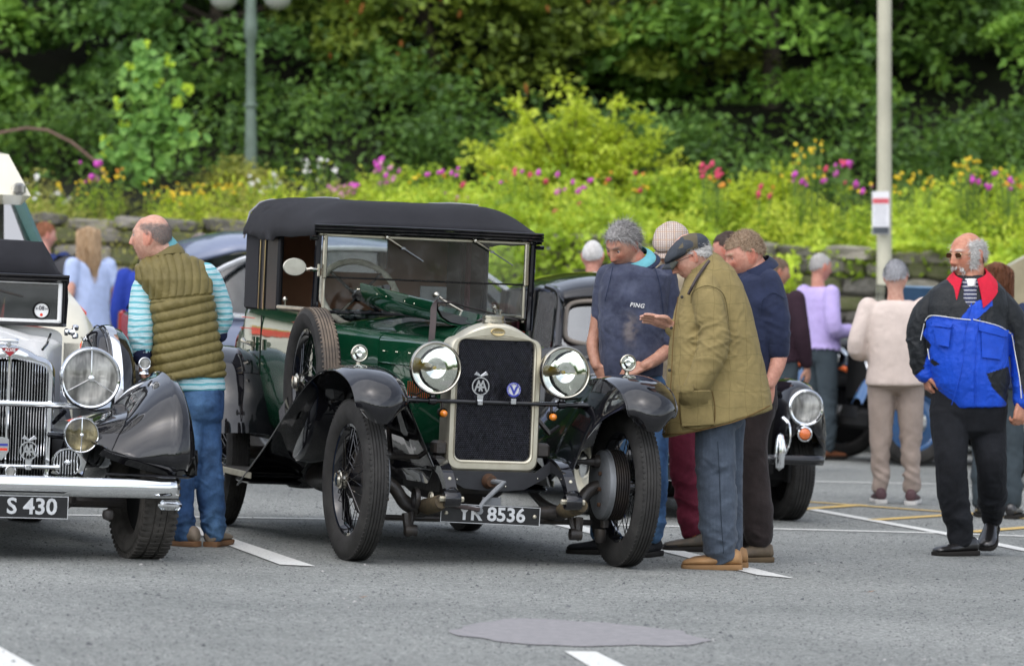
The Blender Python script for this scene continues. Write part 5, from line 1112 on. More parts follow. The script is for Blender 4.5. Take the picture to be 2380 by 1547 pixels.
for s in (-1, 1): mb = MB(); mb.grid([[(s*.55, y, 1.12), (s*.555, y, 1.25), (s*.545, y, 1.38)] for y in (1.34, 1.9, 2.6, 3.0)], .01); mb.build('side_curtain', M_FABRIC, ALV)
mb = MB(); mb.tube([(.02, 1.275, 1.318), (.17, 1.275, 1.293), (.31, 1.275, 1.262)], [.008, .006, .005], 6); mb.tube([(.17, 1.275, 1.315), (.172, 1.275, 1.268)], .004, 5); mb.build('wiper', M_IRON, ALV, fix=True); tag(ALV.children[-1], kind='stuff')
e = empty('tax_disc', None, 'round paper disc in a black holder showing 31 08 14'); e.parent = ALV; e.location = (.415, 1.292, 1.192)
mb = MB(); mb.lathe([(.037, 0), (.038, -.006), (.044, -.006), (.045, .0)], ax=(0, 1, 0), n=28); mb.build('holder', M_DARK, e)
mb = MB(); mb.lathe([(.0375, -.001), (0, -.001)], ax=(0, 1, 0), n=28); mb.build('paper', M_WHITE, e)
lettering('08', face_front(0, -.003, .012), mat('print_grey', (.05, .05, .06), .6), e, 'lettering', size=.030, bold=.0006, depth=.001)
lettering('31', face_front(-.024, -.003, .009), bpy.data.materials['print_grey'], e, 'lettering', size=.016, bold=.0004, depth=.001); lettering('14', face_front(.024, -.003, .009), bpy.data.materials['print_grey'], e, 'lettering', size=.016, bold=.0004, depth=.001)
mb = MB(); mb.lathe([(.008, -.002), (0, -.002)], (0, 0, -.022), (0, 1, 0), 12); mb.build('stamp', M_RED, e)
# wings
def alvis_wing(s):
    path = [(-.40, .430), (-.47, .50), (-.46, .62), (-.40, .74), (-.27, .84), (-.08, .905), (.15, .925), (.42, .885), (.75, .745), (1.05, .52), (1.25, .36), (1.5, .33)]
    P = smooth_path([(a, b, 0) for a, b in path], 5); G = []; m = len(P)
    for i, p in enumerate(P):
        t = (P[min(i+1, m-1)]-P[max(i-1, 0)]).normalized(); n = Vector((-t.y, t.x)); n = -n if (n.y < 0 and i > 6) or (i <= 6 and n.x > 0) else n
        f = i/(m-1); k = max(0, 1-f*2.0); row = []
        wi = .40+.20*min(1, f*2.2); wo = .885-.02*(1-k)
        for j in range(19):
            a = j/18; x = wi+(wo-wi)*a
            dn = -.17*(1-a)**2.2*(1-.3*k)-.13*max(0, (a-.80)/.20)**2.2 + .012*math.exp(-((a-.72)/.035)**2)
            row.append((s*x, p.x+n.x*dn, max(.425 if p.x < .5 else .3, p.y+n.y*dn)))
        # outer skirt
        G.append(row)
    mb = MB(); mb.grid(G, .006); w = mb.build('front_wing', BLACK, ALV, ang=70, fix=True)
    mb = MB(); sk = [[Vector(g[-1]), Vector((s*.888, g[-1][1], max(.43, g[-1][2]-.10*min(1, i/6)))), Vector((s*.880, g[-1][1]*(.93 if g[-1][1] < 0 else 1), .432 if g[-1][1] < .35 else max(.31, g[-1][2]-.15)))] for i, g in enumerate(G)]
    mb.grid(sk, .005); mb.build('skirt', BLACK, w, fix=True)
    mb = MB(); mb.tube([(s*.42, -.40, .432), (s*.55, -.44, .432), (s*.70, -.45, .43), (s*.83, -.42, .428), (s*.885, -.30, .428), (s*.885, .35, .428)], .007, 6); mb.build('beading', BLACK, w)
    mb = MB(); mb.grid([[Vector(G[i][0]), Vector((s*.30, max(G[i][0][1], -.2)+.06, .62)), Vector((s*.26, max(G[i][0][1], -.1)+.1, .42))] for i in range(4, 40)], .005); mb.build('inner_panel', BLACK, w, fix=True)
    return w
for s in (-1, 1): alvis_wing(s)
wheel(ALV, .705, 0, .335, .335, .185, .215, 1, 4, disc=M_WHITE, tread='block', tyre_m=mat('dusty_tyre', (.085, .078, .07), .85, col2=(.045, .042, .038), vscale=12)); wheel(ALV, -.705, 0, .335, .335, .17, .215, -1, 4, disc=M_WHITE, tread='block'); wheel(ALV, .70, 2.95, .335, .335, .17, .215, 1, disc=M_WHITE, tread='block'); wheel(ALV, -.70, 2.95, .335, .335, .17, .215, -1, disc=M_WHITE, tread='block')
for s in (-1, 1):     # spare wheel in its metal cover, chrome band round it
    e = empty('spare_wheel_cover'); e.parent = ALV; e.location = (s*.705, 1.02, .765)
    mb = MB(); mb.lathe([(0, -.10), (.24, -.11), (.31, -.10), (.350, -.065), (.364, 0), (.350, .065), (.31, .10), (.24, .11), (0, .10)], ax=(1, 0, 0), n=56); mb.build('cover', BLACK, e, fix=True)
    mb = MB(); mb.lathe([(.357, -.026), (.368, -.022), (.371, 0), (.368, .022), (.357, .026)], ax=(1, 0, 0), n=56); mb.build('chrome_band', CHROME, e)
    mb = MB(); mb.lathe([(.3625, -.050), (.368, -.047), (.3625, -.040)], ax=(1, 0, 0), n=56); mb.build('bead', BLACK, e)
    mb = MB(); mb.grid([[(s*.80, y, .37+.35*max(0, math.sin((y-3.5)*-1.2)) if False else z), (s*.60, y, z)] for y, z in ((1.3, .33), (2.0, .32), (2.5, .33))], .01); mb.build('running_board', BLACK, ALV)
    mb = MB(); P = [(2.48, .35), (2.6, .62), (2.85, .76), (3.1, .74), (3.32, .6), (3.42, .38)]; mb.grid([[(s*.62, p.x, p.y), (s*.75, p.x, p.y+.02), (s*.87, p.x, p.y-.03)] for p in smooth_path([(a, b, 0) for a, b in P], 5)], .006); mb.build('rear_wing', BLACK, ALV, fix=True)
    lamp(ALV, s*.384, -.13, .888, .152, shell=CHROME, lens=FLUTED, bars=3, bulb=False, rimw=.13)
    lamp(ALV, s*.325, -.25, .613, .088, 'fog_lamp', CHROME, FLUTED_AMBER, bulb=False, bars=2)
    small_lamp(ALV, s*.708, .10, .965, .031, CHROME, FLUTED, 'wing_lamp')
    e = empty('horn'); e.parent = ALV; e.location = (s*.255, -.27, .477)
    mb = MB(); mb.lathe([(.060, 0), (.064, -.012), (.070, -.012), (.072, .0), (.066, .05), (.03, .09), (0, .09)], ax=(0, 1, 0), n=28); mb.build('rim', CHROME, e, fix=True); mb = MB(); mb.lathe([(.062, .004), (0, .004)], ax=(0, 1, 0), n=24); mb.build('dark_inside', M_DARK, e)
    for k in range(8):
        x = -.049+.014*k; h = math.sqrt(max(0, .061**2-x*x)); mb = MB()
        mb.rbox((x, -.008, 0), (.0075, .006, 2*h), .002); mb.build('bar', CHROME, e)
    mb = MB(); mb.lathe([(.016, -.010), (.012, -.018), (0, -.020)], ax=(0, 1, 0), n=16); mb.build('boss', CHROME, e)
    mb = MB(); mb.tube([(s*.31, -.22, .40), (s*.31, -.22, .55), (s*.32, -.20, .60)], .010, 6); mb.tube([(s*.22, .0, .60), (s*.30, -.15, .60), (s*.33, -.19, .61)], .018, 8); mb.tube([(s*.23, -.02, .66), (s*.27, -.10, .72)], .012, 8); mb.build('bracket', BLACK, ALV); tag(ALV.children[-1], kind='stuff')
    mb = MB(); mb.rbox((s*.735, -.46, .292), (.12, .05, .05), .02); mb.build('bumper_foot', CHROME, ALV)
    mb = MB(); mb.tube([(s*.46, -.44, .36), (s*.45, -.1, .34), (s*.40, .3, .40)], .022, 6); mb.build('bumper_iron', M_IRON, ALV)
mb = MB(); mb.tube([(-.44, -.03, .735), (-.36, -.05, .745), (0, -.055, .750), (.36, -.05, .745), (.44, -.03, .735)], .0155, 12)
for s in (-1, 1): mb.tube([(s*.44, -.03, .735), (s*.50, -.0, .745), (s*.52, .02, .77)], [.016, .024, .010], 8)
mb.build('lamp_bar', CHROME, ALV)
mb = MB(); mb.tube([(-.19, -.30, .453), (.19, -.30, .453)], .010, 10); mb.tube([(-.19, -.30, .453), (-.21, -.30, .453)], .015, 10); mb.tube([(.19, -.30, .453), (.21, -.30, .453)], .015, 10); mb.build('badge_bar', CHROME, ALV)
aa_badge(ALV, .052, -.325, .532, 1.0)
e = empty('badge', None, 'shield badge with blue and red bars, cut by the picture edge'); e.parent = ALV; e.location = (-.082, -.322, .535)
mb = MB(); mb.prism([(-.035, .05), (0, .062), (.035, .05), (.035, -.01), (0, -.055), (-.035, -.01)], -.003, .003); mb.build('shield', CHROME, e, smooth=False)
mb = MB(); mb.box((0, -.004, .022), (.06, .002, .012)); mb.build('blue_bar', M_BLUEENAMEL, e, smooth=False); mb = MB(); mb.box((0, -.004, .0), (.056, .002, .012)); mb.build('red_bar', M_RED, e, smooth=False)
small_lamp(ALV, -.04, -.36, .43, .028, CHROME, FLUTED, 'small_lamp')
# bumper and plate
mb = MB(); G = []
for x in np.linspace(-.785, .785, 33):
    y = -.47+.05*abs(x/.785)**3; G.append([(x, y+.030, .322), (x, y+.004, .326), (x, y-.012, .345), (x, y-.018, .372), (x, y-.012, .398), (x, y+.004, .412), (x, y+.030, .414)])
mb.grid(G, .004); mb.build('bumper', CHROME, ALV, ang=179, fix=True)
plate(ALV, -.045, -.50, .268, .535, .112, 'S 430', .088, .108, xs=1.03)
mb = MB(); mb.rbox((0, .2, .30), (.62, 1.0, .10), .03); mb.rbox((0, 1.7, .34), (.7, 2.4, .12), .03); mb.tube([(-.6, 0, .28), (.6, 0, .28)], .035, 8); mb.build('chassis', M_IRON, ALV); tag(ALV.children[-1], kind='stuff')
for x in (.30,): mb = MB(); mb.lathe([(0, -.03), (.025, -.02), (.03, 0), (.025, .02), (0, .03)], (x+.16, -.32, .23), (0, 0, 1), 12); mb.build('shackle', M_IRON, ALV)

# ================================================================ the black rounded saloon behind
SAL = empty('vintage_car', car_matrix(1.10, 30.24, 15), 'black rounded saloon parked behind the men, orange indicator below its round headlamp', 'car')
def ssec(P): return smooth_path([(a, b, 0) for a, b in P], 3)
def loft2(mb, st, cap=True):
    rings = []
    for y, P in st:
        H = [(p.x, p.y) for p in ssec(P)]; rings.append([(x, y, z) for x, z in H]+[(-x, y, z) for x, z in reversed(H)])
    mb.loft(rings, cap=cap); return mb
mb = MB(); loft2(mb, [(-.42, [(.30, .45), (.32, .62), (.24, .80), (0.01, .86)]), (-.3, [(.38, .42), (.40, .65), (.30, .87), (.01, .93)]), (.2, [(.46, .42), (.48, .68), (.36, .92), (.01, .99)]), (.8, [(.56, .40), (.57, .72), (.44, .96), (.01, 1.02)]), (1.12, [(.64, .38), (.65, .75), (.54, .985), (.01, 1.035)])])
mb.build('bonnet', BLACK, SAL, ang=179, fix=True)
mb = MB(); loft2(mb, [(1.13, [(.66, .32), (.70, .60), (.66, .88), (.50, 1.02), (.01, 1.045)]), (1.5, [(.69, .30), (.73, .6), (.69, .93), (.6, .99), (.01, 1.0)]), (2.6, [(.69, .30), (.73, .6), (.69, .93), (.6, .99), (.01, 1.0)]), (3.3, [(.6, .34), (.66, .6), (.6, .9), (.45, .97), (.01, .99)]), (3.75, [(.45, .4), (.52, .55), (.45, .72), (.3, .78), (.01, .8)])])
mb.build('body', BLACK, SAL, ang=179, fix=True)
mb = MB(); G = []; roofst = [(1.33, .49, 1.33, 1.36), (1.45, .51, 1.36, 1.435), (1.7, .53, 1.38, 1.485), (2.1, .54, 1.38, 1.505), (2.6, .53, 1.36, 1.485), (2.95, .49, 1.28, 1.41), (3.25, .42, 1.10, 1.25), (3.4, .36, .97, 1.05)]
for y, hw, ze, zt in roofst: G.append([(x*hw, y, ze+(zt-ze)*(1-abs(x)**2.6)**.8) for x in [math.sin(a) for a in np.linspace(-math.pi/2, math.pi/2, 21)]])
mb.grid(G, .02); rf = mb.build('roof', BLACK, SAL, ang=179, fix=True)
sg_ = glass('saloon_glass', (.60, .64, .66), .3, .02, .12)
mb = MB(); mb.grid([[(x*.50+x*.06*(1-t), 1.19+.16*t+.06*x*x, 1.02+.32*t) for x in np.linspace(-1, 1, 9)] for t in (0, .5, 1)], .004); mb.build('windscreen', sg_, SAL)
fr = []
for k in range(32):
    a = 2*math.pi*k/32; c, s_ = math.cos(a), math.sin(a); x = math.copysign(abs(c)**.35, c)*.485; z = math.copysign(abs(s_)**.35, s_)*.142; fr.append((x*(1.0-.05*z/.142), 1.255+.5*z-.012+.055*(x/.5)**2, 1.175+z))
mb = MB(); mb.tube(fr, .016, 8, closed=True); mb.build('screen_rubber', mat('grey_rubber', (.20, .17, .14), .6), SAL)
for s in (-1, 1):
    mb = MB(); mb.tube(smooth_path([(s*.585, 1.10, 1.01), (s*.555, 1.20, 1.16), (s*.515, 1.34, 1.345), (s*.53, 1.6, 1.39)], 4), .026, 8); mb.tube([(s*.56, 1.85, .99), (s*.535, 1.85, 1.37)], .02, 6); mb.tube([(s*.56, 2.6, .97), (s*.52, 2.62, 1.35)], .05, 6); mb.tube([(s*.565, 1.32, 1.0), (s*.545, 1.32, 1.26)], .010, 6); tag(mb.build('pillar', BLACK, SAL), kind='stuff')
    for y0, y1 in ((1.16, 1.82), (1.88, 2.56)): mb = MB(); mb.grid([[(s*(.565-.03*t), y, 1.0+.36*t*(1 if y > 1.3 else .85)) for t in (0, .5, 1)] for y in np.linspace(y0+.02, y1, 5)], .003); mb.build('side_window', sg_, SAL)
    # wings: bulbous front with headlamp in the nose
    mb = MB(); G = []
    for y, xc, w, zb, zt in ((-.46, .60, .02, .62, .66), (-.44, .60, .10, .50, .78), (-.38, .605, .15, .44, .84), (-.25, .61, .185, .40, .878), (0, .615, .20, .38, .885), (.25, .62, .195, .36, .855), (.6, .63, .16, .34, .77), (1.0, .64, .11, .32, .64), (1.3, .65, .07, .32, .5)):
        G.append([(s*(xc+w*math.cos(a)), y, zb+(zt-zb)*max(0, math.sin(a))**.75) for a in np.linspace(-.05, math.pi, 17)])
    mb.grid(G, .006); w = mb.build('front_wing', BLACK, SAL, ang=179, fix=True)
    mb = MB(); P = [(2.35, .4), (2.5, .66), (2.8, .76), (3.1, .7), (3.4, .45)]; mb.grid([[(s*(.56+.20*math.sin(b)), p.x, p.y-.16*(1-math.cos(b))) for b in np.linspace(0, math.pi/2, 7)] for p in smooth_path([(a, b, 0) for a, b in P], 4)], .006); mb.build('rear_wing', BLACK, SAL, fix=True)
    wheel(SAL, s*.64, 0, .31, .31, .165, .19, s, 3, disc=M_CREAMP); wheel(SAL, s*.64, 2.5, .31, .31, .155, .19, s, disc=M_CREAMP)
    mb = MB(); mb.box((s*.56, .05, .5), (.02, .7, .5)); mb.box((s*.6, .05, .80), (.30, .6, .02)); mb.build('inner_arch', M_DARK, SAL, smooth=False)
    lamp(SAL, s*.59, -.47, .722, .115, shell=CHROME, lens=FLUTED, rimw=.2, bulb=False, depth=.12)
    e = empty('indicator'); e.parent = SAL; mb = MB(); mb.lathe([(.040, -.0), (.034, -.018), (.018, -.028), (0, -.03)], (s*.585, -.475, .560), (0, 1, 0), 20); mb.build('lens', mat('orange_red_lens', (.70, .16, .03), .2, coat=1) if s < 0 else bpy.data.materials['orange_red_lens'], e)
    mb = MB(); mb.lathe([(.040, -.012), (.048, -.010), (.050, .0), (.044, .06), (0, .10)], (s*.585, -.475, .560), (0, 1, 0), 20); mb.build('rim', CHROME, e, fix=True)
    mb = MB(); mb.tube(smooth_path([(s*.40, -.60, .66), (s*.425, -.64, .62), (s*.43, -.65, .52), (s*.405, -.64, .44)], 4), .012, 8); mb.build('bumper_hoop', CHROME, SAL)
    mb = MB(); mb.lathe([(0, -.02), (.030, 0), (.036, .08), (.030, .16), (.018, .20), (0, .21)], (s*.375, -.64, .355), (0, 0, 1), 14); mb.build('overrider', CHROME, SAL, fix=True)
mb = MB(); G = []
for x in np.linspace(-.69, .69, 25): y = -.60+.05*abs(x/.69)**3; G.append([(x, y+.03, .372), (x, y, .376), (x, y-.014, .40), (x, y, .425), (x, y+.03, .43)])
mb.grid(G, .004); mb.build('bumper', BLACK, SAL, ang=179, fix=True)
gr = empty('grille'); gr.parent = SAL
mb = MB(); mb.rbox((0, -.47, .60), (.46, .03, .42), .06); mb.build('surround', CHROME, gr)
for k in range(14): mb = MB(); mb.rbox((-.17+.026*k, -.490, .60), (.008, .012, .34), .003); mb.build('grille_bar', CHROME, gr)
mb = MB(); mb.box((0, -.486, .60), (.38, .005, .34)); mb.build('core', M_DARK, gr, smooth=False)
plate(SAL, -.09, -.63, .305, .52, .105, 'V', -.19, .105)
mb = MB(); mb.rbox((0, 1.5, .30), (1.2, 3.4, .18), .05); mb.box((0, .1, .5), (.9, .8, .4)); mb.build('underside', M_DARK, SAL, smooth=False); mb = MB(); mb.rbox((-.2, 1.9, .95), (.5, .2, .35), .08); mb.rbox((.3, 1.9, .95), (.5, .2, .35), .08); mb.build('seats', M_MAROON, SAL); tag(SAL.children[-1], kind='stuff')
mb = MB(); mb.tube([(.29+.17*math.cos(a), 1.52+.06*math.sin(a), 1.03+.16*math.sin(a)) for a in np.linspace(0, 6.28, 25)[:-1]], .011, 6, closed=True); mb.build('steering_wheel', M_CREAMP, SAL)
# ================================================================ vehicles further back (soft focus)
def bodyshell(root, st, m, name='body', th=None):
    mb = MB(); loft2(mb, st); return mb.build(name, m, root, ang=179, fix=True)
DARKGLASS = glass('tinted_window', (.30, .34, .36), .08, .02, .15); SILVERBLUE = paint('silver_blue_paint', (.17, .20, .29), .2, .05); KHAKI = mat('khaki_canvas', (.30, .26, .17), .85, var=.12, vscale=5, bump=.3, bscale=60)
# ---- silver blue estate, seen side-on with its tail to the left
EST = empty('parked_car', car_matrix(.72, 36.0, 104), 'silver blue estate car with chrome window arch and yellow plate behind the green car', 'car')
bodyshell(EST, [(-.8, [(.6, .35), (.66, .55), (.5, .75), (.01, .80)]), (-.3, [(.80, .30), (.86, .6), (.72, .90), (.01, .98)]), (.5, [(.84, .28), (.90, .65), (.80, .98), (.01, 1.04)]), (1.0, [(.85, .28), (.91, .65), (.86, 1.0), (.01, 1.06)]), (3.0, [(.85, .28), (.91, .68), (.86, 1.06), (.01, 1.08)]), (3.45, [(.82, .32), (.88, .68), (.82, 1.08), (.01, 1.10)]), (3.6, [(.76, .40), (.82, .68), (.76, 1.02), (.01, 1.05)])], SILVERBLUE)
mb = MB(); G = [[(x*w, y, z0+(z1-z0)*(1-abs(x)**3)) for x in np.linspace(-1, 1, 15)] for y, w, z0, z1 in ((1.2, .66, 1.46, 1.53), (1.6, .69, 1.56, 1.66), (2.3, .70, 1.61, 1.72), (3.0, .68, 1.56, 1.68), (3.35, .66, 1.46, 1.58))]
mb.grid(G, .03); mb.build('roof', SILVERBLUE, EST, ang=179, fix=True)
for s in (-1, 1):
    mb = MB(); G = [[(s*(.87-.17*t), y, zb+(zt-zb)*t) for t in (0, .5, 1)] for y, zb, zt in ((.75, 1.03, 1.06), (1.2, 1.05, 1.44), (1.7, 1.06, 1.56), (2.3, 1.07, 1.58), (2.9, 1.08, 1.50), (3.2, 1.10, 1.36), (3.35, 1.14, 1.18))]; mb.grid(G, .004); mb.build('side_window', DARKGLASS, EST)
    mb = MB(); mb.tube(smooth_path([(s*.885, .70, 1.03), (s*.79, 1.2, 1.45), (s*.715, 1.8, 1.585), (s*.715, 2.4, 1.585), (s*.75, 2.9, 1.51), (s*.82, 3.25, 1.34), (s*.885, 3.4, 1.14), (s*.90, 2.9, 1.075), (s*.90, 1.5, 1.05), (s*.89, .72, 1.03)], 4), .020, 6); mb.build('chrome_arch', mat('bright_trim', (.75, .76, .78), .25, .8) if s < 0 else bpy.data.materials['bright_trim'], EST)
    mb = MB(); mb.tube([(s*.80, 1.95, 1.06), (s*.72, 1.95, 1.58)], .035, 6); mb.build('door_pillar', M_DARK, EST)
    for y in (0, 2.65): wheel(EST, s*.80, y, .32, .32, .20, .20, s, disc=M_GREYMETAL)
    mb = MB(); mb.rbox((s*.74, 3.58, .92), (.12, .06, .30), .02); mb.build('tail_lamp', mat('red_lens', (.45, .02, .02), .2, coat=1) if s < 0 else bpy.data.materials['red_lens'], EST)
mb = MB(); mb.grid([[(x, 3.35+.22*(1-t), 1.08+.42*t) for x in (-.66+.05*t, 0, .66-.05*t)] for t in (0, .5, 1)], .004); mb.build('rear_window', DARKGLASS, EST)
mb = MB(); mb.rbox((0, 3.62, .76), (.52, .012, .115), .01); mb.build('number_plate', mat('plate_yellow', (.75, .48, .04), .4), EST); mb = MB(); mb.rbox((0, 3.58, .52), (1.55, .18, .26), .05); mb.build('bumper', M_DARK, EST)
# ---- cream motorhome at the far left
MH = empty('motorhome', car_matrix(-3.80, 30.5, 20), 'cream motorhome with red striped bonnet behind the white car, cut off by the left edge', 'motorhome')
bodyshell(MH, [(-.85, [(.82, .35), (.90, .6), (.84, .95), (.01, 1.02)]), (-.6, [(.90, .32), (.97, .7), (.90, 1.16), (.01, 1.22)]), (0, [(.92, .32), (.99, .8), (.93, 1.30), (.01, 1.36)]), (.35, [(.92, .32), (.99, .8), (.95, 1.38), (.01, 1.44)])], M_CREAMP, 'bonnet')
mb = MB(); mb.rbox((0, 3.2, 1.05), (1.9, 4.2, 1.5), .06); mb.build('body', M_CREAMP, MH, smooth=False); mb = MB(); mb.rbox((-.25, 3.2, 2.02), (1.3, 3.6, .3), .08); mb.build('roof', M_CREAMP, MH, smooth=False)
mb = MB(); mb.grid([[(x, .40+.62*t, 1.36+.52*t) for x in (-.90+.10*t, 0, .90-.10*t)] for t in (0, .5, 1)], .006); mb.build('windscreen', glass('pale_screen', (.55, .66, .64), 1.4, .03, .2), MH)
for s in (-1, 1):
    mb = MB(); mb.tube([(s*.93, .36, 1.36), (s*.84, 1.06, 1.90)], .05, 6); mb.build('pillar', mat('teal_trim', (.02, .10, .085), .4) if s < 0 else bpy.data.materials['teal_trim'], MH)
    mb = MB(); mb.grid([[(s*(.945+.008), y, z) for z in (z0, (z0+z1)/2, z1)] for y, z0, z1 in ((-.55, 1.06, 1.12), (0, 1.18, 1.25), (.4, 1.25, 1.32), (1.0, 1.26, 1.33))], .004); mb.build('red_stripe', M_RED, MH)
    mb = MB(); mb.rbox((s*.80, -.80, .80), (.20, .10, .34), .04, Matrix.Rotation(R(-s*0), 3, 'Z')); mb.build('headlight', FLUTED, MH)
    for y in (0, 3.6): wheel(MH, s*.86, y, .34, .34, .22, .2, s, disc=M_GREYMETAL)
for k in range(2):
    mb = MB(); mb.grid([[(x, y, z) for x in np.linspace(-.70, .70, 5)] for y, z in (((-.80, 1.07), (-.70, 1.155)) if k == 0 else ((-.70, 1.157), (-.66, 1.19)))], .006); mb.build('bonnet_stripe', M_RED if k == 0 else mat('gold_stripe', (.55, .36, .10), .4), MH)
for k in range(4): mb = MB(); mb.rbox((.2, -.905, .52+.10*k), (.9, .03, .045), .01); mb.build('grille_slot', M_DARK, MH)
mb = MB(); mb.loft([[(x, .45, 1.78), (x, .20, 1.84), (x+(.12 if x < 0 else -.12), .35, 2.10), (x+(.12 if x < 0 else -.12), 1.2, 2.16), (x, 2.2, 2.16), (x, 2.2, 1.80), (x, .9, 1.78)] for x in (-1.1, .76)]); mb.build('roof_pod', M_CREAMP, MH, smooth=False)
mb = MB(); mb.rbox((.68, .20, 1.88), (.08, .08, .08), .02); mb.build('marker_lamp', FLUTED, MH); mb = MB(); mb.rbox((0, -.87, .38), (1.9, .16, .16), .04); mb.build('bumper', M_GREYMETAL, MH)
# ---- vintage cars at the right, bonnets being looked into
def tourer(label, x, y, yaw, m, accent, up, seed, khaki=False):
    t = empty('vintage_car', car_matrix(x, y, yaw), label, 'car')
    mb = MB(); st = [(yy, bsec(hw, .5, zs, zt, .6)) for yy, hw, zs, zt in ((-.1, .25, .98, 1.05), (.9, .36, 1.0, 1.08), (1.3, .5, 1.02, 1.1), (1.5, .60, 1.02, 1.08), (2.8, .62, 1.02, 1.05), (3.4, .45, .95, 1.0))]; sections(mb, st); mb.build('body', m, t, ang=60, fix=True)
    mb = MB(); mb.rbox((0, -.15, .78), (.50, .10, .60), .05); mb.build('radiator', M_DARK, t)
    for s in (-1, 1):
        path = [(-.52, .55), (-.40, .74), (-.1, .84), (.3, .78), (.8, .5), (1.3, .34)]; G = [[(s*(.56+.2*b), p.x, p.y-.05*abs(b*2-1)**2.5) for b in np.linspace(0, 1, 7)] for p in smooth_path([(a, b, 0) for a, b in path], 4)]; mb = MB(); mb.grid(G, .006); mb.build('front_wing', m, t, fix=True)
        if accent: mb = MB(); mb.tube([g[-1] if s > 0 else g[-1] for g in G], .022, 6); mb.build('accent_line', accent, t)
        path = [(2.2, .36), (2.35, .7), (2.7, .86), (3.1, .78), (3.35, .45)]; mb = MB(); mb.grid([[(s*(.56+.2*b), p.x, p.y-.05*abs(b*2-1)**2.5) for b in np.linspace(0, 1, 7)] for p in smooth_path([(a, b, 0) for a, b in path], 4)], .006); mb.build('rear_wing', m, t, fix=True)
        for yy in (0, 2.8): wheel(t, s*.66, yy, .36, .36, .13, .24, s, disc=m)
        lamp(t, s*.36, -.25, .86, .10, shell=CHROME, lens=FLUTED, bulb=False)
        mb = MB(); mb.rbox((s*.68, 1.75, .33), (.26, .95, .03), .01); mb.build('running_board', BLACK, t)
    if up:
        mb = MB(); mb.grid([[(.0+.50*q, yy, 1.08+.40*q+.05*math.sin(q*3)) for q in np.linspace(0, 1, 5)] for yy in (-.05, .4, .95)], .012); mb.build('raised_bonnet', up, t, fix=True)
    mb = MB(); mb.rbox((0, 1.42, 1.28), (1.0, .02, .40), .01); mb.build('windscreen', GLASS_DIRTY, t); mb = MB(); mb.rbox((0, 1.5, .36), (.9, 3.6, .16), .03); mb.build('chassis', M_DARK, t)
    pl_ = plate(t, 0, -.30, .42, .46, .10, 'SV', -.12, .10, border=False); return t
tourer('blue vintage car with raised bonnet behind the woman in beige', 3.05, 40.6, -68, paint('mid_blue_paint', (.05, .12, .26), .2), None, mat('pale_blue_panel', (.16, .28, .42), .35, coat=.6), 1)
tourer('black vintage car with orange wing line between the lilac shirt and navy polo', 2.25, 42.6, -60, BLACK, mat('orange_line', (.85, .16, .03), .4), None, 2)
KV = empty('canvas_topped_vehicle', car_matrix(4.45, 36.8, -25), 'khaki canvas covered vehicle at the right edge behind the walking man', 'vehicle')
mb = MB(); G = [[(x_, y, z_) for x_, z_ in ((-.82, .85), (-.84, 1.35), (-.80, 1.66), (-.55, 1.80), (0, 1.86), (.55, 1.80), (.80, 1.66), (.84, 1.35), (.82, .85))] for y in (0, .6, 1.2, 1.8, 2.4)]; mb.loft(G); cv = mb.build('canvas_cover', KHAKI, KV, ang=50, fix=True)
co = get_co(cv.data); mb = MB()
for y in (.02, 1.2, 2.38): mb.tube([(x_*1.01, y, z_*1.004) for x_, z_ in ((-.84, 1.35), (-.80, 1.66), (-.55, 1.80), (0, 1.86), (.55, 1.80), (.80, 1.66), (.84, 1.35))], .016, 6)
mb.build('hoop', mat('pale_khaki', (.42, .40, .31), .7), KV); tag(KV.children[-1], kind='stuff')
mb = MB(); mb.rbox((0, .9, .68), (1.6, 3.1, .36), .05); mb.build('body', mat('dark_khaki_paint', (.12, .11, .07), .5), KV); mb = MB(); mb.rbox((0, -.70, .50), (1.6, .12, .13), .03); mb.build('bumper', bpy.data.materials['pale_khaki'], KV)
mb = MB(); mb.rbox((0, -.01, 1.3), (.9, .02, .42), .03); mb.build('rear_panel', M_GREYMETAL, KV)
for s in (-1, 1):
    for y in (-.1, 1.9): wheel(KV, s*.70, y, .37, .37, .19, .2, s, disc=M_DARK)
# ================================================================ people: shared builders
def m_skin():
    m, nt, b = _mat('skin'); lk = nt.links.new
    at = node(nt, 'ShaderNodeAttribute', attribute_name='tint'); t = node(nt, 'ShaderNodeTexCoord'); n = node(nt, 'ShaderNodeTexNoise', i_Scale=38, i_Detail=5, i_Roughness=.7)
    r = node(nt, 'ShaderNodeValToRGB'); e = r.color_ramp.elements; e[0].position = .3; e[0].color = (.80, .66, .62, 1); e[1].position = .7; e[1].color = (1.12, 1.10, 1.08, 1)
    mx = node(nt, 'ShaderNodeMix', data_type='RGBA', blend_type='MULTIPLY'); mx.inputs[0].default_value = 1
    lk(t.outputs['Object'], n.inputs[0]); lk(n.outputs[0], r.inputs[0]); lk(at.outputs['Color'], mx.inputs[6]); lk(r.outputs[0], mx.inputs[7]); lk(mx.outputs[2], b.inputs['Base Color'])
    b.inputs['Roughness'].default_value = .48; b.inputs['Specular IOR Level'].default_value = .35; b.inputs['Subsurface Weight'].default_value = .08; b.inputs['Subsurface Radius'].default_value = (.02, .008, .004); b.inputs['Subsurface Scale'].default_value = .5
    n2 = node(nt, 'ShaderNodeTexNoise', i_Scale=120, i_Detail=3); bp = node(nt, 'ShaderNodeBump', i_Strength=.25, i_Distance=.004); lk(t.outputs['Object'], n2.inputs[0]); lk(n2.outputs[0], bp.inputs['Height']); lk(bp.outputs[0], b.inputs['Normal'])
    return m
SKIN = m_skin()
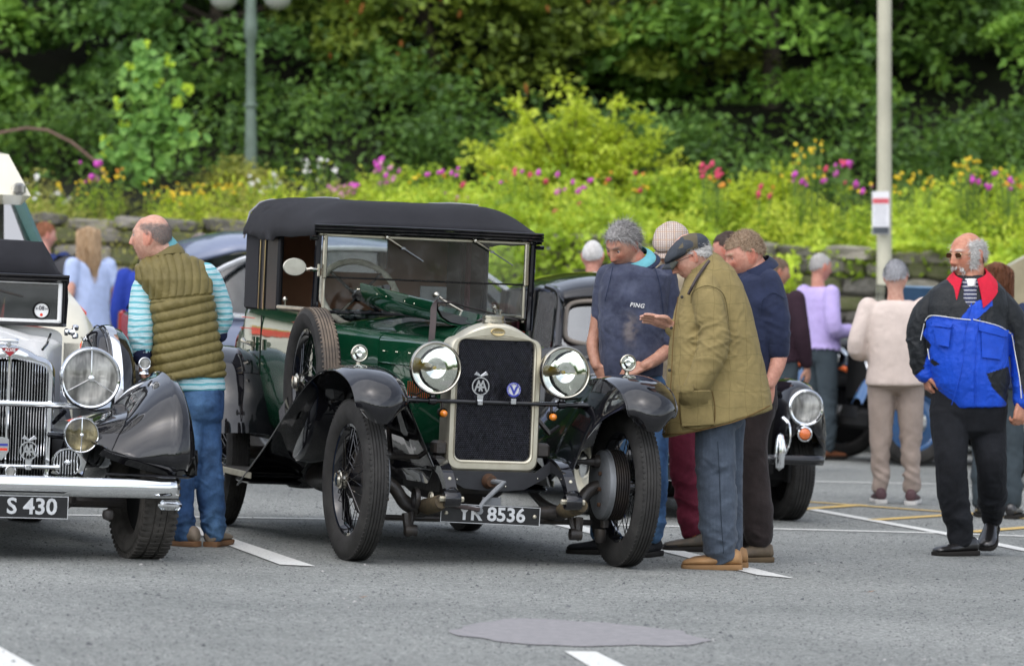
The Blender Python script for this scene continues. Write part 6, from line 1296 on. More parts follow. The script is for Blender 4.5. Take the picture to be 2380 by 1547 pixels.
def cloth(name, col, var=.10, bump=.35, bscale=260, sheen=.03, rough=.85, col2=None, pattern=None, tint=False):
    """woven cloth; pattern(nt, coord, colour socket) -> colour socket adds checks or stripes"""
    m, nt, b = _mat(name); lk = nt.links.new; t = node(nt, 'ShaderNodeTexCoord'); n = node(nt, 'ShaderNodeTexNoise', i_Scale=9, i_Detail=6, i_Roughness=.7)
    r = node(nt, 'ShaderNodeValToRGB'); r.color_ramp.elements[0].position = .35; r.color_ramp.elements[1].position = .65
    r.color_ramp.elements[0].color = c4(col2 or [c*(1-var*1.5) for c in col]); r.color_ramp.elements[1].color = c4([c*(1+var) for c in col]); lk(t.outputs['Object'], n.inputs[0]); lk(n.outputs[0], r.inputs[0]); s_ = r.outputs[0]
    if tint:
        at = node(nt, 'ShaderNodeAttribute', attribute_name='tint'); mx = node(nt, 'ShaderNodeMix', data_type='RGBA', blend_type='MULTIPLY'); mx.inputs[0].default_value = 1; lk(at.outputs['Color'], mx.inputs[6]); lk(s_, mx.inputs[7]); s_ = mx.outputs[2]
    if pattern: s_ = pattern(nt, t, s_)
    lk(s_, b.inputs['Base Color']); b.inputs['Roughness'].default_value = rough; b.inputs['Sheen Weight'].default_value = sheen*.25; b.inputs['Specular IOR Level'].default_value = .25
    n2 = node(nt, 'ShaderNodeTexNoise', i_Scale=bscale, i_Detail=3); n3 = node(nt, 'ShaderNodeTexNoise', i_Scale=26, i_Detail=4); ad = node(nt, 'ShaderNodeMath', operation='MULTIPLY_ADD'); ad.inputs[1].default_value = 2.2
    lk(t.outputs['Object'], n2.inputs[0]); lk(t.outputs['Object'], n3.inputs[0]); lk(n3.outputs[0], ad.inputs[0]); lk(n2.outputs[0], ad.inputs[2])
    bp = node(nt, 'ShaderNodeBump', i_Strength=bump, i_Distance=.006); lk(ad.outputs[0], bp.inputs['Height']); lk(bp.outputs[0], b.inputs['Normal']); return m
def bands(axis, period, parts, warp=0.0):
    """sharp stripes across one axis: parts = [(from, to, colour)] as fractions of the period"""
    def f(nt, t, base):
        lk = nt.links.new; sp = node(nt, 'ShaderNodeSeparateXYZ'); lk(t.outputs['Object'], sp.inputs[0]); src = sp.outputs['xyz'.index(axis)]
        if warp:
            n = node(nt, 'ShaderNodeTexNoise', i_Scale=6.0, i_Detail=2); lk(t.outputs['Object'], n.inputs[0]); w = node(nt, 'ShaderNodeMath', operation='MULTIPLY_ADD'); w.inputs[1].default_value = warp; lk(n.outputs[0], w.inputs[0]); lk(src, w.inputs[2]); src = w.outputs[0]
        d = node(nt, 'ShaderNodeMath', operation='DIVIDE'); d.inputs[1].default_value = period; lk(src, d.inputs[0]); fr = node(nt, 'ShaderNodeMath', operation='FRACT'); lk(d.outputs[0], fr.inputs[0]); out = base
        for a, b_, c in parts:
            g1 = node(nt, 'ShaderNodeMath', operation='GREATER_THAN'); g1.inputs[1].default_value = a; g2 = node(nt, 'ShaderNodeMath', operation='LESS_THAN'); g2.inputs[1].default_value = b_; mu = node(nt, 'ShaderNodeMath', operation='MULTIPLY')
            lk(fr.outputs[0], g1.inputs[0]); lk(fr.outputs[0], g2.inputs[0]); lk(g1.outputs[0], mu.inputs[0]); lk(g2.outputs[0], mu.inputs[1])
            mx = node(nt, 'ShaderNodeMix', data_type='RGBA'); mx.inputs[7].default_value = c4(c); lk(mu.outputs[0], mx.inputs[0]); lk(out, mx.inputs[6]); out = mx.outputs[2]
        return out
    return f
def chain(*fs):
    def f(nt, t, base):
        for g_ in fs: base = g_(nt, t, base)
        return base
    return f
def capsule(mb, pts, rad, n=16, flat=1.0, up=(0, -1, 0), sub=5):
    """tapered limb with rounded ends"""
    P = smooth_path(pts, sub); Rr = []
    for i in range(len(rad)-1): Rr += [rad[i]*(1-k/sub)+rad[i+1]*k/sub for k in range(sub)]
    Rr.append(rad[-1]); a = (P[0]-P[1]).normalized(); b = (P[-1]-P[-2]).normalized()
    pre = [(P[0]+a*Rr[0]*math.sin(q), Rr[0]*math.cos(q)) for q in (1.35, .9, .45)]; post = [(P[-1]+b*Rr[-1]*math.sin(q), Rr[-1]*math.cos(q)) for q in (.45, .9, 1.35)]
    mb.tube([p for p, r in pre]+P+[p for p, r in post], [r for p, r in pre]+Rr+[r for p, r in post], n, up=up, flat=flat)
def torso_loft(mb, rings, n=32, p=2.3):
    """rings: (centre, half width, half depth, turn in degrees, tilt)"""
    R_ = []
    def ring(c, w, d, ang=0, tilt=0, k=1.0, dz=0):
        o = []
        for i in range(n):
            a = 2*math.pi*i/n; x = math.copysign(abs(math.cos(a))**(2/p), math.cos(a))*w*k; y = math.copysign(abs(math.sin(a))**(2/p), math.sin(a))*d*k; ca, sa = math.cos(R(ang)), math.sin(R(ang))
            o.append(c+Vector((x*ca-y*sa, x*sa+y*ca, dz+tilt*x)))
        return o
    m = []
    for i in range(len(rings)-1):
        for k in range(4):
            t = k/4; t2 = t*t*(3-2*t) if False else t; a, b = rings[i], rings[i+1]; m.append((a[0].lerp(b[0], t2),)+tuple(a[j]*(1-t2)+b[j]*t2 for j in range(1, 5)))
    m.append(rings[-1]); R_.append(ring(*m[0], k=.75, dz=-.002)); R_.append(ring(*m[0], k=.93, dz=.002))
    for q in m: R_.append(ring(*q))
    R_.append(ring(*m[-1], k=.93, dz=-.004)); R_.append(ring(*m[-1], k=.6, dz=-.006)); mb.loft(R_)
def seg_t(co, A, B):
    A = np.array(A); B = np.array(B); d = B-A; t = ((co-A)@d)/(d@d); q = A+np.clip(t, 0, 1)[:, None]*d; return t, np.linalg.norm(co-q, axis=1)
def crease(me, amp, freq, seed=0, limbs=(), sharp=1.5, o=2):
    """pushes real folds into a garment; limbs: (A, B, reach, amplitude, number of folds, centre, width)"""
    co = get_co(me); no = get_no(me); n = fnoise(co*np.array(freq)+seed*7.1+.35*fnoise(co*4+seed, 2)[:, None], o); d = amp*((1-np.abs(n)*2)**1.0*.6+.4*fnoise(co*np.array(freq)*.5+seed*3.3, 1))
    for A, B, rr, a, k, t0, tw in limbs:
        t, ds = seg_t(co, A, B); m = (ds < rr)*np.exp(-((t-t0)/tw)**2)*np.clip((rr-ds)/(rr*.25), 0, 1)
        lat = (co[:, 0]-(A[0]+B[0])/2)/rr; sg = 1 if int(k*3+seed) % 2 else -1
        q1 = vnoise(np.stack([t*k*1.1+sg*lat*1.3+.5*vnoise(co*7+seed), lat*1.1+seed, co[:, 1]*5], 1)); q2 = vnoise(np.stack([t*k*1.7-sg*lat*2.0, lat*1.5+seed*2, co[:, 1]*6+9], 1))
        d = d+a*m*((1-2.6*np.abs(q1))*.9+(1-2.6*np.abs(q2))*.45-.25)
    d = d+amp*.32*(1-2.4*np.abs(vnoise(co*np.array([24, 24, 10])+seed*5.5+2.0*vnoise(co*8)[:, None]))); set_co(me, co+no*d[:, None]); return me
def set_tint(me, c):
    at = me.color_attributes.new('tint', 'FLOAT_COLOR', 'POINT'); c = np.concatenate([c, np.ones((len(c), 1))], 1).astype(np.float32); at.data.foreach_set('color', c.ravel())
# ---- head
def head_surface(D, jaw=1.0, fat=1.0):
    """points of the head for unit directions D (face towards -y)"""
    x, y, z = D[:, 0], D[:, 1], D[:, 2]; X = .0765*x*fat; Y = .098*y; Z = np.where(z > 0, .118*z, .122*z)
    lo = np.clip(-z, 0, 1); X = X*(1-.30*lo**2.0*(1-(fat-1)*1.5)); back = np.clip(y, 0, 1)
    Y = Y-.045*back*lo*1.2; Y = np.where(y < 0, Y*(1-.05*lo), Y); Y = Y+.012*np.clip(z, 0, 1)*(y > -.5)
    front = np.clip(-y, 0, 1)**1.2; g = lambda cx, cz, sx, sz: np.exp(-((np.abs(X)-cx)/sx)**2-((Z-cz)/sz)**2); g0 = lambda cz, sx, sz: np.exp(-(X/sx)**2-((Z-cz)/sz)**2)
    out = 0
    ramp = np.clip((.028-Z)/.058, 0, 1)*(Z > -.034)*1.0+np.exp(-((Z+.034)/.007)**2)*(Z <= -.034)
    out = out+.026*ramp*np.exp(-(X/(.0075+.006*ramp))**2)+.006*g(.011, -.031, .007, .007)
    out = out+.0065*g(.028, .033, .022, .008)+.003*g0(.036, .02, .01)-.0125*g(.031, .012, .014, .011)+.004*g(.044, -.012, .016, .015)+.0035*g(.031, .013, .008, .006)
    out = out+.0065*g0(-.056, .020, .0055)+.0065*g0(-.069, .018, .006)-.0045*g0(-.0625, .024, .0028)+.010*g0(-.098, .022, .016)*jaw-.004*g(.026, -.045, .006, .020)-.004*g0(-.082, .02, .006)
    Y = Y-out*front**.6
    return np.stack([X, Y, Z], 1)
def sph_dirs(nu=72, nv=56):
    D = []
    for j in range(nv+1):
        th = math.pi*j/nv
        for i in range(nu): a = 2*math.pi*i/nu; D.append((math.sin(th)*math.cos(a), math.sin(th)*math.sin(a), math.cos(th)))
    return np.array(D)
def add_head(mb, M, jaw=1.0, fat=1.0, sc_=1.0, ears=True):
    D = sph_dirs(); P = head_surface(D, jaw, fat)*sc_; nu, nv = 72, 56; P = [M @ Vector(p) for p in P]; rings = [P[j*nu:(j+1)*nu] for j in range(1, nv)]; mb.loft(rings[::-1])
    if ears:
        for s in (-1, 1):
            prof = [((s*.070, .004, -.022), .009), ((s*.075, .010, -.028), .011), ((s*.081, .018, -.004), .011), ((s*.083, .020, .020), .010), ((s*.079, .008, .030), .009), ((s*.074, -.004, .018), .007)]
            capsule(mb, [M @ (Vector(p)*sc_) for p, r in prof], [r*sc_*.72 for p, r in prof], 8, sub=3)
            capsule(mb, [M @ (Vector(p)*sc_) for p in ((s*.070, .004, -.02), (s*.076, .012, .0), (s*.074, .008, .02))], [.009*sc_, .010*sc_, .009*sc_], 8, sub=3)
    return M
def paint_head(co, M, base, sc_=1.0, lips=(.36, .13, .11), brow=None, flush=.5, stubble=0, scalp=None, scalp_fn=None):
    """skin colouring, with shade painted into eye sockets and mouth line, computed in head space"""
    Mi = np.array(M.inverted()); h = (co @ Mi[:3, :3].T+Mi[:3, 3])/sc_; c = np.tile(np.array(base, float), (len(co), 1)); X, Y, Z = h.T; inh = (np.abs(X) < .11) & (np.abs(Z) < .14) & (Y > -.15) & (Y < .12)
    g = lambda cx, cz, sx, sz: np.exp(-((np.abs(X)-cx)/sx)**2-((Z-cz)/sz)**2)*inh*(Y < -.02); g0 = lambda cz, sx, sz: np.exp(-(X/sx)**2-((Z-cz)/sz)**2)*inh*(Y < -.02)
    red = np.array([1.10, .70, .62]); def_mix = lambda c, w, col: c*(1-w[:, None])+np.array(col)*w[:, None]
    w = np.clip(flush*(g(.040, -.018, .020, .020)+1.1*g0(-.026, .014, .014)+.5*g0(.06, .04, .02)), 0, .9); c = c*(1-w[:, None])+c*red*w[:, None]
    ear = inh*(np.abs(X) > .0745)*(Y > -.02); c = c*(1-.6*ear[:, None])+c*red*(.6*ear[:, None])
    c = def_mix(c, np.clip(1.2*g0(-.0625, .020, .0075), 0, .85), lips); c = def_mix(c, np.clip(g0(-.0625, .022, .0018), 0, .9), (.08, .03, .03)); c = def_mix(c, .35*g(.031, .012, .017, .010), np.array(base)*.55)  # lip pigment, plus painted shade in the mouth line and eye sockets
    if brow is not None: c = def_mix(c, np.clip(1.3*g(.030, .034, .017, .0055), 0, .8), brow)
    if stubble: c = def_mix(c, stubble*np.clip(g0(-.085, .05, .022)+g(.045, -.07, .02, .03), 0, 1), (.35, .30, .27))
    if scalp is not None: c = def_mix(c, np.clip(scalp_fn(X, Y, Z), 0, 1)*inh, scalp)
    return c
M_EYE = mat('eye_white', (.42, .37, .34), .2, var=.02); M_IRIS = mat('iris', (.05, .06, .07), .1)
def eyes(parent, M, sc_=1.0, lid=0.0):
    for s in (-1, 1):
        c = Vector((s*.031, -.0770+(.0030 if lid else 0), .0115-(.002 if lid else 0)))*sc_; e = MB(); n = (M.to_3x3() @ Vector((0, -1, 0)))
        e.lathe([(0, -.0105), (.005, -.0092), (.0085, -.006), (.0098, 0), (.0, .008)], M @ c, tuple(-n), 16); o = e.build('eye', M_EYE, parent, fix=True)
        e = MB(); e.lathe([(0, -.0115), (.0045, -.0105), (.0056, -.0085)], M @ c, tuple(-n), 12); e.build('iris', M_IRIS, o)
def strands(parent, M, fn, n, mats, length=(.03, .06), width=.0018, seed=0, sc_=1.0, name='hair', lift=.35, grav=.5, sweep=(0, .3, 0), shell=.010, curl=0.0, jaw=1, fat=1, wispy=.3):
    """hair: a soft under-layer plus many fine locks"""
    r_ = np.random.default_rng(seed); D = r_.normal(size=(n*6, 3)); D /= np.linalg.norm(D, axis=1)[:, None]; P = head_surface(D, jaw, fat); k = fn(P[:, 0], P[:, 1], P[:, 2]) > r_.random(len(P)); P = P[k][:n]; D = D[k][:n]; m = len(P)
    P = P+D*.004; L_ = r_.uniform(length[0], length[1], m)[:, None]; W_ = np.full((m, 1), width)*r_.uniform(.6, 1.4, (m, 1))
    dirv = D*lift+np.array(sweep)+r_.normal(size=(m, 3))*wispy; dirv -= D*np.sum(dirv*D, 1)[:, None]*(1-lift); dirv /= np.linalg.norm(dirv, axis=1)[:, None]
    side = np.cross(dirv, D+r_.normal(size=(m, 3))*.3); side /= np.linalg.norm(side, axis=1)[:, None]+1e-9; pts = [P]; cur = P; d = dirv; V = []
    segs = 4; cu = r_.normal(size=(m, 3))*curl
    for s_ in range(segs):
        V.append((cur+side*W_*(1-s_/segs*.7), cur-side*W_*(1-s_/segs*.7))); cur = cur+d*L_/segs; d = d+np.array([0, 0, -grav/segs])+cu*math.cos(s_*2.2); 
        dd = np.sum(cur*D, 1); d /= np.linalg.norm(d, axis=1)[:, None]
    V.append((cur+side*W_*.15, cur-side*W_*.15)); A = np.stack([q for v in V for q in v], 1); A = A.reshape(-1, 3)*sc_
    if length[1] > .15: q_ = np.hypot(A[:, 0], A[:, 1]-.01); k_ = np.minimum(1, (.098+.015*r_.random(len(A)))/np.maximum(q_, 1e-6)); A[:, 0] *= k_; A[:, 1] = .01+(A[:, 1]-.01)*k_
    Mn = np.array(M); A = A @ Mn[:3, :3].T+Mn[:3, 3]; nv = 2*(segs+1); idx = np.arange(m)[:, None]*nv; F = np.concatenate([np.concatenate([idx+2*s_, idx+2*s_+1, idx+2*s_+3, idx+2*s_+2], 1) for s_ in range(segs)])
    me = np_mesh(name, A, F); mats = mats if isinstance(mats, (list, tuple)) else [mats]
    for q in mats: me.materials.append(q)
    if len(mats) > 1: me.polygons.foreach_set('material_index', np.tile(r_.integers(0, len(mats), m), segs).astype(np.int32))
    o = link(name, me, None, parent, smooth=True, ang=0)
    if shell:
        Ds = sph_dirs(48, 36); Ps = head_surface(Ds, jaw, fat); w = fn(Ps[:, 0], Ps[:, 1], Ps[:, 2]); off = shell*np.clip(w*1.6, 0, 1)*(1+.35*fnoise(Ps*60+seed, 2)); Ps = (Ps+Ds*(off+.0005)[:, None])*sc_; Ps = Ps @ Mn[:3, :3].T+Mn[:3, 3]
        F = [(j*48+i, j*48+(i+1) % 48, (j+1)*48+(i+1) % 48, (j+1)*48+i) for j in range(36) for i in range(48) if min(w[j*48+i], w[j*48+(i+1) % 48], w[(j+1)*48+i], w[(j+1)*48+(i+1) % 48]) > .25]
        if F: me2 = np_mesh('under_hair', Ps, np.array(F)); link('under_hair', me2, mats[0], o, ang=0)
    return o
def hair_mat(name, col, v=.25): return mat(name, col, .55, col2=tuple(c*(1-v) for c in col), vscale=120, spec=.3)
# regions of the scalp in head space
full_hair = lambda X, Y, Z: np.clip((Z-(.052-.55*np.clip(Y+.07, 0, .16)))/.012, 0, 1)*(~((Y < -.035) & (Z < .058)))*(Z > -.075)
def bald_hair(X, Y, Z): return np.clip((Z-(.045-.7*np.clip(Y+.045, 0, .14)))/.012, 0, 1)*np.clip((.078-Z-.15*np.clip(-Y, 0, .1))/.012, 0, 1)*(Y > -.05)*(Z > -.07)
# ---- hands
def add_hand(mb, w, d, n, thumb, curl=.3, sc_=1.0, spread=.12, tcurl=.3):
    """w wrist, d direction of the fingers, n palm normal, thumb: +1/-1 side along d x n"""
    d = V3(d).normalized(); n = V3(n).normalized(); n = (n-d*n.dot(d)).normalized(); s = d.cross(n)*thumb; w = V3(w); u = sc_
    for k, t in enumerate((-.030, -.010, .010, .029)): capsule(mb, [w+s*t*.55*u, w+d*.045*u+s*t*.85*u, w+d*.088*u+s*t*u], [.0135*u, .0140*u, .0115*u], 10, sub=3)
    capsule(mb, [w-d*.03*u, w+d*.03*u, w+d*.07*u], [.026*u, .030*u, .032*u], 14, sub=3, flat=.55, up=n)
    for k, (t, L_) in enumerate(((.030, .070), (.010, .080), (-.010, .074), (-.029, .058))):
        b0 = w+d*(.088-abs(t)*.15)*u+s*t*u; q = [b0]; a = 0; dd = (d+s*spread*t*14*.25).normalized()
        for j, f in enumerate((.45, .32, .23)): a += curl*(.75 if j == 0 else 1.0)+.04*k*curl; q.append(q[-1]+(dd*math.cos(a)+n*math.sin(a))*L_*f*u)
        capsule(mb, q, [.0098*u, .0092*u, .0086*u, .0074*u], 10, sub=3)
    tb = w+d*.022*u+s*.026*u; t1 = tb+(d*.65+s*.75+n*.25).normalized()*.040*u; t2 = t1+(d*.85+s*(.55-tcurl)+n*.35).normalized()*.032*u; t3 = t2+(d*.95+s*(.25-tcurl)+n*.4).normalized()*.025*u
    capsule(mb, [tb, t1, t2, t3], [.0150*u, .0125*u, .0105*u, .0085*u], 10, sub=3)
# ---- shoes
def shoe(parent, x, y, z, yaw, L_=.29, upper=None, sole=None, w=1.0, pitch=0, laces=None, name='shoe', toe=None):
    """pointed along its yaw (0 = towards the camera); x, y, z: under the ankle"""
    M = Matrix.Translation((x, y, z)) @ Matrix.Rotation(R(yaw), 4, 'Z') @ Matrix.Rotation(R(pitch), 4, 'X')
    e = MB(); rings = []; st = ((-.31, .022, .030, .070), (-.29, .034, .024, .095), (-.22, .040, .024, .108), (-.10, .039, .024, .108), (.02, .040, .024, .096), (.14, .045, .024, .082), (.28, .051, .024, .071), (.44, .053, .024, .064), (.56, .050, .024, .060), (.635, .040, .024, .053), (.675, .022, .026, .042))
    for f, hw, z0, z1 in st:
        r = [];
        for k in range(16):
            a = 2*math.pi*k/16; X = math.copysign(abs(math.cos(a))**.8, math.cos(a))*hw*w*(1 if math.sin(a) < .2 else .86); Z = (z0+z1)/2+(z1-z0)/2*math.copysign(abs(math.sin(a))**.9, math.sin(a)); r.append(M @ Vector((X, -f*L_, Z)))
        rings.append(r)
    e.loft(rings); o = e.build(name, upper, parent, ang=60, fix=True)
    e = MB(); r2 = []
    for zz_, k in ((0, .94), (.008, 1.02), (.024, 1.02), (.028, .96)):
        r2.append([M @ Vector((sx*(hw+.004)*k*w, -f*L_*(1.0+.02*k), zz_+(.006 if f > .5 else 0)*(zz_ < .02))) for sx, seq in ((1, st), (-1, st[::-1])) for f, hw, *_ in seq])
    e.loft(r2); e.build('sole', sole, o, ang=40, fix=True)
    if laces:
        e = MB()
        for k in range(4): f = .10+.055*k; zt = .078-.012*k; e.tube([M @ Vector((-.022, -f*L_, zt-.002)), M @ Vector((0, -(f+.01)*L_, zt+.006)), M @ Vector((.022, -f*L_, zt-.002))], .0028, 5)
        e.build('laces', laces, o); tag(o.children[-1], kind='stuff')
    if toe:
        e = MB(); rr_ = [[M @ (Vector((X_*1.03, -f*L_*1.005, .030+(z1-.026)*.62*sn))) for X_, sn in ((-hw, 0), (-hw*.8, .6), (0, 1.0), (hw*.8, .6), (hw, 0))] for f, hw, z0, z1 in st[-4:]]; e.grid(rr_, .002); e.build('toe_cap', toe, o, fix=True)
    return o
# ---- a whole figure from a side-by-side survey: all u, v are sightings from the camera station, dy metres nearer (-) or farther (+)
class Fig:
    def __init__(s, u, v, d, label, name='person', cat='person', group=None):
        s.d = d; s.k = d/FPX; p = pt(u, v, d); s.o = Vector((p.x, d, gz(p.x))); s.root = empty(name, Matrix.Translation(s.o), label, cat, group)
    def j(s, u, v, dy=0): return pt(u, v, s.d+dy)-s.o
    def rings(s, L_): return [(s.j((a+b)/2, v, dy), (b-a)/2*s.k, dep, ang, tilt) for v, a, b, dy, dep, ang, tilt in L_]
    def path(s, L_): return [s.j(u, v, dy) for u, v, r, dy in L_], [r*s.k for u, v, r, dy in L_]
    def garment(s, name, m, torso=None, limbs=(), voxel=.0065, smooth=3, amp=.004, freq=(7, 7, 5), seed=1, folds=(), p=2.3, post=None, parent=None):
        if name == 'trousers' and torso: v, a, b, dy, dep, ang, tl = torso[-1]; e_ = (b-a)*.10; torso = list(torso)+[(v+.012/s.k, a+e_*.4, b-e_*.4, dy, dep*.85, ang, tl), (v+.035/s.k, a+e_*1.6, b-e_*1.6, dy, dep*.5, ang, tl)]; smooth = smooth+4; folds = [(q_[0], q_[1]*1.45)+tuple(q_[2:]) for q_ in folds]
        mb = MB()
        if torso: torso_loft(mb, s.rings(torso), p=p)
        for q in limbs: P, r = s.path(q); capsule(mb, P, r, 18)
        me = remesh(mb, voxel, smooth, name); F = []
        for q in folds:   # (path, reach factor, amp, number of folds, centre, width)
            path, a, k, t0, tw = q; P, r = s.path(path); F.append((tuple(P[0]), tuple(P[-1]), max(r)*1.9, a, k, t0, tw))
        crease(me, amp, freq, seed, F)
        if post: post(me)
        o = link(name, me, m, parent or s.root, ang=0); return o
def front_y(co, x, z, r=.016, side=-1):
    k = (np.abs(co[:, 0]-x) < r) & (np.abs(co[:, 2]-z) < r)
    if not k.any(): k = np.argsort((co[:, 0]-x)**2+(co[:, 2]-z)**2)[:8]
    return (co[k, 1].min() if side < 0 else co[k, 1].max())
def seam(fig, garment, uv, m, r=.0022, name='piping', off=-.001, sub=6):
    """cord or seam lying on the garment, following sightings uv"""
    co = get_co(garment.data); P = []
    for q in smooth_path([(a, b, 0) for a, b in uv], sub): w = fig.j(q.x, q.y); y = front_y(co, w.x, w.z); w = fig.j(q.x, q.y, y); P.append((w.x, y+off, w.z))
    mb = MB(); mb.tube(P, r, 6); return mb.build(name, m, garment)
def patch(fig, garment, uv, m, th=.004, name='pocket', n=9):
    """four-cornered piece of cloth lying on the garment"""
    co = get_co(garment.data); a, b, c, d = uv; G = []
    for i in range(n):
        row = []
        for j_ in range(n):
            s_, t = i/(n-1), j_/(n-1); u = (a[0]*(1-s_)+b[0]*s_)*(1-t)+(d[0]*(1-s_)+c[0]*s_)*t; v = (a[1]*(1-s_)+b[1]*s_)*(1-t)+(d[1]*(1-s_)+c[1]*s_)*t
            w = fig.j(u, v); y = front_y(co, w.x, w.z, .02); w = fig.j(u, v, y); row.append(Vector((w.x, y-th, w.z)))
        G.append(row)
    mb = MB(); mb.grid(G, -th*.9); return mb.build(name, m, garment, fix=True)
def dot(fig, garment, u, v, r, m, name='button'):
    co = get_co(garment.data); w = fig.j(u, v); y = front_y(co, w.x, w.z); w = fig.j(u, v, y); mb = MB(); mb.lathe([(r, .002), (r, -.003), (r*.6, -.004), (0, -.0035)], (w.x, y-.001, w.z), (0, 1, 0), 12); return mb.build(name, m, garment)
def head_matrix(fig, u, v, dy, yaw, pitch=0, roll=0): return Matrix.Translation(fig.j(u, v, dy)) @ Matrix.Rotation(R(yaw), 4, 'Z') @ Matrix.Rotation(R(pitch), 4, 'X') @ Matrix.Rotation(R(roll), 4, 'Y')
def body(fig, M, base, neck, core, arms=(), hands=(), sc_=1.0, jaw=1.0, fat=1.0, voxel=.0045, smooth=1, lid=0, **pk):
    """continuous skin surface: head, neck, trunk, arms and hands in one"""
    mb = MB(); add_head(mb, M, jaw, fat, sc_); P, r = fig.path(neck); P[0] = M @ (Vector((0, .022, -.045))*sc_); capsule(mb, P, r, 18)
    if core: torso_loft(mb, fig.rings(core))
    for a in arms: P, r = fig.path(a); capsule(mb, P, r, 14)
    for h in hands: add_hand(mb, *h[0], **h[1])
    me = remesh(mb, voxel, smooth, 'body'); co = get_co(me); set_tint(me, paint_head(co, M, base, sc_, **pk)); o = link('body', me, SKIN, fig.root, ang=0)
    eyes(o, M, sc_, lid); return o
def collar(fig, parent, u, v, dy, yaw, m, r=.066, h=.035, th=.004, a0=-140, a1=140, tilt=14, spread=.012, name='collar', point=0.0, lean=0):
    """band round the neck, open in front; (u, v, dy) is the middle of its lower edge"""
    M = Matrix.Translation(fig.j(u, v, dy)) @ Matrix.Rotation(R(yaw), 4, 'Z') @ Matrix.Rotation(R(tilt), 4, 'X') @ Matrix.Rotation(R(lean), 4, 'Y'); G = []
    for k in range(29):
        a = R(a0+(a1-a0)*k/28); f = abs(a)/R(max(abs(a0), 1)); dx, dy_ = math.sin(a), math.cos(a); row = []
        for t in (0, .3, .65, .9, 1): rr = r+spread*(1-t)+(.005 if .2 < t < .7 else 0); row.append(M @ Vector((dx*rr, dy_*rr*1.08, h*t*(1-.3*f)-point*max(0, f-.7)*3*(1-t))))
        G.append(row)
    mb = MB(); mb.grid(G, th); return mb.build(name, m, parent, fix=True, ang=70)
def specs(parent, M, frame, lens, r=.019, h=.8, sc_=1.0, name='glasses'):
    e = empty(name); e.parent = parent; e.matrix_local = M; mb = MB(); y = -.104
    for s in (-1, 1):
        P = [(s*.033+r*1.12*math.copysign(abs(math.cos(a))**.7, math.cos(a)), y+.004*abs(math.cos(a)), .008+r*h*math.copysign(abs(math.sin(a))**.7, math.sin(a))) for a in np.linspace(0, 2*math.pi, 21)[:-1]]
        mb.tube(P, .0016, 6, closed=True); mb.tube([(s*.055, y+.002, .013), (s*.074, y+.03, .014), (s*.083, -.03, .012), (s*.084, .012, .008), (s*.080, .022, -.012)], .0016, 5)
        l = MB(); l.prism([(p[0], p[2]) for p in P], y+.001, y+.003); l.build('lens', lens, e, smooth=False)
    mb.tube([(-.013, y, .013), (0, y-.004, .016), (.013, y, .013)], .0016, 5); mb.build('frame', frame, e); return e
def flat_cap(parent, M, m, name='cap', peak=True, tall=0.0, tip=None):
    G = []; nt_, nr = 40, 12
    for i in range(nr+1):
        t = i/nr; row = []
        for k in range(nt_):
            a = 2*math.pi*k/nt_; cx, cy = math.cos(a), math.sin(a); fr = max(0, -cy); R0 = (.088, .110); puff = 1+(.14+.06*fr)*math.sin(min(1, t*1.35)*math.pi)**.8*(1 if t < .75 else 1)
            rad = math.cos(t*math.pi/2)**.62; x = cx*R0[0]*rad*puff; y = .002+cy*R0[1]*rad*puff-.010*fr*(1-t); z = .028+.018*max(0, cy)*-1.2*(1-t)+(.082+tall)*math.sin(t*math.pi/2)-.030*fr*rad*(1 if t > .15 else .4)
            row.append(M @ Vector((x, y, z)))
        G.append(row)
    mb = MB(); mb.grid(G, .003, closed=True); o = mb.build(name, m, parent, ang=0, fix=True)
    co = get_co(o.data); set_co(o.data, co+get_no(o.data)*(fnoise(co*22, 2)*.0035)[:, None])
    if peak:
        G = [[M @ Vector((.075*q*(1-.25*t), -.095-.048*t*(1-.35*q*q)-.012+.035*q*q*(1-t*.3), .030-.026*t-.022*q*q)) for q in np.linspace(-1, 1, 13)] for t in (0, .33, .66, 1)]
        mb = MB(); mb.grid(G, .006); mb.build('peak', m, o, ang=0, fix=True)
    return o
# ================================================================ the six people round the cars
SK1, SK2, SK3 = (.55, .33, .25), (.46, .255, .18), (.53, .265, .195)
H_GREY = [hair_mat('hair_grey', (.30, .285, .275)), hair_mat('hair_light_grey', (.52, .50, .48)), hair_mat('hair_dark_grey', (.10, .092, .088))]
H_WHITE = [hair_mat('hair_white', (.70, .68, .65), .12), hair_mat('hair_offwhite', (.50, .48, .45), .15)]
H_SANDY = [hair_mat('hair_sandy', (.36, .25, .16)), hair_mat('hair_sandy_light', (.50, .38, .27)), hair_mat('hair_sandy_dark', (.20, .125, .07))]
M_BLACKLEATHER = mat('black_shoe_leather', (.014, .013, .013), .30, coat=.4, var=.3); M_SOLE_DARK = mat('dark_sole', (.02, .018, .016), .8); M_SOLE_WHITE = mat('white_sole', (.62, .60, .57), .7)
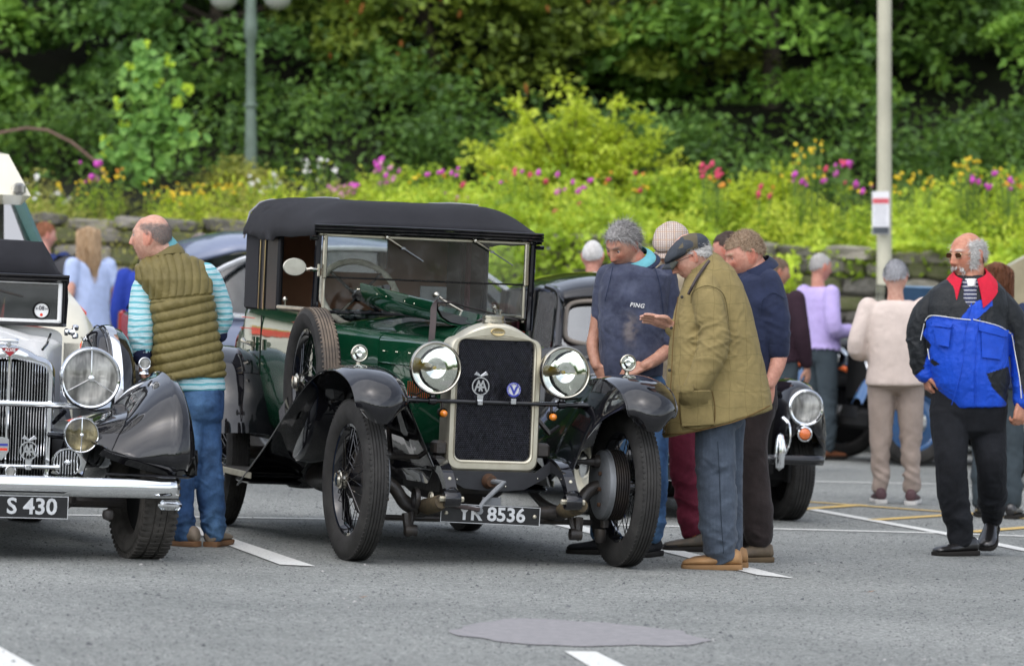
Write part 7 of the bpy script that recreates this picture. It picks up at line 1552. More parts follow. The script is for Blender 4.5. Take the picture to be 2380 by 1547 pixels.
# ---- 1 man in the quilted waistcoat
f = Fig(450, 1272, 25.15, 'balding man seen from behind in olive quilted waistcoat, striped turquoise shirt and jeans')
M = head_matrix(f, 352, 553, 0, -103, -2)
b_ = body(f, M, SK1, [(368, 575, 30, 0), (385, 590, 34, .02), (400, 625, 44, .03)], [(640, 345, 475, .02, .07, 12, 0), (840, 380, 490, .02, .09, 12, 0)],
          arms=[[(336, 665, 18, 0), (330, 755, 17, -.04), (329, 832, 13, -.06)]], hands=[((f.j(329, 834, -.06), (.02, .15, -1), (1, .2, .1), -1), dict(curl=.9))], sc_=1.03, fat=1.06,
          brow=(.30, .25, .21), scalp=(.30, .25, .22), scalp_fn=lambda X, Y, Z: .75*np.clip((Z-(.045-.7*np.clip(Y+.045, 0, .14)))/.035, 0, 1)*np.clip((.082-Z-.15*np.clip(-Y, 0, .1))/.035, 0, 1)*(Y > -.06)*(Z > -.07))
hr = strands(f.root, M, bald_hair, 5200, [hair_mat('hair_cropped', (.21, .185, .17))], (.003, .007), .0008, 11, 1.03, lift=.5, grav=.2, sweep=(0, .4, -.5), shell=0, wispy=.25, fat=1.06)
SHIRT = cloth('striped_turquoise', (.15, .42, .47), pattern=bands('z', .030, [(.05, .16, (.78, .80, .80)), (.28, .36, (.78, .80, .80)), (.46, .54, (.78, .80, .80))], .03), var=.06)
sh = f.garment('shirt', SHIRT, [(640, 330, 490, .02, .10, 12, 0), (800, 362, 505, .02, .115, 12, 0), (870, 390, 520, .01, .128, 12, 0), (905, 392, 524, .01, .130, 12, 0)],
    [[(345, 655, 26, .01), (334, 668, 27, .0), (329, 712, 29, -.02), (330, 757, 31, -.04), (329, 792, 29, -.05), (330, 815, 23, -.06)], [(478, 635, 26, .03), (492, 655, 26, .05), (510, 695, 24, .08), (516, 738, 24, .10), (508, 768, 18, .11)]],
    amp=.0035, seed=2, folds=[([(334, 668, 27, 0), (330, 825, 27, -.06)], .0065, 8, .72, .25), ([(500, 660, 26, .05), (510, 770, 22, .1)], .006, 6, .8, .3)])
M_NAVY = cloth('navy_knit', (.015, .020, .055))
for P in ([(330, 816, 23.5, -.06), (330, 829, 22, -.06)], [(509, 766, 19, .11), (511, 778, 18, .11)]): q, r = f.path(P); mb = MB(); capsule(mb, q, r, 16); mb.build('cuff', M_NAVY, sh)
q = f.j(329, 843, -.06); mb = MB(); mb.lathe([(.031, -.008), (.034, -.004), (.034, .004), (.031, .008)], q, (.05, 0, 1), 18); mb.build('watch', CHROME, f.root)
OLIVE_QUILT = cloth('olive_quilted_nylon', (.155, .125, .042), var=.08, bump=.25, bscale=90, sheen=.1, rough=.5)
def quilt(me):
    co = get_co(me); no = get_no(me); x = co[:, 0]-f.j(430, 800).x; zy = f.j(430, 690).z+.10*x+.045*np.exp(-((x+.12)/.1)**2)*0
    per = .054; zz_ = (co[:, 2]-zy-.13*x-.03*x*x*4); low = np.abs(np.sin(math.pi*zz_/per))**.55; xx = (x*1.0-.22*(co[:, 2]-zy)+.35*(co[:, 2]-zy)**2*4)/.038; up = np.abs(np.sin(math.pi*xx))**.55
    m = co[:, 2] > zy; d = np.where(m, up*.009, low*.014); d = np.where(np.abs(co[:, 2]-zy) < .006, 0, d)
    w = fnoise(co*np.array([26, 26, 9])+[0, 0, 3], 2)*.0045+fnoise(np.stack([co[:, 0]*30+co[:, 2]*22, co[:, 1]*20, co[:, 2]*8], 1), 2)*.0036; set_co(me, co+no*(d+w)[:, None])
vest = f.garment('waistcoat', OLIVE_QUILT, [(592, 352, 432, .03, .085, 12, 0), (604, 332, 462, .03, .10, 12, 0), (622, 316, 484, .03, .118, 12, -.03), (650, 318, 492, .02, .132, 12, 0), (690, 342, 493, .02, .140, 12, 0), (740, 352, 499, .015, .142, 12, 0), (800, 355, 509, .01, .145, 12, 0), (845, 352, 515, .01, .150, 12, 0), (873, 350, 519, .01, .152, 12, .05)],
    voxel=.0042, smooth=2, amp=.002, post=quilt, p=2.5)
collar(f, vest, 384, 601, .03, -110, OLIVE_QUILT, r=.080, h=.062, th=.009, spread=.022, tilt=14, lean=-8)
collar(f, sh, 380, 592, .03, -106, cloth('turquoise_collar', (.13, .36, .40)), r=.072, h=.074, spread=.014, point=.10, tilt=22)
JEANS = cloth('blue_denim', (.040, .085, .20), var=.25, col2=(.020, .045, .125), bscale=320, sheen=.05)
def denim_wear(light):
    def post(me):
        co = get_co(me); w = np.clip(.55+.9*fnoise(co*[9, 9, 4], 2), 0, 1)*light; w = w[:, None]; set_tint(me, 1+w*np.array([2.6, 2.0, 1.1]))
    return post
JEANS_T = cloth('worn_denim', (.036, .085, .20), var=.3, bscale=320, sheen=.05, tint=True)
f.garment('trousers', JEANS_T, [(900, 410, 521, .01, .120, 10, 0), (940, 410, 521, .01, .128, 10, 0), (972, 414, 518, .01, .10, 10, 0)],
    [[(449, 925, 33, .0), (441, 1018, 33, -.02), (430, 1093, 28, -.02), (425, 1153, 27, .0), (426, 1206, 29, .0), (428, 1238, 27, .0)], [(482, 930, 36, .03), (480, 1018, 34, .04), (486, 1093, 33, .03), (489, 1153, 32, .05), (495, 1206, 29, .06), (496, 1238, 26, .06)]],
    amp=.004, seed=4, folds=[([(445, 960, 33, 0), (428, 1240, 30, 0)], .006, 11, .92, .16), ([(445, 960, 33, 0), (428, 1240, 30, 0)], .004, 9, .5, .2), ([(481, 960, 36, .03), (496, 1240, 30, .06)], .006, 11, .92, .16), ([(481, 960, 36, .03), (496, 1240, 30, .06)], .005, 9, .5, .2)], post=denim_wear(.55))
TAUPE = mat('taupe_leather', (.235, .185, .135), .6, var=.15, vscale=20); TAN_SOLE = mat('tan_rubber', (.20, .10, .045), .7)
p = f.j(430, 1260, 0); shoe(f.root, p.x-.01, .0, gz(p.x+f.o.x)-f.o.z, -118, .30, TAUPE, TAN_SOLE); p = f.j(500, 1260, .1); shoe(f.root, p.x+.0, .10, gz(p.x+f.o.x)-f.o.z, 166, .29, TAUPE, TAN_SOLE)
# ---- 2 man in the navy jumper
f = Fig(1455, 1288, 25.95, 'grey haired man in navy jumper and jeans looking down at the engine, hands clasped')
M = head_matrix(f, 1447, 572, -.03, -40, 27, 4)
b_ = body(f, M, SK2, [(1460, 600, 26, 0), (1480, 612, 27, .0), (1482, 640, 36, .02)], [(640, 1420, 1545, .02, .08, 0, 0), (820, 1420, 1530, .02, .09, 0, 0)],
    arms=[[(1402, 650, 18, .02), (1385, 765, 16, .03), (1377, 805, 14.5, .0), (1386, 850, 11.5, -.06)], [(1550, 650, 18, .02), (1558, 790, 18, -.02), (1535, 827, 15.5, -.14), (1498, 850, 12.5, -.19)]],
    hands=[((f.j(1388, 852, -.06), (.6, -.2, -.8), (.5, .8, .1), 1), dict(curl=.5)), ((f.j(1496, 851, -.19), (-1, .1, -.32), (0, .7, -.6), -1), dict(curl=.45))], sc_=1.03, flush=.7, brow=(.16, .13, .11), stubble=.25, jaw=1.1, lid=1)
strands(f.root, M, lambda X, Y, Z: full_hair(X, Y, Z)*((Z > .074-.5*np.clip(Y+.07, 0, .2)) | (Y > -.02)), 9000, H_GREY, (.03, .065), .0008, 21, 1.03, lift=.24, grav=.7, sweep=(.15, .35, .05), shell=.010, curl=.22, wispy=.42)
JUMPER = cloth('navy_marl', (.052, .060, .098), var=.22, col2=(.028, .033, .060), bscale=420, sheen=.45, tint=True)
def stains(me):
    co = get_co(me); a = f.j(1465, 762); b2 = f.j(1450, 700); t = np.ones((len(co), 3)); n = fnoise(co*26, 3)
    for q, rx, rz, w, col in ((a, .035, .06, .55, (5, 3.4, 1.6)), (b2, .12, .22, .16, (2.4, 2.3, 1.8)), (f.j(1500, 800), .10, .16, .12, (2.2, 2.1, 1.7))):
        k = np.clip(np.exp(-((co[:, 0]-q.x)/rx)**2-((co[:, 2]-q.z)/rz)**2)*(n+.55)*2, 0, 1)*(co[:, 1] < .05)*w; t = t*(1-k[:, None])+np.array(col)*k[:, None]
    set_tint(me, t)
jp = f.garment('jumper', JUMPER, [(612, 1450, 1514, .02, .08, 0, -.25), (621, 1416, 1546, .01, .11, 0, -.12), (640, 1397, 1562, .0, .13, 0, 0), (690, 1391, 1556, -.01, .148, 0, 0), (760, 1391, 1546, -.02, .155, 0, 0), (830, 1393, 1542, -.02, .155, 0, 0), (872, 1397, 1540, -.01, .148, 0, 0)],
    [[(1412, 640, 26, .02), (1402, 690, 25, .03), (1396, 750, 22, .04)], [(1545, 640, 27, .01), (1556, 700, 26, .0), (1560, 760, 25, -.02), (1556, 795, 22, -.05)]], amp=.006, freq=(6, 6, 2.2), seed=6, post=stains,
    folds=[([(1550, 650, 26, .0), (1558, 800, 24, -.04)], .006, 7, .85, .22), ([(1405, 650, 26, .0), (1396, 760, 24, .04)], .005, 6, .85, .25)])
co = get_co(jp.data); w = f.j(1479, 709); y = front_y(co, w.x, w.z); lettering('PING', Matrix.Translation((w.x, y-.004, w.z)) @ Matrix.Rotation(R(7), 4, 'Y') @ Matrix.Rotation(math.pi/2, 4, 'X'), M_WHITE, jp, 'lettering', size=.032, bold=.0005, depth=.0015, xs=1.0, shear=.15, spacing=1.1)
seam(f, jp, [(1425, 618), (1418, 650), (1406, 700)], cloth('seam_navy', (.02, .028, .06)), .0022, 'seam'); seam(f, jp, [(1520, 616), (1533, 660), (1540, 710), (1545, 770)], bpy.data.materials['seam_navy'], .0022, 'seam'); tag(jp.children[-1], kind='stuff')
AQUA = cloth('aqua_collar', (.16, .46, .52)); M2 = None
collar(f, jp, 1476, 610, .01, -28, AQUA, r=.078, h=.056, spread=.036, point=.10, tilt=30, a0=-165, a1=165); collar(f, jp, 1482, 615, .01, -28, cloth('ribbed_navy', (.022, .030, .062)), r=.108, h=.022, a0=-179, a1=179, spread=.016, tilt=26, name='neck_rib')
f.garment('trousers', JEANS_T, [(865, 1402, 1538, .01, .12, 0, 0), (915, 1402, 1546, .01, .13, 0, 0), (955, 1410, 1546, .01, .11, 0, 0)],
    [[(1515, 900, 35, .0), (1524, 1000, 31, -.02), (1527, 1090, 26, -.03), (1524, 1180, 26, .0), (1516, 1240, 24, .0)], [(1445, 900, 37, .0), (1436, 1000, 32, -.04), (1418, 1100, 27, -.03), (1402, 1180, 26, .0), (1395, 1238, 24, .0)]], amp=.004, seed=8,
    folds=[([(1515, 920, 33, 0), (1516, 1240, 26, 0)], .006, 12, .9, .2)], post=denim_wear(.9))
BLK_FAB = cloth('black_trainer', (.012, .012, .014), sheen=.1)
p = f.j(1392, 1262, 0); shoe(f.root, p.x+.03, 0, gz(p.x+f.o.x)-f.o.z, -84, .30, BLK_FAB, M_SOLE_DARK, laces=BLK_FAB); p = f.j(1512, 1262, 0); shoe(f.root, p.x, .02, gz(p.x+f.o.x)-f.o.z, -28, .29, BLK_FAB, M_SOLE_DARK, laces=BLK_FAB)
# ---- 3 man in the checked cap, mostly hidden
f = Fig(1603, 1286, 26.6, 'man in pale checked cap, beige jacket and maroon trousers standing between the two stooping men')
M = head_matrix(f, 1563, 580, .0, -25, 26)
b_ = body(f, M, SK1, [(1572, 610, 26, 0), (1578, 625, 28, .02), (1580, 650, 36, .03)], [(650, 1520, 1640, .03, .08, 0, 0), (800, 1520, 1640, .03, .09, 0, 0)], arms=[[(1510, 655, 18, .03), (1505, 750, 16, .05), (1530, 830, 13, -.02)]], hands=[((f.j(1532, 832, -.02), (.5, -.3, -.6), (.5, .8, .1), 1), dict(curl=.6))], sc_=1.0, brow=(.3, .28, .26), lid=1)
HOUND = cloth('pale_check_tweed', (.60, .52, .45), var=.04, pattern=chain(bands('x', .012, [(.0, .42, (.30, .23, .20))]), bands('z', .012, [(.0, .34, (.34, .27, .24))]), bands('x', .045, [(.0, .05, (.45, .28, .16))]), bands('z', .045, [(.0, .05, (.45, .28, .16))])))
strands(f.root, M, lambda X, Y, Z: bald_hair(X, Y, Z)*(Z < .04), 900, H_WHITE, (.02, .035), .0012, 31, 1.0, lift=.5, grav=.8, shell=.004)
flat_cap(f.root, M @ Matrix.Translation((0, .005, .012)), HOUND, tall=.030)
bj = f.garment('jacket', cloth('beige_canvas', (.40, .33, .23)), [(606, 1535, 1610, .04, .085, 0, 0), (622, 1512, 1636, .04, .11, 0, 0), (650, 1502, 1648, .03, .13, 0, 0), (760, 1506, 1645, .02, .14, 0, 0), (900, 1510, 1645, .02, .15, 0, 0), (935, 1512, 1645, .02, .15, 0, 0)], [[(1518, 650, 27, .03), (1510, 730, 25, .05), (1522, 800, 21, .0)]], voxel=.009, amp=.005, seed=9)
collar(f, bj, 1574, 622, .04, -15, cloth('brown_collar', (.16, .11, .06)), r=.088, h=.06, spread=.03, tilt=18)
f.garment('trousers', cloth('maroon_cotton', (.115, .012, .028), var=.15, bscale=300), [(900, 1545, 1650, .02, .11, 0, 0), (950, 1548, 1650, .02, .11, 0, 0)], [[(1582, 930, 36, .0), (1586, 1020, 34, -.02), (1588, 1085, 32, -.02), (1598, 1150, 29, .0), (1604, 1228, 24, .0)], [(1630, 930, 34, .1), (1634, 1080, 30, .12), (1640, 1235, 26, .14)]], voxel=.008, amp=.005, seed=10,
    folds=[([(1582, 960, 36, 0), (1604, 1230, 28, 0)], .006, 10, .75, .3)])
BOOT = mat('brown_green_boot', (.10, .075, .05), .7, col2=(.05, .045, .035), vscale=25); p = f.j(1622, 1262, 0); M_SOCK = cloth('orange_sock', (.55, .16, .03))
q, r = f.path([(1606, 1225, 15, 0), (1612, 1262, 15, 0)]); mb = MB(); capsule(mb, q, r, 12); mb.build('sock', M_SOCK, f.root)
shoe(f.root, p.x+.01, -.02, gz(p.x+f.o.x)-f.o.z, -84, .30, BOOT, M_SOLE_DARK, laces=mat('pale_lace', (.4, .36, .28), .8), toe=BLK_FAB); shoe(f.root, p.x+.06, .16, gz(p.x+f.o.x)-f.o.z, -80, .30, BOOT, M_SOLE_DARK)
# ---- 4 man in the olive checked coat
f = Fig(1665, 1318, 25.1, 'man in flat tweed cap, olive checked coat and blue grey corduroys gesturing with one hand')
M = head_matrix(f, 1605, 598, .0, -84, 27)
b_ = body(f, M, SK1, [(1625, 615, 28, 0), (1640, 630, 32, .01), (1652, 660, 42, .02)], [(670, 1600, 1710, .02, .09, 0, 0), (880, 1580, 1740, .02, .11, 0, 0)],
    arms=[[(1625, 680, 20, .10), (1605, 780, 20, .12), (1578, 768, 13, .02), (1562, 757, 11.5, -.03)]],
    hands=[((f.j(1562, 757, -.03), (-1, -.12, .36), (.05, -.55, -.75), 1), dict(curl=.16, sc_=1.06, spread=.05, tcurl=.35))], sc_=1.03, flush=.6, brow=(.45, .42, .40), voxel=.0040, lid=1)
strands(f.root, M, lambda X, Y, Z: bald_hair(X, Y, Z)*np.clip((.05-Z)/.01, 0, 1), 1800, H_WHITE, (.018, .035), .0012, 41, 1.03, lift=.45, grav=.7, sweep=(0, .5, -.3), shell=.008)
def cap_cloth():
    def patt(nt, t, base):
        lk = nt.links.new; v = node(nt, 'ShaderNodeTexVoronoi', i_Scale=13.0); v.inputs['Randomness'].default_value = .55; lk(t.outputs['Object'], v.inputs[0]); sp = node(nt, 'ShaderNodeSeparateColor'); lk(v.outputs['Color'], sp.inputs[0]); r = node(nt, 'ShaderNodeValToRGB'); r.color_ramp.interpolation = 'CONSTANT'
        e = r.color_ramp.elements; e[0].color = (.038, .046, .062, 1); e[1].position = .35; e[1].color = (.11, .088, .052, 1); q = e.new(.62); q.color = (.052, .056, .045, 1); q = e.new(.82); q.color = (.030, .036, .048, 1); lk(sp.outputs[0], r.inputs[0]); return r.outputs[0]
    return chain(patt, bands('z', .006, [(.0, .16, (.12, .12, .11))]))
flat_cap(f.root, M @ Matrix.Translation((0, .0, .006)) @ Matrix.Scale(1.03, 4), cloth('patchwork_tweed', (.1, .1, .1), pattern=cap_cloth(), bump=.6))
specs(f.root, M, mat('dark_frame', (.03, .03, .03), .3), glass('spectacle_lens', (.9, .92, .92), .1, .02, .02), sc_=1.0)
COAT = cloth('olive_check_tweed', (.245, .190, .078), var=.10, bscale=380, sheen=.1, pattern=chain(bands('x', .085, [(.0, .022, (.165, .125, .045))], .05), bands('z', .088, [(.0, .022, (.15, .12, .045))], .07)))
ct = f.garment('coat', COAT, [(600, 1632, 1668, .03, .075, 0, 0), (612, 1612, 1690, .03, .10, 0, 0), (634, 1594, 1708, .02, .125, 0, .1), (668, 1583, 1726, .01, .150, 0, .08), (720, 1568, 1745, .0, .165, 0, .05), (795, 1556, 1763, .0, .175, 0, .03), (867, 1551, 1778, .0, .185, 0, .05), (930, 1547, 1792, .0, .195, 0, .12), (982, 1540, 1796, .0, .20, 0, .26)],
    [[(1640, 668, 33, -.10), (1648, 705, 37, -.15), (1655, 750, 38, -.17), (1660, 785, 37, -.18), (1648, 835, 33, -.20), (1628, 880, 30, -.20), (1618, 902, 29, -.19)], [(1620, 675, 30, .10), (1606, 750, 30, .12), (1600, 780, 28, .11), (1575, 768, 22, .02), (1566, 763, 20, -.01)]],
    amp=.006, freq=(5, 5, 2.0), seed=12, p=2.4, folds=[([(1645, 690, 36, -.14), (1660, 790, 36, -.18)], .008, 5, .95, .3), ([(1660, 785, 36, -.18), (1618, 905, 32, -.19)], .008, 5, .2, .35)])
seam(f, ct, [(1606, 705), (1611, 678), (1645, 664), (1680, 682), (1692, 730), (1694, 765)], mat('coat_seam', (.10, .078, .03), .9), .0022, 'seam')
BINDING = mat('coat_edge_brown', (.14, .085, .03), .8); DARKBTN = mat('dark_stud', (.05, .045, .04), .3, .7)
collar(f, ct, 1636, 634, .02, -72, COAT, r=.088, h=.082, th=.007, spread=.030, point=.05, tilt=30)
seam(f, ct, [(1648, 606), (1636, 622), (1622, 642), (1608, 668), (1600, 684)], M_STRAP, .009, 'bag_strap', .005)
pk = patch(f, ct, [(1580, 908), (1650, 906), (1660, 985), (1586, 990)], COAT, .010, 'pocket'); patch(f, ct, [(1576, 896), (1612, 893), (1612, 910), (1578, 912)], COAT, .013, 'pocket_flap')
seam(f, ct, [(1579, 912), (1579, 950), (1586, 988), (1625, 997), (1656, 988), (1662, 950), (1655, 908)], BINDING, .0022, 'pocket_edge'); seam(f, ct, [(1539, 1008), (1600, 1005), (1660, 992), (1720, 975), (1790, 942)], BINDING, .003, 'hem'); seam(f, ct, [(1576, 690), (1569, 740), (1564, 800), (1560, 880), (1554, 960), (1547, 1005)], BINDING, .0024, 'front_edge')
for v, u in ((690, 1585), (762, 1560), (860, 1556), (905, 1552), (955, 1548), (1003, 1543)): dot(f, ct, u, v, .0085, DARKBTN)
mb = MB(); mb.lathe([(.031, -.007), (.034, 0), (.031, .007)], f.j(1612, 912, -.19), (-.3, 0, 1), 16); mb.build('watch_strap', M_STRAP, f.root)
CORD = cloth('blue_grey_corduroy', (.075, .095, .125), var=.22, col2=(.045, .058, .080), bscale=200, sheen=.4, pattern=bands('x', .007, [(.0, .35, (.052, .066, .09))]))
cd_ = f.garment('trousers', CORD, [(940, 1600, 1730, .02, .12, 0, 0), (985, 1606, 1726, .02, .12, 0, 0)], [[(1662, 970, 47, -.03), (1662, 1063, 45, -.04), (1666, 1135, 44, -.04), (1668, 1206, 43, -.04), (1674, 1278, 38, -.03)], [(1690, 980, 42, .16), (1688, 1100, 38, .17), (1690, 1200, 37, .17), (1693, 1280, 33, .17)]],
    amp=.005, seed=14, freq=(6, 6, 3), folds=[([(1662, 990, 47, 0), (1674, 1285, 42, 0)], .008, 9, .85, .3), ([(1662, 990, 47, 0), (1674, 1285, 42, 0)], .006, 8, .4, .2)])
seam(f, cd_, [(1668, 1025), (1672, 1100), (1676, 1200), (1682, 1285)], mat('cord_seam', (.035, .045, .06), .9), .002, 'seam')
TAN = mat('tan_boat_shoe', (.34, .185, .075), .6, var=.12, vscale=18); p = f.j(1680, 1300, 0)
shoe(f.root, p.x, -.04, gz(p.x+f.o.x)-f.o.z, -88, .315, TAN, mat('tan_welt', (.26, .15, .07), .8), laces=M_STRAP); shoe(f.root, p.x+.04, .16, gz(p.x+f.o.x)-f.o.z, -88, .315, TAN, bpy.data.materials['tan_welt'], laces=M_STRAP)
# ---- 5 man in the navy polo shirt
f = Fig(1760, 1302, 25.9, 'sandy haired man in navy polo shirt and dark brown trousers behind the olive coat')
M = head_matrix(f, 1732, 594, .0, -72, 18)
b_ = body(f, M, (.55, .29, .215), [(1745, 612, 30, 0), (1752, 628, 34, .01), (1755, 660, 42, .02)], [(660, 1700, 1800, .02, .09, 0, 0), (880, 1700, 1780, .02, .11, 0, 0)],
    arms=[[(1795, 670, 20, -.08), (1812, 780, 20, -.10), (1812, 815, 21, -.10), (1806, 850, 18.5, -.13), (1790, 892, 13, -.16)]], hands=[((f.j(1789, 893, -.16), (-.25, .1, -1), (.2, 1, .1), -1), dict(curl=.4))], sc_=1.07, flush=.7, brow=(.40, .29, .2), fat=1.08, lid=1)
strands(f.root, M, full_hair, 9000, H_SANDY, (.010, .026), .0007, 51, 1.07, lift=.45, grav=.2, sweep=(0, .35, .15), shell=.005, curl=.3, wispy=.5, fat=1.08)
POLO = cloth('navy_pique', (.018, .025, .058), var=.15, bscale=350, sheen=.35)
pl = f.garment('polo_shirt', POLO, [(626, 1726, 1784, .03, .085, 0, 0), (635, 1710, 1800, .03, .11, 0, 0), (650, 1698, 1808, .02, .135, 0, 0), (700, 1688, 1815, .0, .155, 0, 0), (780, 1686, 1810, -.01, .165, 0, 0), (860, 1690, 1800, .0, .165, 0, 0), (905, 1695, 1800, .0, .155, 0, 0)],
    [[(1785, 652, 28, -.06), (1797, 700, 33, -.09), (1804, 750, 31, -.11), (1808, 795, 28, -.11)]], amp=.006, freq=(6, 6, 2.5), seed=16, folds=[([(1790, 660, 30, -.07), (1808, 810, 28, -.11)], .005, 5, .6, .4)])
q, r = f.path([(1808, 800, 28.5, -.11), (1809, 814, 27, -.11)]); mb = MB(); capsule(mb, q, r, 18, sub=3); mb.build('sleeve_band', POLO, pl)
collar(f, pl, 1757, 634, .02, -66, POLO, r=.092, h=.064, spread=.030, point=.10, tilt=22)
seam(f, pl, [(1766, 735), (1772, 700), (1796, 680), (1824, 694)], bpy.data.materials['seam_navy'], .002, 'seam')
f.garment('trousers', cloth('brown_black_moleskin', (.028, .020, .019), var=.2, sheen=.3), [(890, 1700, 1806, .0, .135, 0, 0), (940, 1702, 1808, .0, .13, 0, 0), (975, 1706, 1796, .0, .11, 0, 0)],
    [[(1768, 930, 40, -.04), (1755, 1000, 32, -.05), (1752, 1063, 31, -.05), (1756, 1135, 34, -.04), (1760, 1206, 35, -.04), (1762, 1244, 31, -.04)], [(1725, 930, 36, .12), (1722, 1063, 31, .12), (1728, 1240, 30, .12)]], amp=.005, seed=18, folds=[([(1765, 950, 40, 0), (1760, 1245, 34, 0)], .006, 10, .9, .22)])
HIKE = mat('brown_hiking_shoe', (.16, .12, .075), .7, col2=(.09, .065, .045), vscale=20); p = f.j(1768, 1285, 0)
shoe(f.root, p.x-.03, -.05, gz(p.x+f.o.x)-f.o.z, -72, .31, HIKE, mat('brown_sole', (.12, .085, .05), .8), laces=mat('yellow_lace', (.6, .36, .05), .7), toe=None); shoe(f.root, p.x-.08, .14, gz(p.x+f.o.x)-f.o.z, -78, .31, HIKE, bpy.data.materials['brown_sole'])
# ---- 6 man in the blue and black anorak, walking
f = Fig(2250, 1294, 27.3, 'white haired man with moustache and sunglasses walking in blue and black anorak with red collar')
M = head_matrix(f, 2248, 596, .0, -50, 2)
b_ = body(f, M, (.50, .25, .165), [(2255, 625, 31, 0), (2256, 640, 33, .01), (2256, 670, 44, .02)], [(680, 2190, 2320, .02, .09, 0, 0), (880, 2200, 2310, .02, .11, 0, 0)],
    arms=[[(2190, 705, 16, 0), (2142, 780, 16, 0), (2150, 868, 12, -.02)], [(2312, 705, 16, 0), (2372, 830, 17, .0), (2374, 935, 12, -.06)]],
    hands=[((f.j(2150, 868, -.02), (.25, .1, -1), (.9, .3, 0), 1), dict(curl=.7)), ((f.j(2372, 938, -.07), (-.15, -.2, -1), (-.55, .75, .1), 1), dict(curl=.95, sc_=1.0))], sc_=1.13, jaw=1.1, flush=.5, brow=(.55, .50, .46))
strands(f.root, M, lambda X, Y, Z: np.maximum(bald_hair(X, Y, Z), ((np.abs(X) > .055) & (Z < .04) & (Z > -.055) & (Y < -.005) & (Y > -.045))*.9), 7000, H_WHITE, (.018, .034), .0009, 61, 1.13, lift=.28, grav=.6, sweep=(0, .3, 0), shell=.004, curl=.3, wispy=.4)
strands(f.root, M, lambda X, Y, Z: ((np.abs(X) < .034) & (Z < -.044) & (Z > -.056) & (Y < -.07))*1.0+((np.abs(np.abs(X)-.033) < .007) & (Z <= -.050) & (Z > -.085) & (Y < -.05))*1.0, 900, H_WHITE, (.012, .018), .0014, 62, 1.13, 'moustache', lift=.6, grav=1.2, sweep=(0, -.2, -.6), shell=.003)
specs(f.root, M @ Matrix.Scale(1.06, 4), mat('gold_wire', (.55, .42, .25), .25, 1), mat('brown_sunglass', (.055, .022, .010), .08, coat=1), r=.0195, h=.72, name='sunglasses')
BLUE = (.010, .070, .52); BLK = (.012, .014, .016)
def inpoly(x, z, P):
    c = np.zeros(len(x), bool); n = len(P)
    for i in range(n):
        x0, z0 = P[i]; x1, z1 = P[(i+1) % n]; k = ((z0 > z) != (z1 > z)) & (x < (x1-x0)*(z-z0)/(z1-z0+1e-12)+x0); c ^= k
    return c
def anorak(me):
    co = get_co(me); P = lambda L_: [(f.j(a, b).x, f.j(a, b).z) for a, b in L_]
    blue = inpoly(co[:, 0], co[:, 2], P([(2150, 745), (2165, 733), (2225, 740), (2258, 700), (2300, 690), (2302, 708), (2262, 742), (2320, 757), (2352, 775), (2358, 830), (2366, 880), (2384, 960), (2384, 990), (2352, 990), (2350, 900), (2340, 850), (2285, 866), (2300, 900), (2336, 935), (2336, 960), (2180, 960), (2160, 880), (2145, 850), (2160, 800), (2142, 775), (2150, 760)])) & (co[:, 1] < .06)
    blk2 = inpoly(co[:, 0], co[:, 2], P([(2162, 832), (2180, 845), (2168, 850), (2158, 840)])); cuff = inpoly(co[:, 0], co[:, 2], P([(2125, 872), (2158, 845), (2172, 880), (2150, 905), (2120, 892)]))
    blue = (blue & ~blk2) | cuff; set_tint(me, np.where(blue[:, None], np.array(BLUE), np.array(BLK)))
ANO = cloth('anorak_nylon', (1, 1, 1), var=.08, bump=.4, bscale=60, sheen=.1, rough=.5, tint=True)
an = f.garment('anorak', ANO, [(640, 2215, 2292, .02, .09, 0, 0), (654, 2186, 2318, .02, .11, 0, 0), (674, 2160, 2336, .01, .135, 0, 0), (710, 2150, 2344, .0, .155, 0, 0), (770, 2150, 2344, -.01, .17, 0, 0), (840, 2158, 2343, -.015, .175, 0, 0), (890, 2168, 2345, -.01, .175, 0, 0), (943, 2200, 2338, .0, .165, 0, .02)],
    [[(2178, 688, 22, .0), (2148, 730, 29, .0), (2134, 785, 28, .0), (2140, 840, 25, -.01), (2150, 868, 21, -.02)], [(2322, 690, 22, .0), (2350, 735, 31, .01), (2374, 800, 32, .01), (2380, 870, 29, -.02), (2376, 930, 23, -.05)]],
    voxel=.0055, amp=.006, freq=(7, 7, 3.5), seed=20, p=2.5, post=anorak, folds=[([(2150, 700, 30, 0), (2150, 880, 26, 0)], .007, 8, .7, .3), ([(2345, 700, 30, 0), (2376, 940, 28, 0)], .006, 8, .75, .3), ([(2160, 845, 80, -.1), (2340, 845, 80, -.1)], .003, 14, .5, .4)])
PIPE = mat('white_piping', (.72, .72, .68), .6); PB = cloth('anorak_blue', (.010, .070, .52), rough=.5, sheen=.1)
for L_ in ([(2256, 743), (2225, 740), (2166, 733), (2150, 745)], [(2262, 742), (2320, 757), (2350, 775)], [(2352, 778), (2361, 830), (2370, 880), (2374, 925)], [(2148, 752), (2143, 775), (2140, 790)], [(2156, 810), (2160, 835)]): seam(f, an, L_, PIPE, .0028)
for L_ in ([(2258, 704), (2245, 760), (2236, 850), (2212, 940)], [(2278, 740), (2268, 800), (2266, 938)]): seam(f, an, L_, PB, .003, 'placket_edge')
patch(f, an, [(2168, 742), (2214, 748), (2210, 762), (2166, 757)], PB, .010, 'pocket_flap'); patch(f, an, [(2274, 752), (2342, 768), (2338, 784), (2274, 768)], PB, .010, 'pocket_flap')
patch(f, an, [(2170, 760), (2210, 765), (2205, 806), (2178, 800)], PB, .007, 'pocket'); patch(f, an, [(2280, 770), (2334, 785), (2325, 835), (2282, 830)], PB, .007, 'pocket')
REDC = cloth('red_fleece', (.62, .018, .045)); MC = None
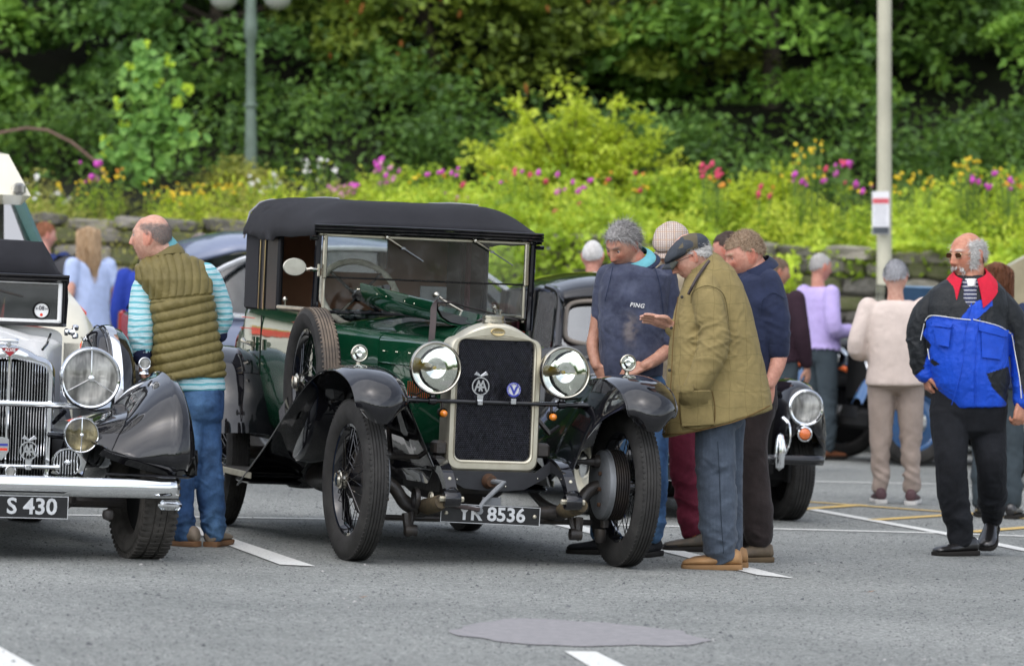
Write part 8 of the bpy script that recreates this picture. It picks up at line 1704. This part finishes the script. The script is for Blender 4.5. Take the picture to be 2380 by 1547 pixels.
collar(f, an, 2256, 668, -.02, -8, REDC, r=.094, h=.112, spread=.072, a0=-152, a1=152, th=.008, point=.08, tilt=16)
collar(f, an, 2254, 662, -.02, -8, cloth('striped_polo', (.05, .055, .10), pattern=bands('z', .022, [(0, .2, (.6, .6, .62))])), r=.080, h=.06, spread=.022, point=.12, tilt=20, name='shirt_collar')
mb = MB(); torso_loft(mb, f.rings([(652, 2232, 2278, -.07, .04, 0, 0), (690, 2232, 2276, -.10, .05, 0, 0), (735, 2238, 2272, -.125, .04, 0, 0)])); mb.build('polo_front', bpy.data.materials['striped_polo'], f.root, ang=0)
mb = MB(); torso_loft(mb, f.rings([(648, 2243, 2270, -.085, .03, 0, 0), (664, 2246, 2268, -.10, .035, 0, 0)]), p=2); mb.build('vest', M_WHITE, f.root, ang=0)
f.garment('trousers', cloth('black_cotton', (.011, .012, .015), var=.25), [(900, 2170, 2340, .0, .14, 0, 0), (955, 2160, 2342, .0, .145, 0, 0), (1000, 2170, 2336, .0, .11, 0, 0)],
    [[(2206, 960, 45, -.02), (2208, 1016, 43, -.05), (2211, 1084, 36, -.10), (2216, 1151, 36, -.08), (2228, 1212, 32, -.05), (2231, 1248, 30, -.04)], [(2295, 960, 45, .02), (2296, 1016, 43, .02), (2305, 1084, 35, .0), (2306, 1151, 33, .12), (2307, 1200, 26, .24)]], amp=.005, seed=22,
    folds=[([(2206, 980, 44, 0), (2231, 1250, 32, 0)], .006, 10, .9, .25), ([(2296, 980, 44, 0), (2307, 1205, 30, .2)], .006, 9, .9, .25)])
p = f.j(2238, 1280, 0); shoe(f.root, p.x, -.04, gz(p.x+f.o.x)-f.o.z, -58, .30, M_BLACKLEATHER, M_SOLE_DARK); p = f.j(2304, 1268, .22); shoe(f.root, p.x, .24, gz(p.x+f.o.x)-f.o.z+.10, -14, .30, M_BLACKLEATHER, M_SOLE_DARK, pitch=22)
# ================================================================ people further back
def bystander(u, d, H_, yaw, label, skin, top, bottom, hair=None, hfn=full_hair, hlen=(.02, .04), arms='down', shoes=None, sleeves=True, build=1.0, hyaw=None, pitch=5, mb_off=0, hem=.50, skirt=False, n=1800, grav=.5, legs=True, seed=1):
    f = Fig(u, 0, d, label); k = f.k; v0 = 608+(1.55-gz(f.o.x))/k; c, s = math.cos(R(yaw)), math.sin(R(yaw)); h = H_/1.75; b = build
    def q(x, y, z, r=0): X = x*c-y*s; Y = x*s+y*c; return (u+X/k, v0-z*h/k, r/k, Y)      # x to the figure's left, y behind, z up
    M = Matrix.Translation(f.j(*q(0, -.01, 1.635)[:2], q(0, -.01, 1.635)[3])) @ Matrix.Rotation(R(hyaw if hyaw is not None else yaw), 4, 'Z') @ Matrix.Rotation(R(pitch), 4, 'X')
    if arms == 'down': A = [[q(.19*t, .02, 1.42, .05), q(.25*t*b, .03, 1.12, .045), q(.24*t*b, -.06, .86, .03)] for t in (1, -1)]; hd = [((f.j(*q(.24*t*b, -.07, .85)[:2], q(.24*t*b, -.07, .85)[3]), (0, 0, -1), (-t*c, -t*s, 0), t), dict(curl=.4)) for t in (1, -1)]
    else: A = [[q(.19*t, .02, 1.42, .05), q(.25*t*b, .04, 1.12, .045), q(.13*t*b, -.24, 1.10, .028)] for t in (1, -1)]; hd = [((f.j(*q(.12*t, -.25, 1.10)[:2], q(.12*t, -.25, 1.10)[3]), (-t*.5*c+.8*s, -t*.5*s-.8*c, .1), (0, 0, -1), t), dict(curl=.6)) for t in (1, -1)]
    ring = lambda z, w, dp: (q(0, 0, z)[1], q(0, 0, z)[0]-w*b/k, q(0, 0, z)[0]+w*b/k, q(0, 0, z)[3], dp*b, yaw, 0)
    bd = body(f, M, skin, [q(0, .02, 1.56, .05), q(0, .02, 1.50, .055), q(0, .01, 1.42, .07)], [ring(1.42, .13, .07), ring(1.1, .13, .09), ring(.95, .13, .09)], arms=A, hands=hd, voxel=.009)
    if hair: strands(f.root, M, hfn, n, hair, hlen, .0024, seed, 1.0, lift=.02 if hlen[1] > .1 else .25, grav=grav, sweep=(0, .3, -1.2 if hlen[1] > .1 else -.2), shell=.014 if hlen[1] > .1 else .005, curl=.03, wispy=.10)
    SL = [[(a[0], a[1], a[2]+.020/k, a[3]) for a in p_] for p_ in A]
    if not sleeves: SL = [[p_[0], tuple((p_[0][i]+p_[1][i])/2 if i != 2 else p_[0][2] for i in range(4))] for p_ in SL]
    else: SL = [p_[:2]+[tuple(p_[1][i]*.12+p_[2][i]*.88 for i in range(4))] for p_ in SL]
    f.garment('top', top, [ring(1.47, .09, .08), ring(1.44, .155, .10), ring(1.38, .19, .12), ring(1.2, .19, .14), ring(1.0, .18, .14), ring(.92 if not skirt else .85, .19, .145), ring(hem+.40 if not skirt else .55, .195, .15)], SL, voxel=.011, smooth=7, amp=.0045, freq=(5, 5, 2.0), seed=seed)
    if legs:
        L_ = [[q(.09*t*b, .0, .9, .095*b), q(.095*t*b, -.01, .5, .078), q(.10*t*b, .0, .12, .065)] for t in (1, -1)]
        if not skirt or True: f.garment('trousers' if not skirt else 'leggings', bottom, [ring(1.02, .16, .12), ring(.92, .175, .13), ring(.84, .17, .11)], L_, voxel=.011, amp=.006, freq=(7, 7, 5), seed=seed+1, folds=[(L_[0], .008, 8, .85, .3), (L_[1], .008, 8, .85, .3)])
        for t in (1, -1): w = q(.10*t*b, .0, 0); P = f.j(*w[:2], w[3]); shoe(f.root, P.x, P.y, gz(P.x+f.o.x)-f.o.z, yaw+6*t, .28, (shoes or (M_BLACKLEATHER, M_SOLE_DARK))[0], (shoes or (M_BLACKLEATHER, M_SOLE_DARK))[1])
    return f
P_LIL = cloth('lilac_shirt', (.46, .37, .66), var=.05, bscale=200, bump=.12); P_BEI = cloth('beige_sweater', (.62, .52, .46), var=.05, bscale=200, bump=.12); P_STONE = cloth('stone_trousers', (.34, .275, .235), var=.08, bscale=200, bump=.12); P_SLATE = cloth('slate_trousers', (.045, .060, .070), bscale=200, bump=.12)
P_NAV = cloth('royal_navy_jacket', (.025, .05, .20), bscale=200, bump=.12); P_DK = cloth('dark_plum_jacket', (.030, .014, .022), bscale=200, bump=.12); P_BLU = cloth('pale_blue_dress', (.42, .50, .72), bscale=200, bump=.12); M_BLOND = [hair_mat('hair_blond', (.55, .36, .20)), hair_mat('hair_blond_light', (.68, .50, .32))]; M_BRN = [hair_mat('hair_brown', (.16, .075, .035))]; M_DBRN = [hair_mat('hair_dark_brown', (.05, .03, .022))]; M_SILV = [hair_mat('hair_silver', (.66, .66, .68)), hair_mat('hair_silver_dark', (.42, .42, .44))]
BROWN_SHOE = (mat('brown_shoe', (.20, .075, .035), .45, coat=.3), M_SOLE_DARK); TRAINER = (mat('plum_trainer', (.075, .035, .04), .7), M_SOLE_WHITE)
bystander(1905, 40.6, 1.72, 128, 'grey haired man in lilac shirt and slate trousers leaning towards an open bonnet', SK3, P_LIL, P_SLATE, [hair_mat('hair_ash', (.42, .40, .38))], full_hair, (.008, .016), 'front', BROWN_SHOE, hem=.56, build=1.02, hyaw=122, seed=71)
fw = bystander(2082, 33.2, 1.66, 176, 'silver haired woman from behind in beige sweater and stone trousers', SK1, P_BEI, P_STONE, M_SILV, lambda X, Y, Z: full_hair(X, Y, Z), (.03, .05), 'front', TRAINER, hem=.46, build=1.08, hyaw=165, pitch=18, seed=72, n=3000)
bystander(1805, 38.0, 1.66, 150, 'brown haired person in dark plum jacket behind the navy polo shirt', SK2, P_DK, P_SLATE, [hair_mat('hair_mid_brown', (.20, .135, .09))], full_hair, (.02, .04), 'down', hyaw=110, seed=73, legs=True)
fr_ = bystander(1378, 35.5, 1.72, 178, 'white haired man in royal blue jacket with rucksack strap beyond the black saloon', SK3, P_NAV, P_SLATE, H_WHITE, full_hair, (.008, .016), 'down', hyaw=170, build=1.05, seed=74)
mb = MB(); mb.tube([(-.13, .02, 1.46), (-.14, -.16, 1.40), (-.14, -.175, 1.15)], .025, 6, flat=.4); mb.build('rucksack_strap', M_DARK, fr_.root)
bystander(1694, 31.0, 1.80, -120, 'dark haired man mostly hidden between the flat cap and the sandy haired man', (.5, .24, .18), P_DK, P_SLATE, M_DBRN, full_hair, (.012, .02), 'down', hyaw=-110, seed=75)
fb = bystander(207, 42.5, 1.68, 215, 'blond long haired woman in pale blue dress behind the white car', (.62, .36, .28), P_BLU, P_SLATE, M_BLOND, full_hair, (.30, .42), 'front', sleeves=False, skirt=True, hyaw=190, seed=76, grav=2.2, n=3500)
fn_ = bystander(104, 43.0, 1.72, 160, 'person in navy top with a black rucksack at the far left', (.62, .34, .28), cloth('navy_top', (.02, .035, .12), bscale=200, bump=.12), P_SLATE, [hair_mat('hair_ginger', (.35, .14, .07))], full_hair, (.02, .04), 'down', hyaw=120, seed=77)
rk = empty('rucksack', Matrix.Translation(fn_.o+Vector((.22, -.22, 1.20))), 'black rucksack with lilac pocket worn by the person at the far left', 'rucksack')
mb = MB(); mb.rbox((0, 0, 0), (.30, .20, .46), .07); o = mb.build('bag', mat('black_nylon', (.02, .02, .025), .6), rk, ang=80); mb = MB(); mb.rbox((.04, -.11, -.09), (.20, .05, .17), .03); mb.build('pocket', mat('lilac_nylon', (.22, .16, .24), .6), rk); mb = MB(); mb.tube([(-.07, .08, .2), (-.10, .20, .24), (-.10, .26, .0)], .02, 6); mb.tube([(.07, .08, .2), (.06, .20, .24)], .02, 6); mb.build('strap', M_DARK, rk); tag(rk.children[-1], kind='stuff')
bystander(466, 38.5, 1.66, 150, 'grey haired person in dark clothes in front of the silver blue estate', SK3, P_DK, P_SLATE, [hair_mat('hair_greybrown', (.30, .26, .24))], full_hair, (.015, .03), 'down', hyaw=140, seed=78)
bystander(342, 41.0, 1.60, 175, 'person in royal blue top hidden behind the quilted waistcoat', SK2, cloth('royal_blue_top', (.02, .045, .30), bscale=200, bump=.12), P_SLATE, M_DBRN, full_hair, (.015, .03), 'down', seed=79)
bystander(2318, 31.8, 1.66, 170, 'woman with long auburn hair in dark blue behind the walking man', SK2, cloth('dark_blue_top', (.02, .03, .07), bscale=200, bump=.12), P_SLATE, [hair_mat('hair_auburn', (.17, .065, .03))], full_hair, (.18, .26), 'down', hyaw=165, seed=80, grav=2.0, n=3000)
